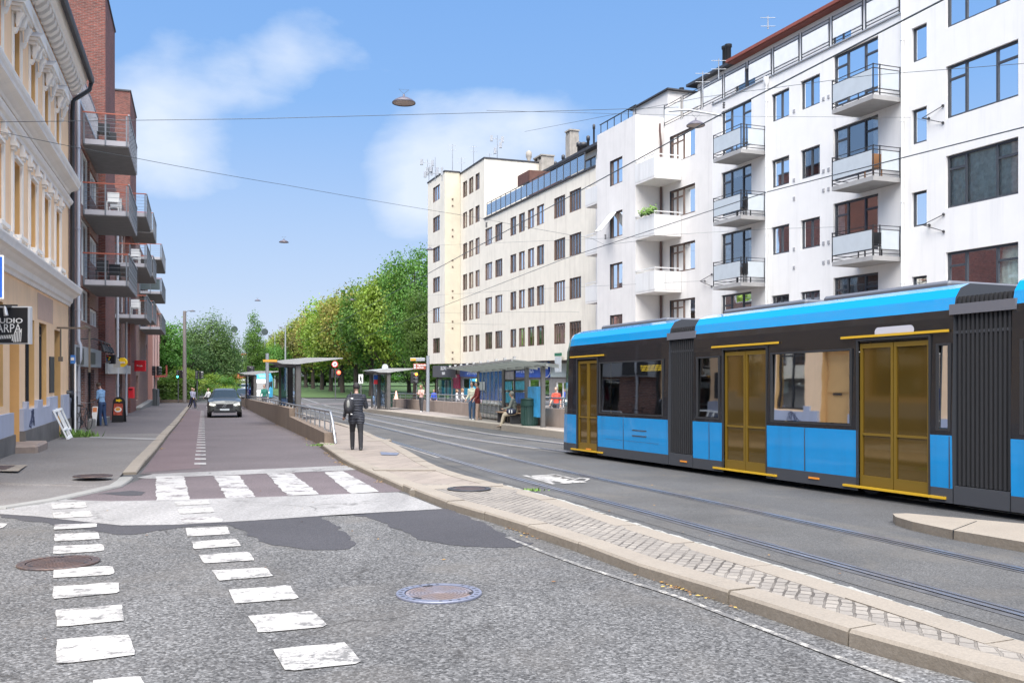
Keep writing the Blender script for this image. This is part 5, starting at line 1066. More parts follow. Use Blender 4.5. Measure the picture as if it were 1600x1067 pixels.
# ---- rose house beyond
ros = thing('rose_house', 'old rose-coloured house with pale pilasters beyond the brick building', 'building', FL.T(100,0,-1.5))
o_ = [(92+3.2*k, 93.2+3.2*k, z, z+1.9) for k in range(7) for z in (1.9, 5.4)]
v = MB(FL.T); wall_grid(v, 90.05, 116, -3, 9.0, o_, d=.4); v.add([(90.05,.4,-3),(90.05,-9,-3),(90.05,-9,9),(90.05,.4,9)], [(0,1,2,3)]); v.add([(90.05,.4,9),(116,.4,9),(116,-9,9),(90.05,-9,9)], [(0,1,2,3)], 1); v.add([(116,.4,-3),(116,-9,-3),(116,-9,9),(116,.4,9)], [(0,1,2,3)]); v.build('wall', [M_ROSE, M_ROOF], ros)
v = MB(FL.T); v.box(90.1,115.9,-.3,-.25,-2,9); v.build('dark_room_backing', M_INT, ros)
for k, w in enumerate(o_): window(ros, FL, w, d=.4, fm=M_WF, mull=(.5,), cur=0)
v = MB(FL.T)
for s_ in (90.6, 97, 104): v.box(s_, s_+.5, .401, .52, -1.5, 8.8)
v.box(90, 116, .401, .6, 8.3, 8.7); v.box(90, 116, .401, .7, -3, -.9); v.build('pilaster', M_PINKT, ros)
v = MB(FL.T); v.box(96, 101, .4, 1.5, 1.3, 1.5); 
for k in range(12): v.box(96+k*.42, 96.05+k*.42, 1.45, 1.5, 1.501, 2.5)
v.box(96, 101, 1.44, 1.5, 2.501, 2.56); v.build('balcony', mat('rust_red_iron', (.28,.06,.045), .6), ros)
# ================= vehicles, shelters, signals, lamps and wires
M_TBLUE = mat('tram_blue', (.0,.215,.50), .25, var=.05, coat=.4, stain=((.01,.10,.22), .35), spec=.6); M_TBLACK = mat('tram_black', (.012,.012,.014), .18, spec=.6, coat=.3); M_TSKIRT = mat('tram_skirt', (.045,.048,.055), .5)
M_GOLD = mat('door_gold', (.15,.092,.010), .35, spec=.5); M_GOLDG = mat('gold_glass', (.13,.078,.012), .07, .55, spec=1.0, coat=.5); M_TWIN = glass('tram_window_glass', (.22,.20,.19), .26)
M_YEL = mat('yellow_strip', (.55,.33,.02), .4); M_AMBER = mat('amber_display', (.9,.75,.05), .5, emit=(1,.82,.05), estr=.8); M_RUBBER = mat('rubber', (.02,.02,.022), .8); M_SEAT = mat('tram_seat', (.16,.11,.08), .8)
class TF:
    def __init__(s, p, dx, dy, n): s.p, s.dx, s.dy, s.n = p, dx, dy, n
    def T(s, t, d, h):
        x, y = s.p[0]+s.dx*t+d*s.n[0], s.p[1]+s.dy*t+d*s.n[1]; return (x, y, -G*y+h)
TR = TF((1.3, 23.7), .388, -.922, (-.922, -.388))
tram = thing('tram', 'bright blue articulated tram with golden doors passing close on the far track', 'tram', TR.T(8,-1.2,0))
WT = 2.45
def prof(k, hs=1.0):          # near half of the cross-section at width factor k
    return [(.0,.10),(.0,.30),(.01,1.02),(-.02,2.62),(-.03,2.73),(-.06,2.90),(-.15,3.03),(-.32,3.10)]
stn = [(-.75,.38,.80),(-.62,.62,.90),(-.42,.80,.96),(-.15,.92,.99),(.2,.985,1.0),(.55,1.0,1.0)]
bandm = [2,0,1,1,3,3,3]
sh = MB(TR.T); rows = []
for t, k, hz in stn:
    pr = prof(k); cxd = -WT/2; row = []
    for j, (d, h) in enumerate(pr): row.append((t+ (h-.3)*.10*max(0,(.55-t)) + (0 if h < 2.7 else .05), cxd+(d-cxd)*k, h if h < 1.1 else 1.1+(h-1.1)*hz))
    for j, (d, h) in reversed(list(enumerate(pr))): row.append((row[j][0], 2*cxd-row[j][1], row[j][2]))
    rows.append(row)
n = len(rows[0]); vs = [p for r in rows for p in r]
for i in range(len(rows)-1):
    for j in range(n-1):
        b = bandm[min(j, n-2-j, 6)] if j != 7 else 2
        if b == 1 and i >= 4: b = 1
        sh.add([vs[i*n+j], vs[i*n+j+1], vs[(i+1)*n+j+1], vs[(i+1)*n+j]], [(0,1,2,3)], b, True)
sh.add(rows[0], [tuple(range(n))], 1)
mods = [(.55, 4.95), (5.85, 12.05), (12.95, 18.6), (19.5, 25.5)]
doors = [(.80, 1.85), (6.85, 8.1), (10.3, 11.65), (14.8, 16.1), (21, 22.3)]
wins_ = [(1.98, 4.75), (6.0, 6.72), (8.25, 10.15), (11.8, 12.0), (13.1, 14.65), (16.3, 18.4), (19.7, 20.8), (22.5, 25.3)]
for a, b in mods:
    ds = [d for d in doors if a < d[0] < b]; ws = [w for w in wins_ if a-.1 < w[0] < b]
    cuts = [(x, y, .10, 2.36) for x, y in ds]+[(x, y, 1.10, 2.26) for x, y in ws]
    def band(z0, z1, m, d0=0, d1=0):
        ops = [c for c in cuts if c[3] > z0 and c[2] < z1]; xs = sorted({a, b} | {q for c in ops for q in c[:2]}); zs = sorted({z0, z1} | {max(z0, c[2]) for c in ops} | {min(z1, c[3]) for c in ops})
        for i in range(len(xs)-1):
            for j in range(len(zs)-1):
                cx_, cz_ = (xs[i]+xs[i+1])/2, (zs[j]+zs[j+1])/2
                if any(c[0] < cx_ < c[1] and c[2] < cz_ < c[3] for c in ops): continue
                f = lambda z: d0+(d1-d0)*(z-z0)/(z1-z0)
                for mir in (0, 1):
                    q = [(xs[i],f(zs[j]),zs[j]),(xs[i+1],f(zs[j]),zs[j]),(xs[i+1],f(zs[j+1]),zs[j+1]),(xs[i],f(zs[j+1]),zs[j+1])]
                    if mir: q = [(x, -WT-d, z) for x, d, z in q]
                    sh.add(q, [(0,1,2,3)], m)
    band(.10, .30, 2); band(.30, 1.02, 0, 0, .01); band(1.02, 2.62, 1, .01, -.02); band(2.62, 2.73, 1, -.02, -.03); band(2.73, 2.90, 3, -.03, -.06); band(2.90, 3.03, 3, -.06, -.15); band(3.03, 3.10, 3, -.15, -.32)
    sh.add([(a,-.32,3.10),(b,-.32,3.10),(b,-WT+.32,3.10),(a,-WT+.32,3.10)], [(0,1,2,3)], 2)
    for x in (a, b): 
        pr = [(d, h) for d, h in prof(1)]; sh.add([(x,d,h) for d, h in pr]+[(x,-WT-d,h) for d, h in reversed(pr)], [tuple(range(2*len(pr)))], 2)
sh.build('body', [M_TBLUE, M_TBLACK, M_TSKIRT, mat('tram_roof_blue', (.0,.25,.55), .14, coat=1.0, spec=.9)], tram)
fl = MB(TR.T); fl.box(.5, 25.5, -WT+.06, -.06, .28, .34); fl.box(.5, 25.5, -WT+.06, -.06, 2.4, 2.44); fl.build('floor', M_TSKIRT, tram)
r_ = random.Random(3)
for k, (a, b) in enumerate(((2.0,4.7),(8.3,10.1),(13.2,14.6),(16.4,18.4))):
    q = MB(TR.T); x = a
    while x < b-.5:
        for d in (-.62, -1.95): q.box(x, x+.42, d-.22, d+.38, .36, .80); q.box(x+.36, x+.44, d-.22, d+.38, .80, 1.45)
        x += .85
    q.build('seats', M_SEAT, tram)
for x in (1.9, 6.8, 8.2, 10.2, 11.75, 14.7, 16.2):
    q = MB(); q.cyl(TR.T(x,-.35,.35), TR.T(x,-.35,2.4), .022, n=6); q.build('grab_pole', mat('grab_pole_yellow', (.6,.5,.3), .4), tram)
for a, b in wins_:
    for mir in (0, 1):
        w = MB(TR.T); d = -.012 if not mir else -WT+.012; w.add([(a+.02,d,1.12),(b-.02,d,1.12),(b-.02,d-.02*(1-2*mir),2.25),(a+.02,d-.02*(1-2*mir),2.25)], [(0,1,2,3)]); w.build('window', M_TWIN, tram)
for a, b in doors:
    for mir in (0, 1):
        d0, d1 = (-.075, -.03) if not mir else (-WT+.03, -WT+.075); q = MB(TR.T); m_ = (a+b)/2; hb = .14
        for x0, x1 in ((a+.01, m_-.008), (m_+.008, b-.01)):
            q.box(x0, x0+.045, d0, d1, hb, 2.34); q.box(x1-.045, x1, d0, d1, hb, 2.34); q.box(x0+.046, x1-.046, d0, d1, hb, .34); q.box(x0+.046, x1-.046, d0, d1, 2.27, 2.34); q.box(x0+.046, x1-.046, d0, d1-.004, .95, .985)
        do = q.build('door', M_GOLD, tram); g_ = MB(TR.T)
        for x0, x1 in ((a+.01, m_-.008), (m_+.008, b-.01)): g_.add([(x0+.03,(d0+d1)/2,.32),(x1-.03,(d0+d1)/2,.32),(x1-.03,(d0+d1)/2,2.29),(x0+.03,(d0+d1)/2,2.29)], [(0,1,2,3)])
        g_.build('pane', M_GOLDG, do)
for a, b in doors: q = MB(TR.T); q.box(a-.35, b+.35, .005, .025, 2.43, 2.465); q.build('door_light_strip', M_YEL, tram); q = MB(TR.T); q.box(a-.30, b+.30, .002, .03, .145, .18); q.build('sill_strip', M_YEL, tram)
for a, b in zip(mods, mods[1:]):
    q = MB(TR.T); x = a[1]+.02; k = 0
    while x < b[0]-.03:
        i_ = .0 if k % 2 else .03; q.box(x, x+.033, -WT+.05+i_, -.05-i_, .35, 2.9); x += .035; k += 1
    q.build('bellows', M_RUBBER, tram); q = MB(TR.T); q.box(a[1]-.06, b[0]+.06, -.10, -.005, 2.66, 2.80); q.build('joint_cover', mat('joint_cover_grey', (.12,.12,.135), .4), tram); q = MB(TR.T); q.box(a[1]+.02, b[0]-.02, -.08, -.0, .10, .34); q.build('joint_skirt', M_TSKIRT, tram)
q = MB(TR.T)
for a, b in ((1.2,4.2),(6.2,8.6),(9,11.6),(13.3,18),(20,25)): q = MB(TR.T); q.bbox(a, b, -WT+.5, -.45, 3.105, 3.2, .04); q.build('roof_equipment', mat('roof_box_grey', (.10,.105,.12), .5), tram)
for x in (2.6, 4.2, 8.6, 10.2, 15, 16.6):
    for d in (-.45, -WT+.45): q = MB(); q.cyl(TR.T(x,d-.1,.30), TR.T(x,d+.1,.30), .29, n=16); q.build('wheel', M_DARKMETAL, tram)
q = MB(TR.T); q.box(3.75, 4.65, -.06, -.04, 2.02, 2.19, 1); 
for i in range(30):
    for j in range(4):
        if (i*7+j*5) % 6: q.box(3.79+i*.028, 3.808+i*.028, -.04, -.036, 2.04+j*.034, 2.062+j*.034, 0)
q.build('destination_display', [M_AMBER, M_TBLACK], tram)
q = MB(TR.T); 
vs = [(11.0+.30*(1 if math.cos(a) > 0 else -1)+.075*math.cos(a), -.014, 2.50+.07*math.sin(a)) for a in [2*math.pi*k/28 for k in range(28)]]; q.add(vs, [tuple(range(28))]); q.build('emblem_plate', mat('emblem_grey', (.45,.45,.5), .4), tram, fixn=False)
for x in (1.3, 5.4, 9.2, 13.6):
    q = MB(TR.T); q.box(x, x+.25, .002 if x != 5.4 else .006, .014, .19, .22); q.build('reflector', mat('reflector_orange', (.7,.25,.03), .3), tram)
q = MB(TR.T); q.box(8.12, 8.2, -.05, -.03, 1.25, 2.1); q.build('notice', M_FROST, tram)
q = MB(TR.T); q.add([(2.3,.013,.5),(4.6,.013,.5),(4.6,.013,.505),(2.3,.013,.505)], [(0,1,2,3)]); q.box(3.5,4.1,.006,.014,.62,.64); q.box(3.5,4.1,.006,.014,.74,.76); q.build('panel_line', M_TSKIRT, tram)

for x in (3.1, 6.4, 9.1, 12.0, 13.9, 17.2):
    q = MB(TR.T); q.box(x, x+.012, .004, .013, .31, 1.01); q.build('panel_seam', M_TSKIRT, tram)
for a, b in doors:
    q = MB(TR.T); q.box(a-.03, a-.002, -.02, .012, .13, 2.38); q.box(b+.002, b+.03, -.02, .012, .13, 2.38); q.box(a-.03, b+.03, -.02, .012, 2.381, 2.41); q.build('door_seal', M_RUBBER, tram)
for a, b in wins_:
    q = MB(TR.T); q.box(a-.02, a+.02, -.01, .014, 1.08, 2.28); q.box(b-.02, b+.02, -.01, .014, 1.08, 2.28); q.box(a+.021, b-.021, -.01, .014, 1.08, 1.11); q.box(a+.021, b-.021, -.02, .006, 2.25, 2.28); q.build('window_seal', M_RUBBER, tram)
# second tram, seen head-on far down the street
FT = Vector((-31.6, 118.0)); fd = Vector((-.30, .954)); fz = gz(0, 118)
t2 = thing('tram', 'small pale blue tram far down the street coming head-on with its headlight lit', 'tram', (FT.x, FT.y, fz)); fn = Vector((fd.y, -fd.x))
def T2(x, y, z): p = FT+fn*x+fd*y; return (p.x, p.y, fz+z)
q = MB(T2); sec = [(-.0,.55,.82,.72),(.25,.85,.95,.85),(.7,1.18,1,1),(12,1.2,1,1)]
rows = []
for y, w, k, _ in sec: rows.append([(-w,y,.15),(-w*1.02,y+.0,1.15),(-w*.97,y+.12,2.5*k+.1),(-w*.8,y+.2,3.1*k+.1),(w*.8,y+.2,3.1*k+.1),(w*.97,y+.12,2.5*k+.1),(w*1.02,y,1.15),(w,y,.15)])
for i in range(3):
    for j in range(7): q.add([rows[i][j], rows[i][j+1], rows[i+1][j+1], rows[i+1][j]], [(0,1,2,3)], 1 if j in (1,5) and i == 2 else 0, False)
q.add(rows[0], [tuple(range(8))], 0); q.build('body', [mat('pale_tram_blue', (.07,.42,.66), .35), M_TBLACK], t2)
q = MB(T2); q.add([(-.50,-.03,1.25),(.50,-.03,1.25),(.52,.08,2.05),(-.52,.08,2.05)], [(0,1,2,3)]); q.add([(-.56,-.02,1.25),(-.56,.09,2.05),(-1.12,.55,2.2),(-1.12,.6,1.25)], [(0,1,2,3)]); q.add([(.56,-.02,1.25),(.56,.09,2.05),(1.12,.55,2.2),(1.12,.6,1.25)], [(0,1,2,3)]); q.build('windscreen', MATS.get('car_glass') or mat('car_glass', (.03,.04,.045), .08, spec=.7), t2)
q = MB(T2); q.box(-.45,.45,-.02,.06,2.12,2.38); q.build('destination_display', M_AMBER, t2)
q = MB(T2); q.lathe([(0,0)],(0,0,0),3) if False else None
q.T = None; c = T2(.55,.05,.75); q.ball(c, .16); q.build('headlight', mat('lit_headlight', (1,1,1), .5, emit=(1,1,.92), estr=6), t2)

# ---- the car
def T3f(P_, d_, z_):
    n_ = Vector((d_.y, -d_.x)); return lambda x, y, z: tuple((P_+n_*x+d_*y).to_3d()+Vector((0,0,z_+z)))
def car(name, label, X, Y, paint, heading, s=1.0, lights=True, group=None):
    """heading: unit vector from nose to tail; x is across, y back from the nose"""
    T = T3f(Vector((X, Y)), heading, gz(X, Y)); o = thing(name, label, 'car', (X, Y, gz(X,Y)), group)
    st = [  # y, half width, bottom z, sill/bumper z, shoulder z, top z, top half width
        (-.02,.60,.42,.55,.62,.70,.50),(.03,.78,.30,.60,.80,.86,.66),(.15,.88,.24,.62,.90,.96,.74),(.45,.94,.22,.66,.97,1.03,.80),(1.0,.955,.22,.70,1.02,1.10,.82),(1.45,.955,.22,.72,1.04,1.14,.80),
        (2.05,.955,.22,.74,1.06,1.56,.64),(2.6,.955,.22,.74,1.07,1.64,.62),(3.4,.955,.22,.75,1.08,1.64,.61),(4.1,.95,.24,.76,1.09,1.58,.58),(4.55,.92,.30,.78,1.08,1.18,.68),(4.68,.86,.42,.78,1.0,1.05,.70)]
    b = MB(T); rows = []
    for y, w, z0, z1, z2, z3, tw in st: rows.append([(-w*.9,y,z0),(-w,y,z0+.08),(-w,y,z1),(-w*.975,y,z2),(-tw,y,z3-.04),(-tw*.8,y,z3),(0,y,z3+.02),(tw*.8,y,z3),(tw,y,z3-.04),(w*.975,y,z2),(w,y,z1),(w,y,z0+.08),(w*.9,y,z0)])
    n = 13
    for i in range(len(rows)-1):
        for j in range(12):
            m = 0
            if j in (3, 8) and 5 <= i <= 9: m = 1
            if j in (4,5,6,7) and i == 5: m = 1
            if j in (4,5,6,7) and i == 9: m = 1
            if j in (0, 11): m = 2
            b.add([rows[i][j], rows[i][j+1], rows[i+1][j+1], rows[i+1][j]], [(0,1,2,3)], m, m == 0)
    b.add(rows[0], [tuple(range(n))], 0); b.add(rows[-1], [tuple(range(n))], 0); b.build('body', [paint, mat('car_glass', (.03,.04,.045), .08, spec=.7), M_RUBBER], o)
    q = MB(T); q.box(-.46,.46,-.06,-.0,.56,.80); q.box(-.62,.62,-.05,.02,.28,.44); q.build('grille', M_BLACK, o)
    q = MB(T); q.box(-.26,.26,-.075,-.06,.42,.53); q.build('number_plate', M_FROST, o)
    q = MB(T)
    q.tube([T(.09*math.cos(a),-.075,.68+.09*math.sin(a)) for a in [k*math.pi/6 for k in range(13)]], .012, 5) if False else None
    q.T = None; q.tube([T(.075*math.cos(a),-.075,.69+.075*math.sin(a)) for a in [k*math.pi/6 for k in range(13)]], .012, 5); q.tube([T(-.15,-.07,.60), T(.16,-.07,.80)], .010, 5); q.build('emblem', M_STEEL, o)
    for sg in (-1, 1):
        q = MB(T); q.add([(sg*.50,-.035,.80),(sg*.84,.03,.84),(sg*.86,.06,.72),(sg*.62,-.02,.68),(sg*.50,-.035,.72)], [(0,1,2,3,4)]); q.add([(sg*.50,-.0,.80),(sg*.84,.06,.84),(sg*.86,.1,.72),(sg*.62,.02,.68),(sg*.50,.0,.72)], [(0,1,2,3,4)])
        q.build('headlight', mat('car_headlight', (.6,.6,.55), .3, emit=(1,1,.85), estr=.25), o)
        q = MB(T); q.ball((sg*1.06,1.62,1.12),(.11,.07,.075)); q.box(min(sg*.93,sg*1.03),max(sg*.93,sg*1.03),1.6,1.66,1.06,1.10); q.build('wing_mirror', M_BLACK, o)
        for y in (.88, 3.72):
            q = MB(); q.cyl(T(sg*.74,y,.35), T(sg*.965,y,.35), .35, n=24, smooth=False); w_ = q.build('wheel', M_RUBBER, o); q = MB(); q.cyl(T(sg*.966,y,.35), T(sg*.975,y,.35), .24, n=16, smooth=False); q.build('rim', M_STEEL, w_)
    q = MB(T)
    for sg in (-1, 1): q = MB(T); q.box(sg*.60-.02, sg*.60+.02, 2.3, 3.9, 1.655, 1.69); q.build('roof_rail', M_BLACK, o)
    return o
hd = Vector((-.30, .954))
car('parked_car' if False else 'car', 'grey family car with lit headlights driving towards the crossing in the left lane', px(351,53.6), 53.6, mat('car_grey_paint', (.085,.09,.085), .35, .4, coat=.35), hd)
car('car', 'small dark car half hidden behind the grey car far down the left lane', px(389,88)-1.6, 92.0, mat('car_dark_paint', (.03,.03,.04), .3, .3, coat=.6), hd)
# white van behind the shelters
def van(X, Y, label):
    T = T3f(Vector((X, Y)), hd, gz(X,Y)); o = thing('van', label, 'van', (X,Y,gz(X,Y)))
    b = MB(T); P_ = [(-.0,.45),(-.02,1.0),(.5,1.15),(1.1,2.1),(1.6,2.4),(5,2.45),(5.1,.45)]
    vs = [(-.95,y,z) for y,z in P_]+[(.95,y,z) for y,z in P_]; b.add(vs, [(i,(i+1)%7,7+(i+1)%7,7+i) for i in range(7)]+[tuple(range(7)), tuple(range(7,14))]); b.build('body', M_WHITE, o)
    b = MB(T); b.add([(-.82,.52,1.22),(.82,.52,1.22),(.76,1.04,2.0),(-.76,1.04,2.0)], [(0,1,2,3)]); b.build('windscreen', M_TBLACK, o).location = (0,-.06,.02)
    for sg in (-1, 1):
        b = MB(T); b.box(sg*.75-.14, sg*.75+.14, -.04, .02, .75, .95); b.build('headlight', MATS['car_headlight'], o)
        for y in (.9, 4.1): b = MB(); b.cyl(T(sg*.75,y,.35), T(sg*.93,y,.35), .35, n=14); b.build('wheel', M_RUBBER, o)
van(px(407,112), 112, 'white van beside the far blue tram, mostly behind the platform shelter')

# ---- retaining wall and railing of the left platform
def conc_wall(name):
    m, t, p, ob = pmat(name); mp = t.new('ShaderNodeMapping'); mp.inputs['Scale'].default_value = (2.2, 2.2, .35); t.link(ob, mp.inputs[0])
    f = t.ramp(t.noise(mp.outputs[0], 3, 6, .65), [(.3, .7), (.7, 1.18)]); g = t.ramp(t.noise(ob, 26, 4, .6), [(.3, .9), (.7, 1.08)])
    t.link(t.mix(1.0, t.mix(1.0, (.19,.145,.11), f, 'MULTIPLY'), g, 'MULTIPLY'), p.inputs['Base Color']); p.inputs['Roughness'].default_value = .9; return m
M_RETAIN = conc_wall('brown_concrete'); 
rw = MB(); segs = [(26.4, 37.3, lambda y: -.03+(27.5-y)*.003), (37.3, 96, lambda y: .27-(y-37.3)*.0169)]
for a, b, f in segs:
    y = a
    while y < b-.01:
        e = min(y+3.6, b); o1 = .006
        rw.prism([(LW(y+o1),y+o1),(LW(e-o1),e-o1),(LW(e-o1)+.32,e-o1+.1),(LW(y+o1)+.32,y+o1+.1)], lambda x, yy: gz(x,yy)-.2, lambda x, yy: f(yy), 0); y = e
rw.build('retaining_wall', M_RETAIN, None, 'long brown concrete retaining wall along the left tram platform', 'wall')
rl = thing('railing', 'grey steel railing with bent end on top of the left platform wall', 'railing', (LW(27)+.2, 27, .1))
RX = lambda Z: LW(Z)+.24; rz = lambda Z: gz(0,Z)+(1.0 if Z < 37 else 1.0+min(.12,(Z-37)*.006)); b = MB(); zs_ = [26.9, 30, 34, 38, 50, 65, 80, 94]
b.tube([(RX(z), z, rz(z)) for z in zs_], .034, 8); b.build('handrail', M_STEEL, rl)
b = MB(); b.tube([(RX(z), z, rz(z)-.30) for z in zs_[:4]], .022, 6); b.build('middle_rail', M_STEEL, rl); b = MB(); b.tube([(RX(z), z, rz(z)-.58) for z in (26.95, 28.2)], .022, 6); b.build('lower_rail', M_STEEL, rl)
z = 26.95; k = 0
while z < 94:
    wt_ = (-.03+(27.5-z)*.003) if z < 37.3 else .27-(z-37.3)*.0169
    if z < 27.2: wt_ = gz(0,z)+.1
    b = MB(); b.add([(RX(z)-.012, z-.07, wt_), (RX(z)-.012, z+.07, wt_), (RX(z)-.012, z+.03, rz(z)-.02), (RX(z)-.012, z-.03, rz(z)-.02), (RX(z)+.012, z-.07, wt_), (RX(z)+.012, z+.07, wt_), (RX(z)+.012, z+.03, rz(z)-.02), (RX(z)+.012, z-.03, rz(z)-.02)], [(0,1,2,3),(4,5,6,7),(0,3,7,4),(1,2,6,5)])
    b.build('post', M_STEEL, rl); z += 1.25 if z < 37 else 1.6; k += 1
b = MB(); b.tube([(RX(26.9), 26.9, rz(26.9)-.03), (RX(26.9)+.12, 26.55, rz(26.9)-.25), (RX(26.9)+.28, 26.2, gz(0,26)+.11)], .04, 8); b.tube([(RX(26.95), 27, rz(26.9)-.58), (RX(26.9)+.2, 26.4, rz(26.9)-.62)], .022, 6); b.build('bent_end_post', M_STEEL, rl)
# ---- wall and railing of the far platform
fw = MB()
pts = resample(wallp, 3.0)
M_FWALL = mat('pinkish_concrete', (.27,.215,.18), .9, var=.14, vscale=1.6, bump=.2, stain=((.2,.15,.13), .5))
for a, b in zip(pts, pts[1:]):
    fw.prism([(a.x,a.y),(b.x,b.y),(b.x+.3,b.y+.08),(a.x+.3,a.y+.08)], lambda x,y: gz(x,y)-.2, lambda x,y: gz(x,y)+.93)
fw.build('platform_wall', M_FWALL, None, 'low pinkish concrete wall behind the far tram platform', 'wall')
fr_ = thing('railing', 'thin steel railing on the pinkish wall of the far platform', 'railing', (pts[3].x+.15, pts[3].y, 0))
b = MB(); b.tube([(p.x+.15, p.y, gz(p.x,p.y)+1.32) for p in pts], .03, 6); b.build('handrail', M_STEEL, fr_); b = MB(); b.tube([(p.x+.15, p.y, gz(p.x,p.y)+1.1) for p in pts], .018, 6); b.build('middle_rail', M_STEEL, fr_)
for p in resample(wallp, 2.2): b = MB(); b.cyl((p.x+.15,p.y,gz(p.x,p.y)+.9),(p.x+.15,p.y,gz(p.x,p.y)+1.31),.022,n=6); b.build('post', M_STEEL, fr_)
# ---- shelters
M_PIL = mat('shelter_pillar', (.10,.095,.09), .6, var=.12); M_BGLASS = glass('blue_glass', (.16,.27,.45), .22); M_CANOPY = mat('white_canopy', (.33,.335,.33), .4, var=.06); M_ROOFG = glass('frosted_roof_glass', (.50,.56,.52), .10, .3)
def wing_shelter(name, label, Y, X0, L=4.6, group=None, mirror=1):
    z = gz(0, Y)+.26; dirv = Vector((-.315, .949)); T = T3f(Vector((X0, Y)), dirv, z); o = thing(name, label, 'tram shelter', (X0, Y, z), group)
    m = mirror
    P_ = [(-1.35*m,2.64),(.1*m,2.80),(1.75*m,2.80),(1.75*m,2.76),(.15*m,2.56),(-.2*m,2.50),(-.9*m,2.52)]
    b = MB(T); n = len(P_); vs = [(x,0,h) for x,h in P_]+[(x,L,h) for x,h in P_]; b.add(vs, [(i,(i+1)%n,n+(i+1)%n,n+i) for i in range(n)]+[tuple(range(n)), tuple(range(n,2*n))]); b.build('canopy', M_CANOPY, o)
    b = MB(T)
    for k in range(7): y = .2+k*(L-.5)/6; b.box(-1.2*m if m > 0 else -1.2*m-.9, -1.2*m+.9 if m > 0 else -1.2*m, y, y+.06, 2.38, 2.49)
    b.build('canopy_rib', M_PIL, o)
    for y in (.15, L-.4): b = MB(T); b.bbox(-.32, -.08, y, y+.28, -.05, 2.49, .03); b.build('pillar', M_PIL, o)
    b = MB(T); b.box(-.24,-.20,.6,1.35,.1,2.4); b.box(-.25,-.19,.55,.6,.0,2.5,1); b.box(-.25,-.19,1.351,1.4,.0,2.5,1)
    for h in (.8,1.4,1.9): b.box(-.26,-.18,.6,1.35,h,h+.04,1)
    b.build('timetable_panel', [M_TBLACK, M_PIL], o)
    b = MB(T); b.add([(-.2,1.45,.2),(-.2,L-.45,.2),(-.2,L-.45,2.45),(-.2,1.45,2.45)], [(0,1,2,3)]); b.build('glass_wall', M_BGLASS, o)
    b = MB(T); b.add([(-.65,L-.2,.2),(-.3,L-.2,.2),(-.3,L-.2,2.45),(-.65,L-.2,2.45)], [(0,1,2,3)]); b.build('end_glass', M_BGLASS, o); b = MB(T); b.bbox(-.75,-.63,L-.26,L-.14,0,2.5,.01); b.build('post', M_PIL, o)
    b = MB(T); b.box(.05, .4, 1.5, 3.2, .42, .47); b.box(.08,.14,1.6,1.66,0,.42); b.box(.08,.14,3.0,3.06,0,.42); b.build('bench', M_PIL, o)
    if Y < 50: b = MB(T); b.box(-1.75, -1.15, -.12, .0, 2.60, 2.70); b.build('display', mat('amber_sign', (.65,.32,.04), .5), o)
    return o
wing_shelter('tram_shelter', 'tram shelter with white wedge canopy and dark pillars on the left platform', 41.5, px(474,41.5))
wing_shelter('tram_shelter', 'smaller looking white-winged shelter further along the left platform', 72, px(403,72))
# far small shelter with timetable
Yb = 62.5; o = wing_shelter('tram_shelter', 'shelter with pale wing roof at the far end of the opposite platform', Yb, px(606,Yb)+.3, 4.2)
# glass roofed shelter on the opposite platform
SL = lambda Z: (-1.62+(45-Z)*.25, Z)
gs = thing('tram_shelter', 'large open shelter with ribbed glass roof and blue glass wall on the opposite platform', 'tram shelter', (*SL(40), gz(0,40)+.26))
sdir = (Vector(SL(30))-Vector(SL(50))).normalized(); snrm = Vector((-sdir.y*-1, sdir.x*-1)); snrm = Vector((-.968,-.25))   # towards the rails
TS = lambda s_, d, h: (SL(45)[0]+sdir.x*s_+snrm.x*d, 45+sdir.y*s_+snrm.y*d, gz(0, 45+sdir.y*s_)+.25+h)
ps_ = [0, 5.25, 9.05, 11.35]
for s_ in ps_: b = MB(TS); b.bbox(s_-.08, s_+.08, -.08, .08, -.05, 2.24, .02); b.build('pillar', M_PIL, gs)
b = MB(TS); b.add([(-1.5,-.5,2.30),(11.9,-.5,2.30),(11.9,1.3,2.46),(-1.5,1.3,2.46)], [(0,1,2,3)]); b.build('roof_pane', M_ROOFG, gs)
for k in range(10):
    s_ = -1.35+k*1.45; b = MB(TS); b.add([(s_-.03,-.5,2.16),(s_+.03,-.5,2.16),(s_+.03,1.25,2.42),(s_-.03,1.25,2.42),(s_-.03,-.5,2.28),(s_+.03,-.5,2.28),(s_+.03,1.25,2.48),(s_-.03,1.25,2.48)], [(0,1,2,3),(4,5,6,7),(0,3,7,4),(1,2,6,5),(0,1,5,4),(2,3,7,6)]); b.box(s_-.05,s_+.05,1.12,1.22,2.485,2.58,0); b.build('roof_rib', mat('rib_grey', (.25,.25,.24), .5), gs)
b = MB(TS); b.box(-1.5,11.9,1.27,1.33,2.41,2.48); b.box(-1.5,11.9,-.04,.04,2.245,2.30); b.build('roof_edge', MATS['rib_grey'], gs)
b = MB(TS); b.add([(.15,0,.9),(5.1,0,.9),(5.1,0,2.2),(.15,0,2.2)], [(0,1,2,3)]); b.build('blue_panel', mat('blue_printed_glass', (.01,.09,.36), .15, var=.3, vscale=1.2), gs)
b = MB(TS)
for k in range(7): x = .15+k*.82; b.box(x-.015,x+.015,.01,.03,.05,2.2)
b.build('glazing_bar', MATS['rib_grey'], gs)
b = MB(TS); b.add([(.15,0,.08),(5.1,0,.08),(5.1,0,.88),(.15,0,.88)], [(0,1,2,3)]); b.build('clear_panel', M_CLEAR, gs)
b = MB(TS); b.box(.35,1.0,.031,.045,1.35,1.75); b.box(1.15,1.6,.031,.045,1.35,1.75); b.build('timetable', M_FROST, gs)
b = MB(TS)
for h in (.75,1.3,1.75,2.15): b.box(5.35,8.95,-.03,.03,h,h+.05)
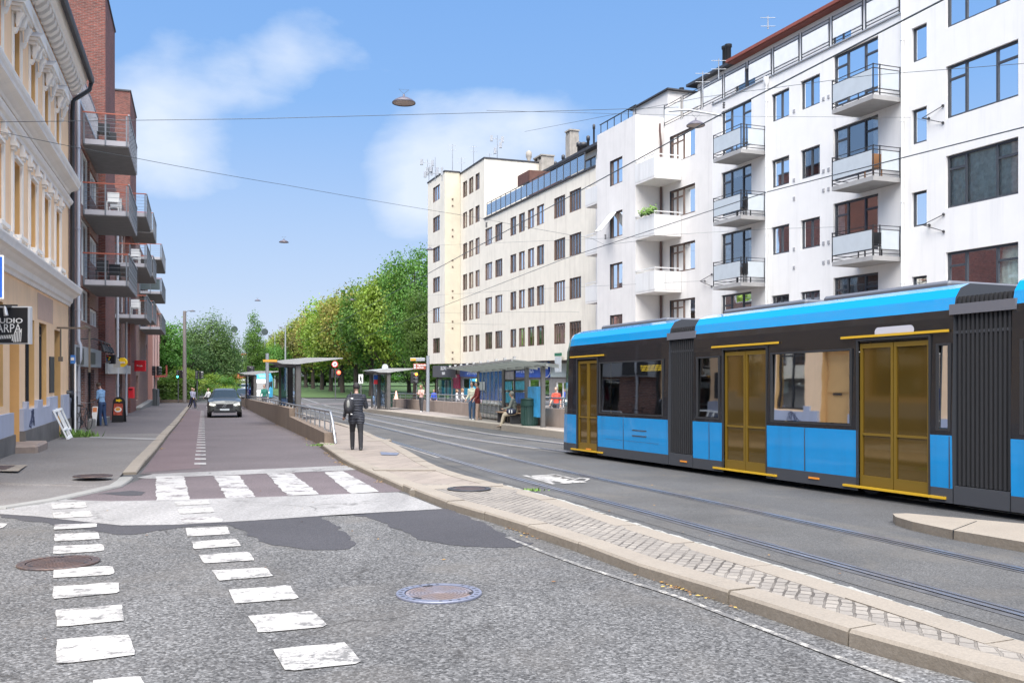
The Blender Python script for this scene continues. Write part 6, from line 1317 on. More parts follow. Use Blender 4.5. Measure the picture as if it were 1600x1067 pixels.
for x in (5.4,7.1,8.85): b.box(x,x+.07,-.035,.035,.1,2.2)
b.build('display_frame', M_BLACK, gs)
b = MB(TS)
for (x0,x1,h0,h1,m) in ((5.5,7.0,1.82,2.14,0),(5.5,6.6,1.37,1.73,1),(7.3,8.7,1.37,1.73,1),(5.6,6.9,.83,1.27,1),(7.3,8.7,.83,1.27,2)): b.box(x0,x1,-.01,.01,h0,h1,m)
b.build('poster', [mat('poster_grey', (.3,.28,.3), .5, var=.3), mat('poster_teal', (.04,.30,.42), .5, var=.5, vscale=5), mat('poster_blue', (.03,.12,.4), .5, var=.4, vscale=4)], gs)
b = MB(TS); b.add([(9.2,0,.35),(11.25,0,.35),(11.25,0,1.5),(9.2,0,1.5)], [(0,1,2,3)]); b.build('blue_poster', mat('sky_blue_poster', (.06,.38,.72), .4, var=.35, vscale=2.5), gs)
# bench and litter bins
bn = thing('bench', 'slatted wooden bench under the glass roof, beside the green litter bin', 'bench', TS(6.9,.5,0))
b = MB(TS)
for d in (.08,.23,.38): b.box(5.6,8.2,d-.06,d+.06,.42,.46)
b.build('seat', mat('bench_wood', (.34,.22,.14), .7, var=.15, vscale=6), bn); b = MB(TS)
for h in (.58,.72,.86): b.box(5.6,8.2,-.05,-.02,h-.05,h+.05)
b.build('backrest', MATS['bench_wood'], bn)
for x in (5.8, 8.0): b = MB(TS); b.box(x,x+.06,.0,.42,.0,.42); b.box(x,x+.06,-.08,-.05,.0,.92); b.build('leg', M_DARKMETAL, bn)
M_BIN = mat('bin_green', (.015,.05,.04), .5)
def bin_(X, Y, label):
    z = gz(X,Y)+.255; o = thing('litter_bin', label, 'litter bin', (X,Y,z), 'litter bins on the opposite platform'); b = MB(); b.lathe([(.30,0),(.32,.06),(.30,.1),(.30,.75)], (X,Y,z), 18, cap=False)
    for k in range(24): a = 2*math.pi*k/24; b.box(X+.31*math.cos(a)-.018, X+.31*math.cos(a)+.018, Y+.31*math.sin(a)-.018, Y+.31*math.sin(a)+.018, z+.08, z+.74)
    b.build('body', M_BIN, o); b = MB(); b.lathe([(.34,.75),(.35,.80),(.33,.95),(.33,1.0),(.36,1.02),(.05,1.06)], (X,Y,z), 18); b.build('lid', M_BIN, o)
x, y, _ = TS(9.75,.08,0); bin_(x, y, 'dark green ribbed litter bin next to the seated man'); x, y = at(607,636.5,.25); bin_(x, y, 'dark green litter bin beside the pushchair')
# ---- poles, lamps, signals
M_POLE = mat('grey_pole', (.33,.345,.36), .5, .3, var=.06); M_POLED = mat('dark_pole', (.10,.10,.11), .6)
def pole(name, label, cat, u, vb, vt_, Y, r0, r1=None, m=None, group=None, build_extra=None):
    x = px(u, Y); z0, z1 = zv(vb, Y), zv(vt_, Y); o = thing(name, label, cat, (x, Y, z0), group); b = MB(); b.cyl((x,Y,z0),(x,Y,z1),r0,r1 or r0*.7,10); b.build('pole', m or M_POLE, o); return o, x, z0, z1
def lamp_head(o, x, Y, z, dx, r=.3, m=None):
    b = MB(); b.tube([(x,Y,z-.2),(x+dx*.5,Y,z+.05),(x+dx,Y,z)], .03, 6); b.build('arm', M_POLED, o); b = MB(); b.lathe([(.04,.12),(r*.5,.06),(r,-.02),(r*.9,-.06),(.01,-.07)], (x+dx,Y,z), 12); b.build('lamp_head', m or M_POLED, o)
o, x, z0, z1 = pole('street_lamp', 'tall dark lamp post in front of the hedge on the left', 'lamp post', 288.5, 628, 486, 100, .22, .17, mat('brownish_pole', (.17,.15,.14), .7)); lamp_head(o, x, 100, z1, .85, .32)
for i, (u, vt_, Y, two, lb) in enumerate(((446,508,170,1,'tall twin-armed lamp post against the avenue trees'),(429.5,522,205,1,'second twin-armed lamp post, shorter and left of the tallest'),(414,532,235,0,'thin lamp post left of the twin-armed ones, by the hanging disc'),(400,546,250,0,'furthest thin lamp post in front of the poplar'))):
    o, x, z0, z1 = pole('street_lamp', lb, 'lamp post', u, 616, vt_, Y, .16, .12, M_POLE, 'lamp posts along the avenue')
    if two: lamp_head(o, x, Y, z1-.4, 1.0, .3); lamp_head(o, x, Y, z1-.4, -1.0, .3)
o, x, z0, z1 = pole('catenary_mast', 'pale grey mast rising behind the left platform wall', 'mast', 417.5, 640, 552, 66, .13, .12, mat('pale_mast', (.27,.29,.32), .45, .2))
o, x, z0, z1 = pole('sign_mast', 'pale grey mast with amber-ended arm beside the woman in pink', 'mast', 668.5, 645, 556, 57, .11, .10, MATS['pale_mast'])
b = MB(); b.bbox(px(641,57), px(664,57), 56.9, 57.1, zv(564,57), zv(559,57), .02); b.build('arm', M_POLE, o); b = MB(); b.box(px(642,57), px(650,57), 56.86, 56.899, zv(563.5,57), zv(560,57)); b.build('amber_display', MATS['amber_sign'], o)
b = MB(); b.bbox(px(646,57), px(665.5,57), 56.9, 56.95, zv(577,57), zv(568,57), .01); sp_ = b.build('direction_sign', mat('sign_brown', (.30,.07,.04), .5), o)
b = MB(); text_mb(b, 'Vigelands-\nparken', .15, lambda x,y,z: (px(651.5,57)+x, 56.895-z, zv(572.3,57)+y), align='LEFT', bold=.003); b.build('lettering', M_WHITE, sp_)
b = MB(); b.box(px(647,57), px(650,57), 56.885, 56.899, zv(572,57), zv(569,57)); b.box(px(647,57), px(650,57), 56.885, 56.899, zv(576,57), zv(573,57)); b.build('pictogram', M_FROST, sp_)
def signal(label, X, Y, h, colr=None, lit=0, side=0, zb=None, ped=False, group='traffic signals', dark=True, ph=None):
    z = gz(X,Y)+.1 if zb is None else zb; o = thing('traffic_light', label, 'traffic light', (X,Y,z), group)
    if not ped: b = MB(); b.cyl((X,Y,z),(X,Y,z+(ph or h)),.055,n=10); b.build('pole', M_POLED, o)
    def head(hx, hy, zc, turn, litk):
        q = MB(); w, hh, dp = .15, .44, .12
        if turn: q.bbox(hx-dp, hx+dp, hy-w, hy+w, zc-hh, zc+hh, .03)
        else: q.bbox(hx-w, hx+w, hy-dp, hy+dp, zc-hh, zc+hh, .03)
        ho = q.build('signal_head', M_BLACK, o)
        for k, dz in enumerate((.28,0,-.28)):
            v = MB()
            if turn: v.tube([(hx+dp, hy, zc+dz), (hx+dp+.2, hy, zc+dz)], .11, 10); v.build('visor', M_POLED if k else MATS['rib_grey'], ho)
            else:
                v.cyl((hx,hy-dp-.01,zc+dz),(hx,hy-dp-.015,zc+dz),.1,n=14,smooth=False); mm = M_POLED
                if litk == k: mm = mat('lit_signal_%s' % colr, {'red':(1,.05,.02),'amber':(1,.22,.01),'green':(.02,1,.45)}[colr], .5, emit={'red':(1,.06,.03),'amber':(1,.20,.015),'green':(.05,1,.55)}[colr], estr=4)
                v.build('lens', mm, ho)
    if lit is not None: head(X, Y-.1, z+h-.3, False, lit)
    if side: head(X+side*.35, Y, z+h-.3, True, None)
    return o
x = px(241,88); signal('pair of dark signal heads on the corner by the rose house', x, 88, 3.6, None, 5, 1)
q = thing('signal_cabinet', 'dark grey cabinet at the foot of the corner signals', 'cabinet', (px(242,86),86,gz(0,86)+.12)); b = MB(); b.bbox(px(238,86), px(243.5,86), 86, 86.4, gz(0,86)+.1, gz(0,86)+1.7, .03); b.build('body', mat('cabinet_grey', (.10,.11,.115), .5), q); b = MB(); b.bbox(px(244,86), px(246.5,86), 86, 86.4, gz(0,86)+.1, gz(0,86)+1.65, .03); b.build('side_box', MATS['cabinet_grey'], q)
signal('signal showing green in front of the hedge', px(278.5,101), 101, 3.3, 'green', 2, 1)
signal('dark signal head between the hedge and the birch', px(308,103), 103, 3.2, None, 5, 1)
signal('signal showing red below the round white sign near the avenue', px(524,108), 108, 4.0, 'red', None, 0, ph=5.0)
o = bpy.data.objects[[k.name for k in bpy.data.objects if k.get('label') == 'signal showing red below the round white sign near the avenue'][0]]
X, Y = px(523,108), 108; z = gz(X,Y); ORG[o.name] = tuple(o.location)
b = MB(); b.bbox(px(524.5,Y), px(530.5,Y), Y-.2, Y, zv(590,Y), zv(577,Y), .03); hh = b.build('signal_head', M_BLACK, o); b = MB(); b.ball((px(530,Y),Y-.25,zv(582,Y)), .22); b.build('lens', mat('lit_signal_red', (1,.05,.02), .5, emit=(1,.06,.03), estr=4), hh)
b = MB(); b.bbox(px(518,Y), px(522,Y), Y-.2, Y, zv(590,Y), zv(577,Y), .03); b.build('signal_head', M_BLACK, o)
b = MB(); b.cyl((px(523.5,Y),Y-.1,zv(569,Y)),(px(523.5,Y),Y-.14,zv(569,Y)),.38,n=24,smooth=False); rs = b.build('round_sign', mat('sign_red', (.55,.02,.03), .45), o); b = MB(); b.cyl((px(523.5,Y),Y-.141,zv(569,Y)),(px(523.5,Y),Y-.15,zv(569,Y)),.28,n=24,smooth=False); b.build('sign_face', M_WHITE, rs)
b = MB(); text_mb(b, '25', .32, lambda x,y,z: (px(523.5,Y)+x, Y-.152-z, zv(569,Y)+y), bold=.01); b.build('lettering', M_BLACK, rs)
signal('signal glowing orange-red between the mast and the trees', px(651,75), 75, 2.78, 'amber', 0, -1)
for u, vb, vt_, Y, lb, side in ((395,640,570,80,'dark signal mast at the end of the left platform',-1),): signal(lb, px(u,Y), Y, 3.4, None, 5, side)
# white walking-man plate and bus stop signs
o, x, z0, z1 = pole('pedestrian_sign', 'white plate with a black walking figure near the dark-coated woman', 'sign', 564, 640, 585, 75, .05, .05, M_POLED)
b = MB(); b.bbox(px(560.5,75), px(567.5,75), 74.9, 74.94, zv(599,75), zv(585,75), .01); p_ = b.build('plate', M_WHITE, o)
b = MB(); Y = 74.89; f = lambda u, v: (px(u,75), Y, zv(v,75))
b.add([f(563.2,587),f(564.6,587),f(564.9,588.6),f(563,588.6)], [(0,1,2,3)]); b.add([f(562.8,589),f(565.2,589),f(565.4,593.5),f(562.6,593.5)], [(0,1,2,3)]); b.add([f(562.6,593.5),f(563.9,593.5),f(562.8,598),f(561.8,598)], [(0,1,2,3)]); b.add([f(564,593.5),f(565.4,593.5),f(566.4,598),f(565.3,598)], [(0,1,2,3)]); b.build('walking_figure', M_BLACK, p_, fixn=False)
o, x, z0, z1 = pole('stop_sign_post', 'blue and red stop sign beside the far opposite shelter', 'sign', 587, 636, 586, 64, .04, .04, M_POLED)
b = MB(); b.bbox(px(584.5,64), px(590.5,64), 63.9, 63.94, zv(593,64), zv(586,64), .01); b.build('blue_plate', MATS['sign_blue'], o); b = MB(); b.bbox(px(584.5,64), px(590.5,64), 63.9, 63.94, zv(600,64), zv(593.3,64), .01); b.build('red_plate', MATS['sign_red'], o)
o, x, z0, z1 = pole('round_sign_post', 'pale round disc on a post above the far opposite shelter', 'sign', 602, 600, 574, 69, .05, .05, M_POLE); b = MB(); b.cyl((x,68.9,zv(573.5,69)),(x,68.85,zv(573.5,69)),.23,n=24,smooth=False); b.build('disc', M_FROST, o)
Y = 32.2; o, x, z0, z1 = pole('bus_stop_post', 'slim white post with small blue bus stop plate in front of the grey shop fascia', 'bus stop', 117.5, 676, 566, Y, .035, .035, M_WHITE)
b = MB(); b.bbox(px(111,Y), px(118.5,Y), Y-.06, Y-.03, zv(568,Y), zv(555,Y), .01); p_ = b.build('plate', mat('bus_sign_blue', (.04,.19,.55), .5), o); b = MB(); b.box(px(112.3,Y), px(117.2,Y), Y-.07, Y-.061, zv(563,Y), zv(558.5,Y)); b.build('bus_pictogram', M_WHITE, p_)
# keep-right sign on the far side of the tram
o, x, z0, z1 = pole('keep_right_sign', 'round blue sign with white arrow seen through the tram window', 'traffic sign', 1453, 700, 610, 16.6, .03, .03, M_STEEL)
b = MB(); b.cyl((x,16.55,1.2),(x,16.52,1.2),.24,n=28,smooth=False); p_ = b.build('plate', MATS['sign_blue'], o); b = MB(); q = [(-.15,.12),(-.12,.16),(.06,-.02),(.06,.05),(.12,.05),(.12,-.14),(-.07,-.14),(-.07,-.08),(.02,-.07)]; b.add([(x+a, 16.51, 1.2+c) for a, c in q], [tuple(range(9))]); b.build('arrow', M_WHITE, p_, fixn=False)
# ---- span wires, contact wires, hanging lamps
M_WIRE = mat('wire_dark', (.055,.065,.07), .5)
def wire(label, pts, r=.008, sag=0.0, group='overhead wires', name='overhead_wire'):
    P_ = [Vector((px(u,Y), Y, zv(v,Y))) for u, v, Y in pts]; q = []
    for a, b in zip(P_, P_[1:]):
        for k in range(8): t = k/8; q.append(a.lerp(b, t)-Vector((0,0,sag*4*t*(1-t))))
    q.append(P_[-1]); b = MB(); b.tube(q, r, 5); return b.build(name, M_WIRE, None, label, 'wire', group)
wire('contact wire of the near track, crossing highest over the white block', [(1700,-140,7.2),(1474,0,9.6),(1100,193,14.5),(668,428,34),(560,487,60),(470,536,140)], .011)
wire('contact wire of the far track, lower of the two long rising wires', [(1900,110,9.5),(1600,199,14.3),(1200,300,21.5),(880,405,33),(668,488,62),(520,545,140)], .011)
wire('span wire running level from the ochre house to the white block', [(0,191,21),(400,186,22.5),(640,179.5,24),(900,173,26),(1060,168,28)], .007)
wire('wire falling gently from the ochre house towards the cream block', [(0,206,21),(200,245,24),(450,290,30),(750,341,38),(925,373,45)], .007, .02)
wire('short wire from the upper left facade to the brick house', [(-10,33,21),(35,42,24),(100,58,30)], .007)
wire('span wire passing the white balconies to the right edge', [(820,206,44),(1100,152,30),(1360,118,24),(1700,92,20)], .007)
wire('span wire to the upper star bracket on the white wall', [(760,173,30),(1120,182,33),(1443,184,34.2)], .006)
wire('span wire to the middle star bracket on the white wall', [(668,384,75),(960,372,44),(1200,358,40),(1443,351,34.2)], .006)
wire('span wire to the bracket between the off-white and white walls', [(668,462,80),(870,450,56),(1098,439,46.5)], .006)
wire('low span wire over the lowest cream windows', [(668,504,86),(770,507,74),(790,507,74)], .007)
wire('span wire over the second row of cream windows', [(668,489,86),(890,487,61),(905,488,61)], .007)
wire('short diagonal wire from the contact wires to a white wall star', [(925,373,45),(945,383,45),(1010,375,42)], .007)
for i, (uu, vv) in enumerate(((1456,184),(1457,351),(1104,439))):
    s_ = FR.S(uu); b = MB(FR.T); z_ = FR.z(vv, s_); T_ = FR.T; b.T = None
    for dz, ds in ((-.32,.5),(.28,.5),(0,-.1)): b.tube([T_(s_+.2,.25,z_), T_(s_-ds,.02,z_+dz)], .016, 5); b.ball(T_(s_-ds,.04,z_+dz), .05)
    b.build('wire_anchor', M_DARKMETAL, whb if i < 2 else offw)
def insul(u, v, Y, k):
    b = MB(); x, z = px(u,Y), zv(v,Y)
    for j in range(4): b.lathe([(.02,j*.06),(.055,j*.06+.02),(.02,j*.06+.05)], (x,Y,z), 8)
    return b
# bracket arm with lamp above the near track, and wire fittings
a_ = MB(); Y = 33; a_.tube([(px(1045,Y),Y,zv(174,Y)),(px(1075,Y),Y,zv(172,Y)),(px(1128,Y),Y,zv(181,Y))], .035, 6); a_.build('wire_fitting', M_GREYPAINT, None, 'pale strut with insulator on the wires beside the hanging lamp near the white block', 'wire fitting', 'wire fittings')
for (u, v, Y, lb) in ((1131,170,33,'insulator at the right end of the pale strut'),(946,374,44,'insulator on the wires before the off-white bay'),(760,356,40,'small insulator on the wire in front of the cream windows')):
    insul(u, v, Y, 0).build('insulator', M_DARKMETAL, None, lb, 'insulator', 'insulators on the wires')
M_LAMPIN = mat('lamp_underside', (.45,.36,.31), .5, var=.1); M_LAMPTOP = mat('lamp_shade_dark', (.10,.09,.11), .5, .2)
def hang(label, u, v, Y, r=.31):
    x, z = px(u,Y), zv(v,Y); o = thing('hanging_lamp', label, 'street lamp', (x,Y,z), 'street lamps hung over the street')
    b = MB(); b.lathe([(r,-.07),(r,-.055),(r*.8,-.0),(r*.45,.06),(r*.12,.10),(.03,.11),(.03,.16),(.012,.17)], (x,Y,z), 28, cap=False); b.build('shade', M_LAMPTOP, o)
    b = MB(); b.lathe([(r*.96,-.068),(r*.5,-.062),(.001,-.06)], (x,Y,z), 28, cap=False); b.build('diffuser', M_LAMPIN, o)
    b = MB(); b.lathe([(r*.97,-.066),(r*1.02,-.09),(r*1.03,-.075),(r,-.05)], (x,Y,z), 28, cap=False); b.build('rim', M_LAMPTOP, o)
    b = MB(); b.tube([(x-.14,Y,z+.31),(x,Y,z+.18)], .005, 4); b.tube([(x+.14,Y,z+.29),(x,Y,z+.18)], .005, 4); b.tube([(x-9,Y-.3,z+.62),(x-.14,Y,z+.31),(x+.14,Y,z+.29),(x+9,Y+.3,z+.62)][1:3], .003, 4); b.build('hanger', M_WIRE, o); return o
hang('dark saucer lamp hanging nearest, against the open blue sky', 631, 157, 26, .32); hang('saucer lamp hung further off, left of the avenue', 443.5, 377, 62, .31); hang('smallest saucer lamp, furthest down the left street', 402.5, 469, 105, .33)
hang('saucer lamp in front of the off-white balconies', 1087, 193, 31, .30); hang('saucer lamp at the corner of the cream tower', 672, 389, 75, .29); hang('saucer lamp over the avenue trees', 550, 468, 120, .33)
for u, v, Y, lb in ((366,514.5,140,'dark round disc hanging left over the left street'),(413.5,518.5,140,'dark round disc hanging beside the poplar')):
    x, z = px(u,Y), zv(v,Y); b = MB(); b.cyl((x,Y,z),(x,Y+.12,z),.5,n=28,smooth=False); b.cyl((x,Y-.02,z),(x,Y-.001,z),.42,n=28,smooth=False); b.build('hanging_disc', mat('disc_dark', (.045,.06,.058), .5), None, lb, 'hanging disc', 'hanging discs')
# ---- small things on the left pavement
hz_ = gz(0,36)+.12
def leaning_frame(u0, u1, v0, v1, Y, lb):
    o = thing('window_frame', lb, 'frame', (px((u0+u1)/2,Y), Y, zv(v1,Y))); b = MB(); z0, z1 = zv(v1,Y), zv(v0,Y); s_ = FL
    e = FL.T(Y,.42,0); T = lambda a, q, h: tuple(Vector(FL.T(Y+.0+a, .55-.4*h/(z1-z0)-q, z0+h)))
    H = z1-z0
    b = MB(T); L = 1.05
    b.box(0,.06,0,.05,0,H); b.box(L-.06,L,0,.05,0,H); b.box(.061,L-.061,0,.05,0,.07); b.box(.061,L-.061,0,.05,H-.06,H); b.box(.061,L-.061,0,.05,H*.3,H*.3+.05)
    b.build('frame', M_WHITE, o)
leaning_frame(85, 97, 639, 688, 28.9, 'old white window frame leaning on the blue-grey plinth'); leaning_frame(85, 97, 641, 687, 28.2, 'second white frame leaning just in front of the first')
b = MB(); p = lambda s_, d, z: FL.T(s_, d, z+gz(0,32)+.1); b.tube([p(32.5,.2,0),p(32.4,.22,1.0),p(32.3,.25,1.25),p(32.2,.12,1.4),p(32.2,.02,1.4)], .11, 10); b.build('standpipe', M_BLACK, None, 'thick bent black pipe at the joint of ochre and brick houses', 'pipe')
# bicycle
def bicycle(label, X, Y, z, ang, s=1.0):
    c, s_ = math.cos(ang), math.sin(ang); T = lambda x, y, h: (X+c*x-s_*y, Y+s_*x+c*y, z+h); o = thing('bicycle', label, 'bicycle', (X,Y,z))
    def wheel(x0):
        b = MB(); pts = [T(x0+.33*math.cos(a), 0, .34+.33*math.sin(a)) for a in [2*math.pi*k/24 for k in range(25)]]; b.tube(pts, .017, 6); w = b.build('wheel', M_RUBBER, o)
        b = MB()
        for k in range(12): a = 2*math.pi*k/12; b.cyl(T(x0,0,.34), T(x0+.32*math.cos(a),0,.34+.32*math.sin(a)), .0025, n=3)
        b.cyl(T(x0,-.04,.34), T(x0,.04,.34), .025, n=8); b.build('spokes', M_STEEL, w)
    wheel(-.52); wheel(.52); b = MB(); bb, st_, hd_, rear, fr = T(-.08,0,.30), T(-.22,0,.78), T(.36,0,.82), T(-.52,0,.34), T(.52,0,.34)
    for a, q in ((bb,st_),(bb,hd_),(st_,hd_),(st_,rear),(bb,rear),(hd_,fr)): b.cyl(a, q, .017, n=6)
    b.build('frame', M_BLACK, o); b = MB(); b.tube([T(.36,0,.82),T(.34,0,1.0),T(.36,-.26,1.04),T(.28,-.3,1.03)], .012, 6); b.tube([T(.34,0,1.0),T(.36,.26,1.04),T(.28,.3,1.03)], .012, 6); b.build('handlebar', M_STEEL, o)
    b = MB(); b.cyl(T(-.22,0,.76),T(-.25,0,.9),.013,n=6); b.ball(T(-.26,0,.93),(.13,.08,.035)); b.build('saddle', M_BLACK, o); b = MB(); b.cyl(T(-.08,-.02,.3),T(-.08,.02,.3),.09,n=12); b.tube([T(-.08,.06,.3),T(.02,.08,.18)], .012, 5); b.tube([T(-.08,-.06,.3),T(-.18,-.08,.42)], .012, 5); b.build('crank', M_DARKMETAL, o); return o
zb = gz(0,33.4)+.12; bicycle('dark bicycle parked against the brick wall beside the bus stop post', px(129.5,34), 34.0, zb, R(93)); bicycle('bicycle behind the opposite wall next to the man in orange', px(872,47), 47.5, gz(0,47)+.05, R(200))
# boards
def a_board(label, u0, u1, v0, v1, Y, face, arch=False):
    x0, x1, z0, z1 = px(u0,Y), px(u1,Y), gz(0,Y)+.12, zv(v0,Y); o = thing('pavement_board', label, 'sign board', ((x0+x1)/2, Y, z0)); H = z1-z0; L = .18
    def leaf_(sg, m, nm):
        b = MB(); pts = [(x0,0),(x1,0),(x1,H*.82)]+([((x0+x1)/2+(x1-x0)/2*math.cos(a), H*.82+H*.18*math.sin(a)) for a in [k*math.pi/8 for k in range(1,8)]] if arch else [(x1,H),(x0,H)])+[(x0,H*.82)]
        vs = [(x, Y+sg*L*(1-h/H)-.012, z0+h) for x, h in pts]+[(x, Y+sg*L*(1-h/H)+.012, z0+h) for x, h in pts]; n = len(pts); b.add(vs, [(i,(i+1)%n,n+(i+1)%n,n+i) for i in range(n)]+[tuple(range(n)), tuple(range(n,2*n))]); return b.build(nm, m, o)
    leaf_(-1, M_BLACK if arch else face, 'front_board'); leaf_(1, M_BLACK, 'back_board'); return o, x0, x1, z0, H, L
o, x0, x1, z0, H, L = a_board('black arched pavement board with a food picture and yellow emblem', 177, 195, 620, 654, 43.2, None, True)
b = MB(); f = lambda x, h: (x, 43.2-L*(1-h/H)-.016, z0+h); b.add([f(x0+.06,H*.28),f(x1-.06,H*.28),f(x1-.06,H*.74),f(x0+.06,H*.74)], [(0,1,2,3)]); pp = b.build('picture', mat('picture_red', (.42,.08,.05), .5, var=.6, vscale=9), o)
b = MB(); cx_, ch_ = (x0+x1)/2, H*.5
b.add([(lambda q: (q[0], q[1]-.003, q[2]))(f(cx_+.17*math.cos(a), ch_+.12*math.sin(a))) for a in [k*math.pi/8 for k in range(16)]], [tuple(range(16))], 0); b.add([(lambda q: (q[0], q[1]-.005, q[2]))(f(cx_+.12*math.cos(a)-.01, ch_+.02+.075*math.sin(a))) for a in [k*math.pi/8 for k in range(16)]], [tuple(range(16))], 1); b.build('burger_print', [M_WHITE, mat('food_orange', (.72,.33,.05), .6, var=.4, vscale=20)], pp, fixn=False)
b = MB(); b.add([(lambda q: (q[0], q[1]-.003, q[2]))(f(cx_+.13*math.cos(a)*(1+.25*math.cos(5*a)), H*.86+.06*math.sin(a)*(1+.25*math.cos(5*a)))) for a in [k*math.pi/16 for k in range(32)]], [tuple(range(32))]); b.build('emblem', MATS['sign_yellow'], o, fixn=False)
o, x0, x1, z0, H, L = a_board('small white and orange poster board behind the man in blue', 145, 153, 635, 661, 38.6, M_WHITE)
b = MB(); f = lambda x, h: (x, 38.6-L*(1-h/H)-.016, z0+h); b.add([f(x0+.02,H*.72),f(x1-.02,H*.72),f(x1-.02,H*.95),f(x0+.02,H*.95)], [(0,1,2,3)]); b.build('orange_print', mat('orange_print', (.7,.25,.1), .5), o)
q = thing('stone_block', 'pale concrete block by the shop doorway behind the bicycle', 'block', (px(138,35.8),35.8,gz(0,35.8)+.12)); b = MB(); b.bbox(px(135.5,35.8), px(141.5,35.8), 35.8, 36.3, gz(0,35.8)+.1, gz(0,35.8)+.5, .04); b.build('block', M_KERBG, q)
# ================= people
def seg_d(p, a, b):
    ab = b-a; t = max(0, min(1, (p-a).dot(ab)/max(ab.length_squared, 1e-9))); return (p-(a+ab*t)).length, t
def person(label, X, Y, z0, face, H=1.75, top=(.1,.1,.12), legs=(.05,.05,.06), shoe=(.05,.05,.05), hair=(.05,.03,.02), skin=(.48,.29,.21), pose=None, hair_len=0, sleeve=1.0, long_=0.0, voxel=.014, coat=0.0, wide=1.0, seated=False, skirt=None, hood=False, topm=None, legm=None, inner=None):
    """one continuous body grown over posed limbs; face = compass heading in degrees (0 = away from the camera)"""
    pose = dict(dict(lt=8, rt=-8, lk=5, rk=8, ls=6, rs=-6, le=15, re=15, la=7, ra=7, lean=0, head=0, turn=0), **(pose or {}))
    s = H/1.75; hipz = (.90 if not seated else .47)*s
    o = thing('person', label, 'person', (X, Y, z0)); ORG[o.name] = (0,0,0)
    def rx(v, a): a = R(a); return Vector((v.x, v.y*math.cos(a)-v.z*math.sin(a), v.y*math.sin(a)+v.z*math.cos(a)))
    def ry(v, a): a = R(a); return Vector((v.x*math.cos(a)+v.z*math.sin(a), v.y, -v.x*math.sin(a)+v.z*math.cos(a)))
    V = Vector; pel = V((0,0,hipz)); P_ = []      # primitives: (a, b, ra, rb, flat, region)
    up = lambda d: pel+rx(V(d), -pose['lean'])
    chest, neck, headc = up((0,0,.36*s)), up((0,.01,.55*s)), None
    W_ = wide
    def E(c, r, reg): P_.append(('e', c, r, reg))
    def L(a, b, ra, rb, reg): P_.append(('l', a, b, ra, rb, reg))
    sh_w, hw = .175*s*W_, .095*s*W_
    # torso as stacked ellipses
    for k in range(10):
        t = k/9; z = -.05+.56*t; wd = (.165 if t < .15 else .145 if t < .45 else .165 if t < .75 else .178 if t < .9 else .13)*W_+coat; dp = (.115 if t < .2 else .10 if t < .5 else .118 if t < .85 else .085)*W_+coat*.9
        E(up((0, 0, z*s)), V((wd*s, dp*s, .062*s)), 'top' if t > .12 or long_ > 0 else 'legs')
    L(up((0,0,.48*s)), up((0,.015,.60*s)), .056*s, .050*s, 'skin' if not hood else 'top')
    hd_ = up((0,.02,.60*s)); hdir = rx(V((0,0,1)), -pose['lean']*.6-pose['head']); fwd = rx(V((0,1,0)), -pose['lean']*.6-pose['head']); tq = Matrix.Rotation(R(pose['turn']), 3, hdir); fwd = tq@fwd; side_ = fwd.cross(hdir)
    hc = hd_+hdir*.13*s
    E(hc, V((.076*s,.095*s,.108*s)), 'skin'); L(hc+hdir*-.02*s+fwd*.02*s, hc-hdir*.075*s+fwd*.045*s, .060*s, .038*s, 'skin'); L(hc+fwd*.088*s+hdir*.02*s, hc+fwd*.108*s-hdir*.022*s, .011*s, .017*s, 'skin')
    for sg in (-1, 1): E(hc+side_*sg*.078*s-fwd*.005*s, V((.012*s,.022*s,.032*s)), 'skin')
    hands = []
    for sg, th, kn, sh, el, ab in ((-1,pose['lt'],pose['lk'],pose['ls'],pose['le'],pose['la']),(1,pose['rt'],pose['rk'],pose['rs'],pose['re'],pose['ra'])):
        hip = pel+V((sg*hw*.88, 0, -.02*s)); d = ry(rx(V((0,0,-1)), th), -sg*(2 if not seated else 4)); knee = hip+d*.43*s; d2 = rx(V((0,0,-1)), th-kn); ank = knee+d2*.42*s
        L(hip, hip.lerp(knee,.5), .100*s*W_, .088*s*W_, 'legs'); L(hip.lerp(knee,.5), knee, .088*s*W_, .070*s, 'legs'); L(knee, knee.lerp(ank,.35), .068*s, .066*s, 'legs'); L(knee.lerp(ank,.35), ank, .066*s, .054*s, 'legs')
        fd_ = rx(V((0,1,0)), (th-kn)*.8 if not seated else 0); L(ank+V((0,0,-.035*s))-fd_*.03*s, ank+fd_*.15*s+V((0,0,-.055*s)), .044*s, .036*s, 'shoe')
        if long_: L(hip, hip.lerp(knee, long_), .108*s*W_+coat*.6, .102*s*W_+coat*.6, 'top')
        shd = up((sg*sh_w, 0, .475*s)); d = ry(rx(rx(V((0,0,-1)), sh), -pose['lean']), -sg*ab); elb = shd+d*.29*s; d2 = rx(d, el); 
        if pose.get('cross_'+('l' if sg < 0 else 'r')): d2 = (d2+V((-sg*pose['cross_'+('l' if sg < 0 else 'r')], 0, 0))).normalized()
        wr = elb+d2*.245*s
        c_ = coat*.55; L(shd, elb, .058*s+c_, .047*s+c_, 'top'); mid = elb.lerp(wr, .55)
        L(elb, mid, .044*s+c_, .038*s+c_, 'top' if sleeve > .5 else 'skin'); L(mid, wr, .037*s+c_*.8, .029*s+c_*.7, 'top' if sleeve > .8 else 'skin')
        pm = wr+d2*.055*s; L(wr, pm, .026*s, .034*s, 'skin'); hands.append((sg, wr, d2, pm)); pose['wr%d' % sg] = wr
    # rough hull of capsules -> voxel remesh
    b = MB()
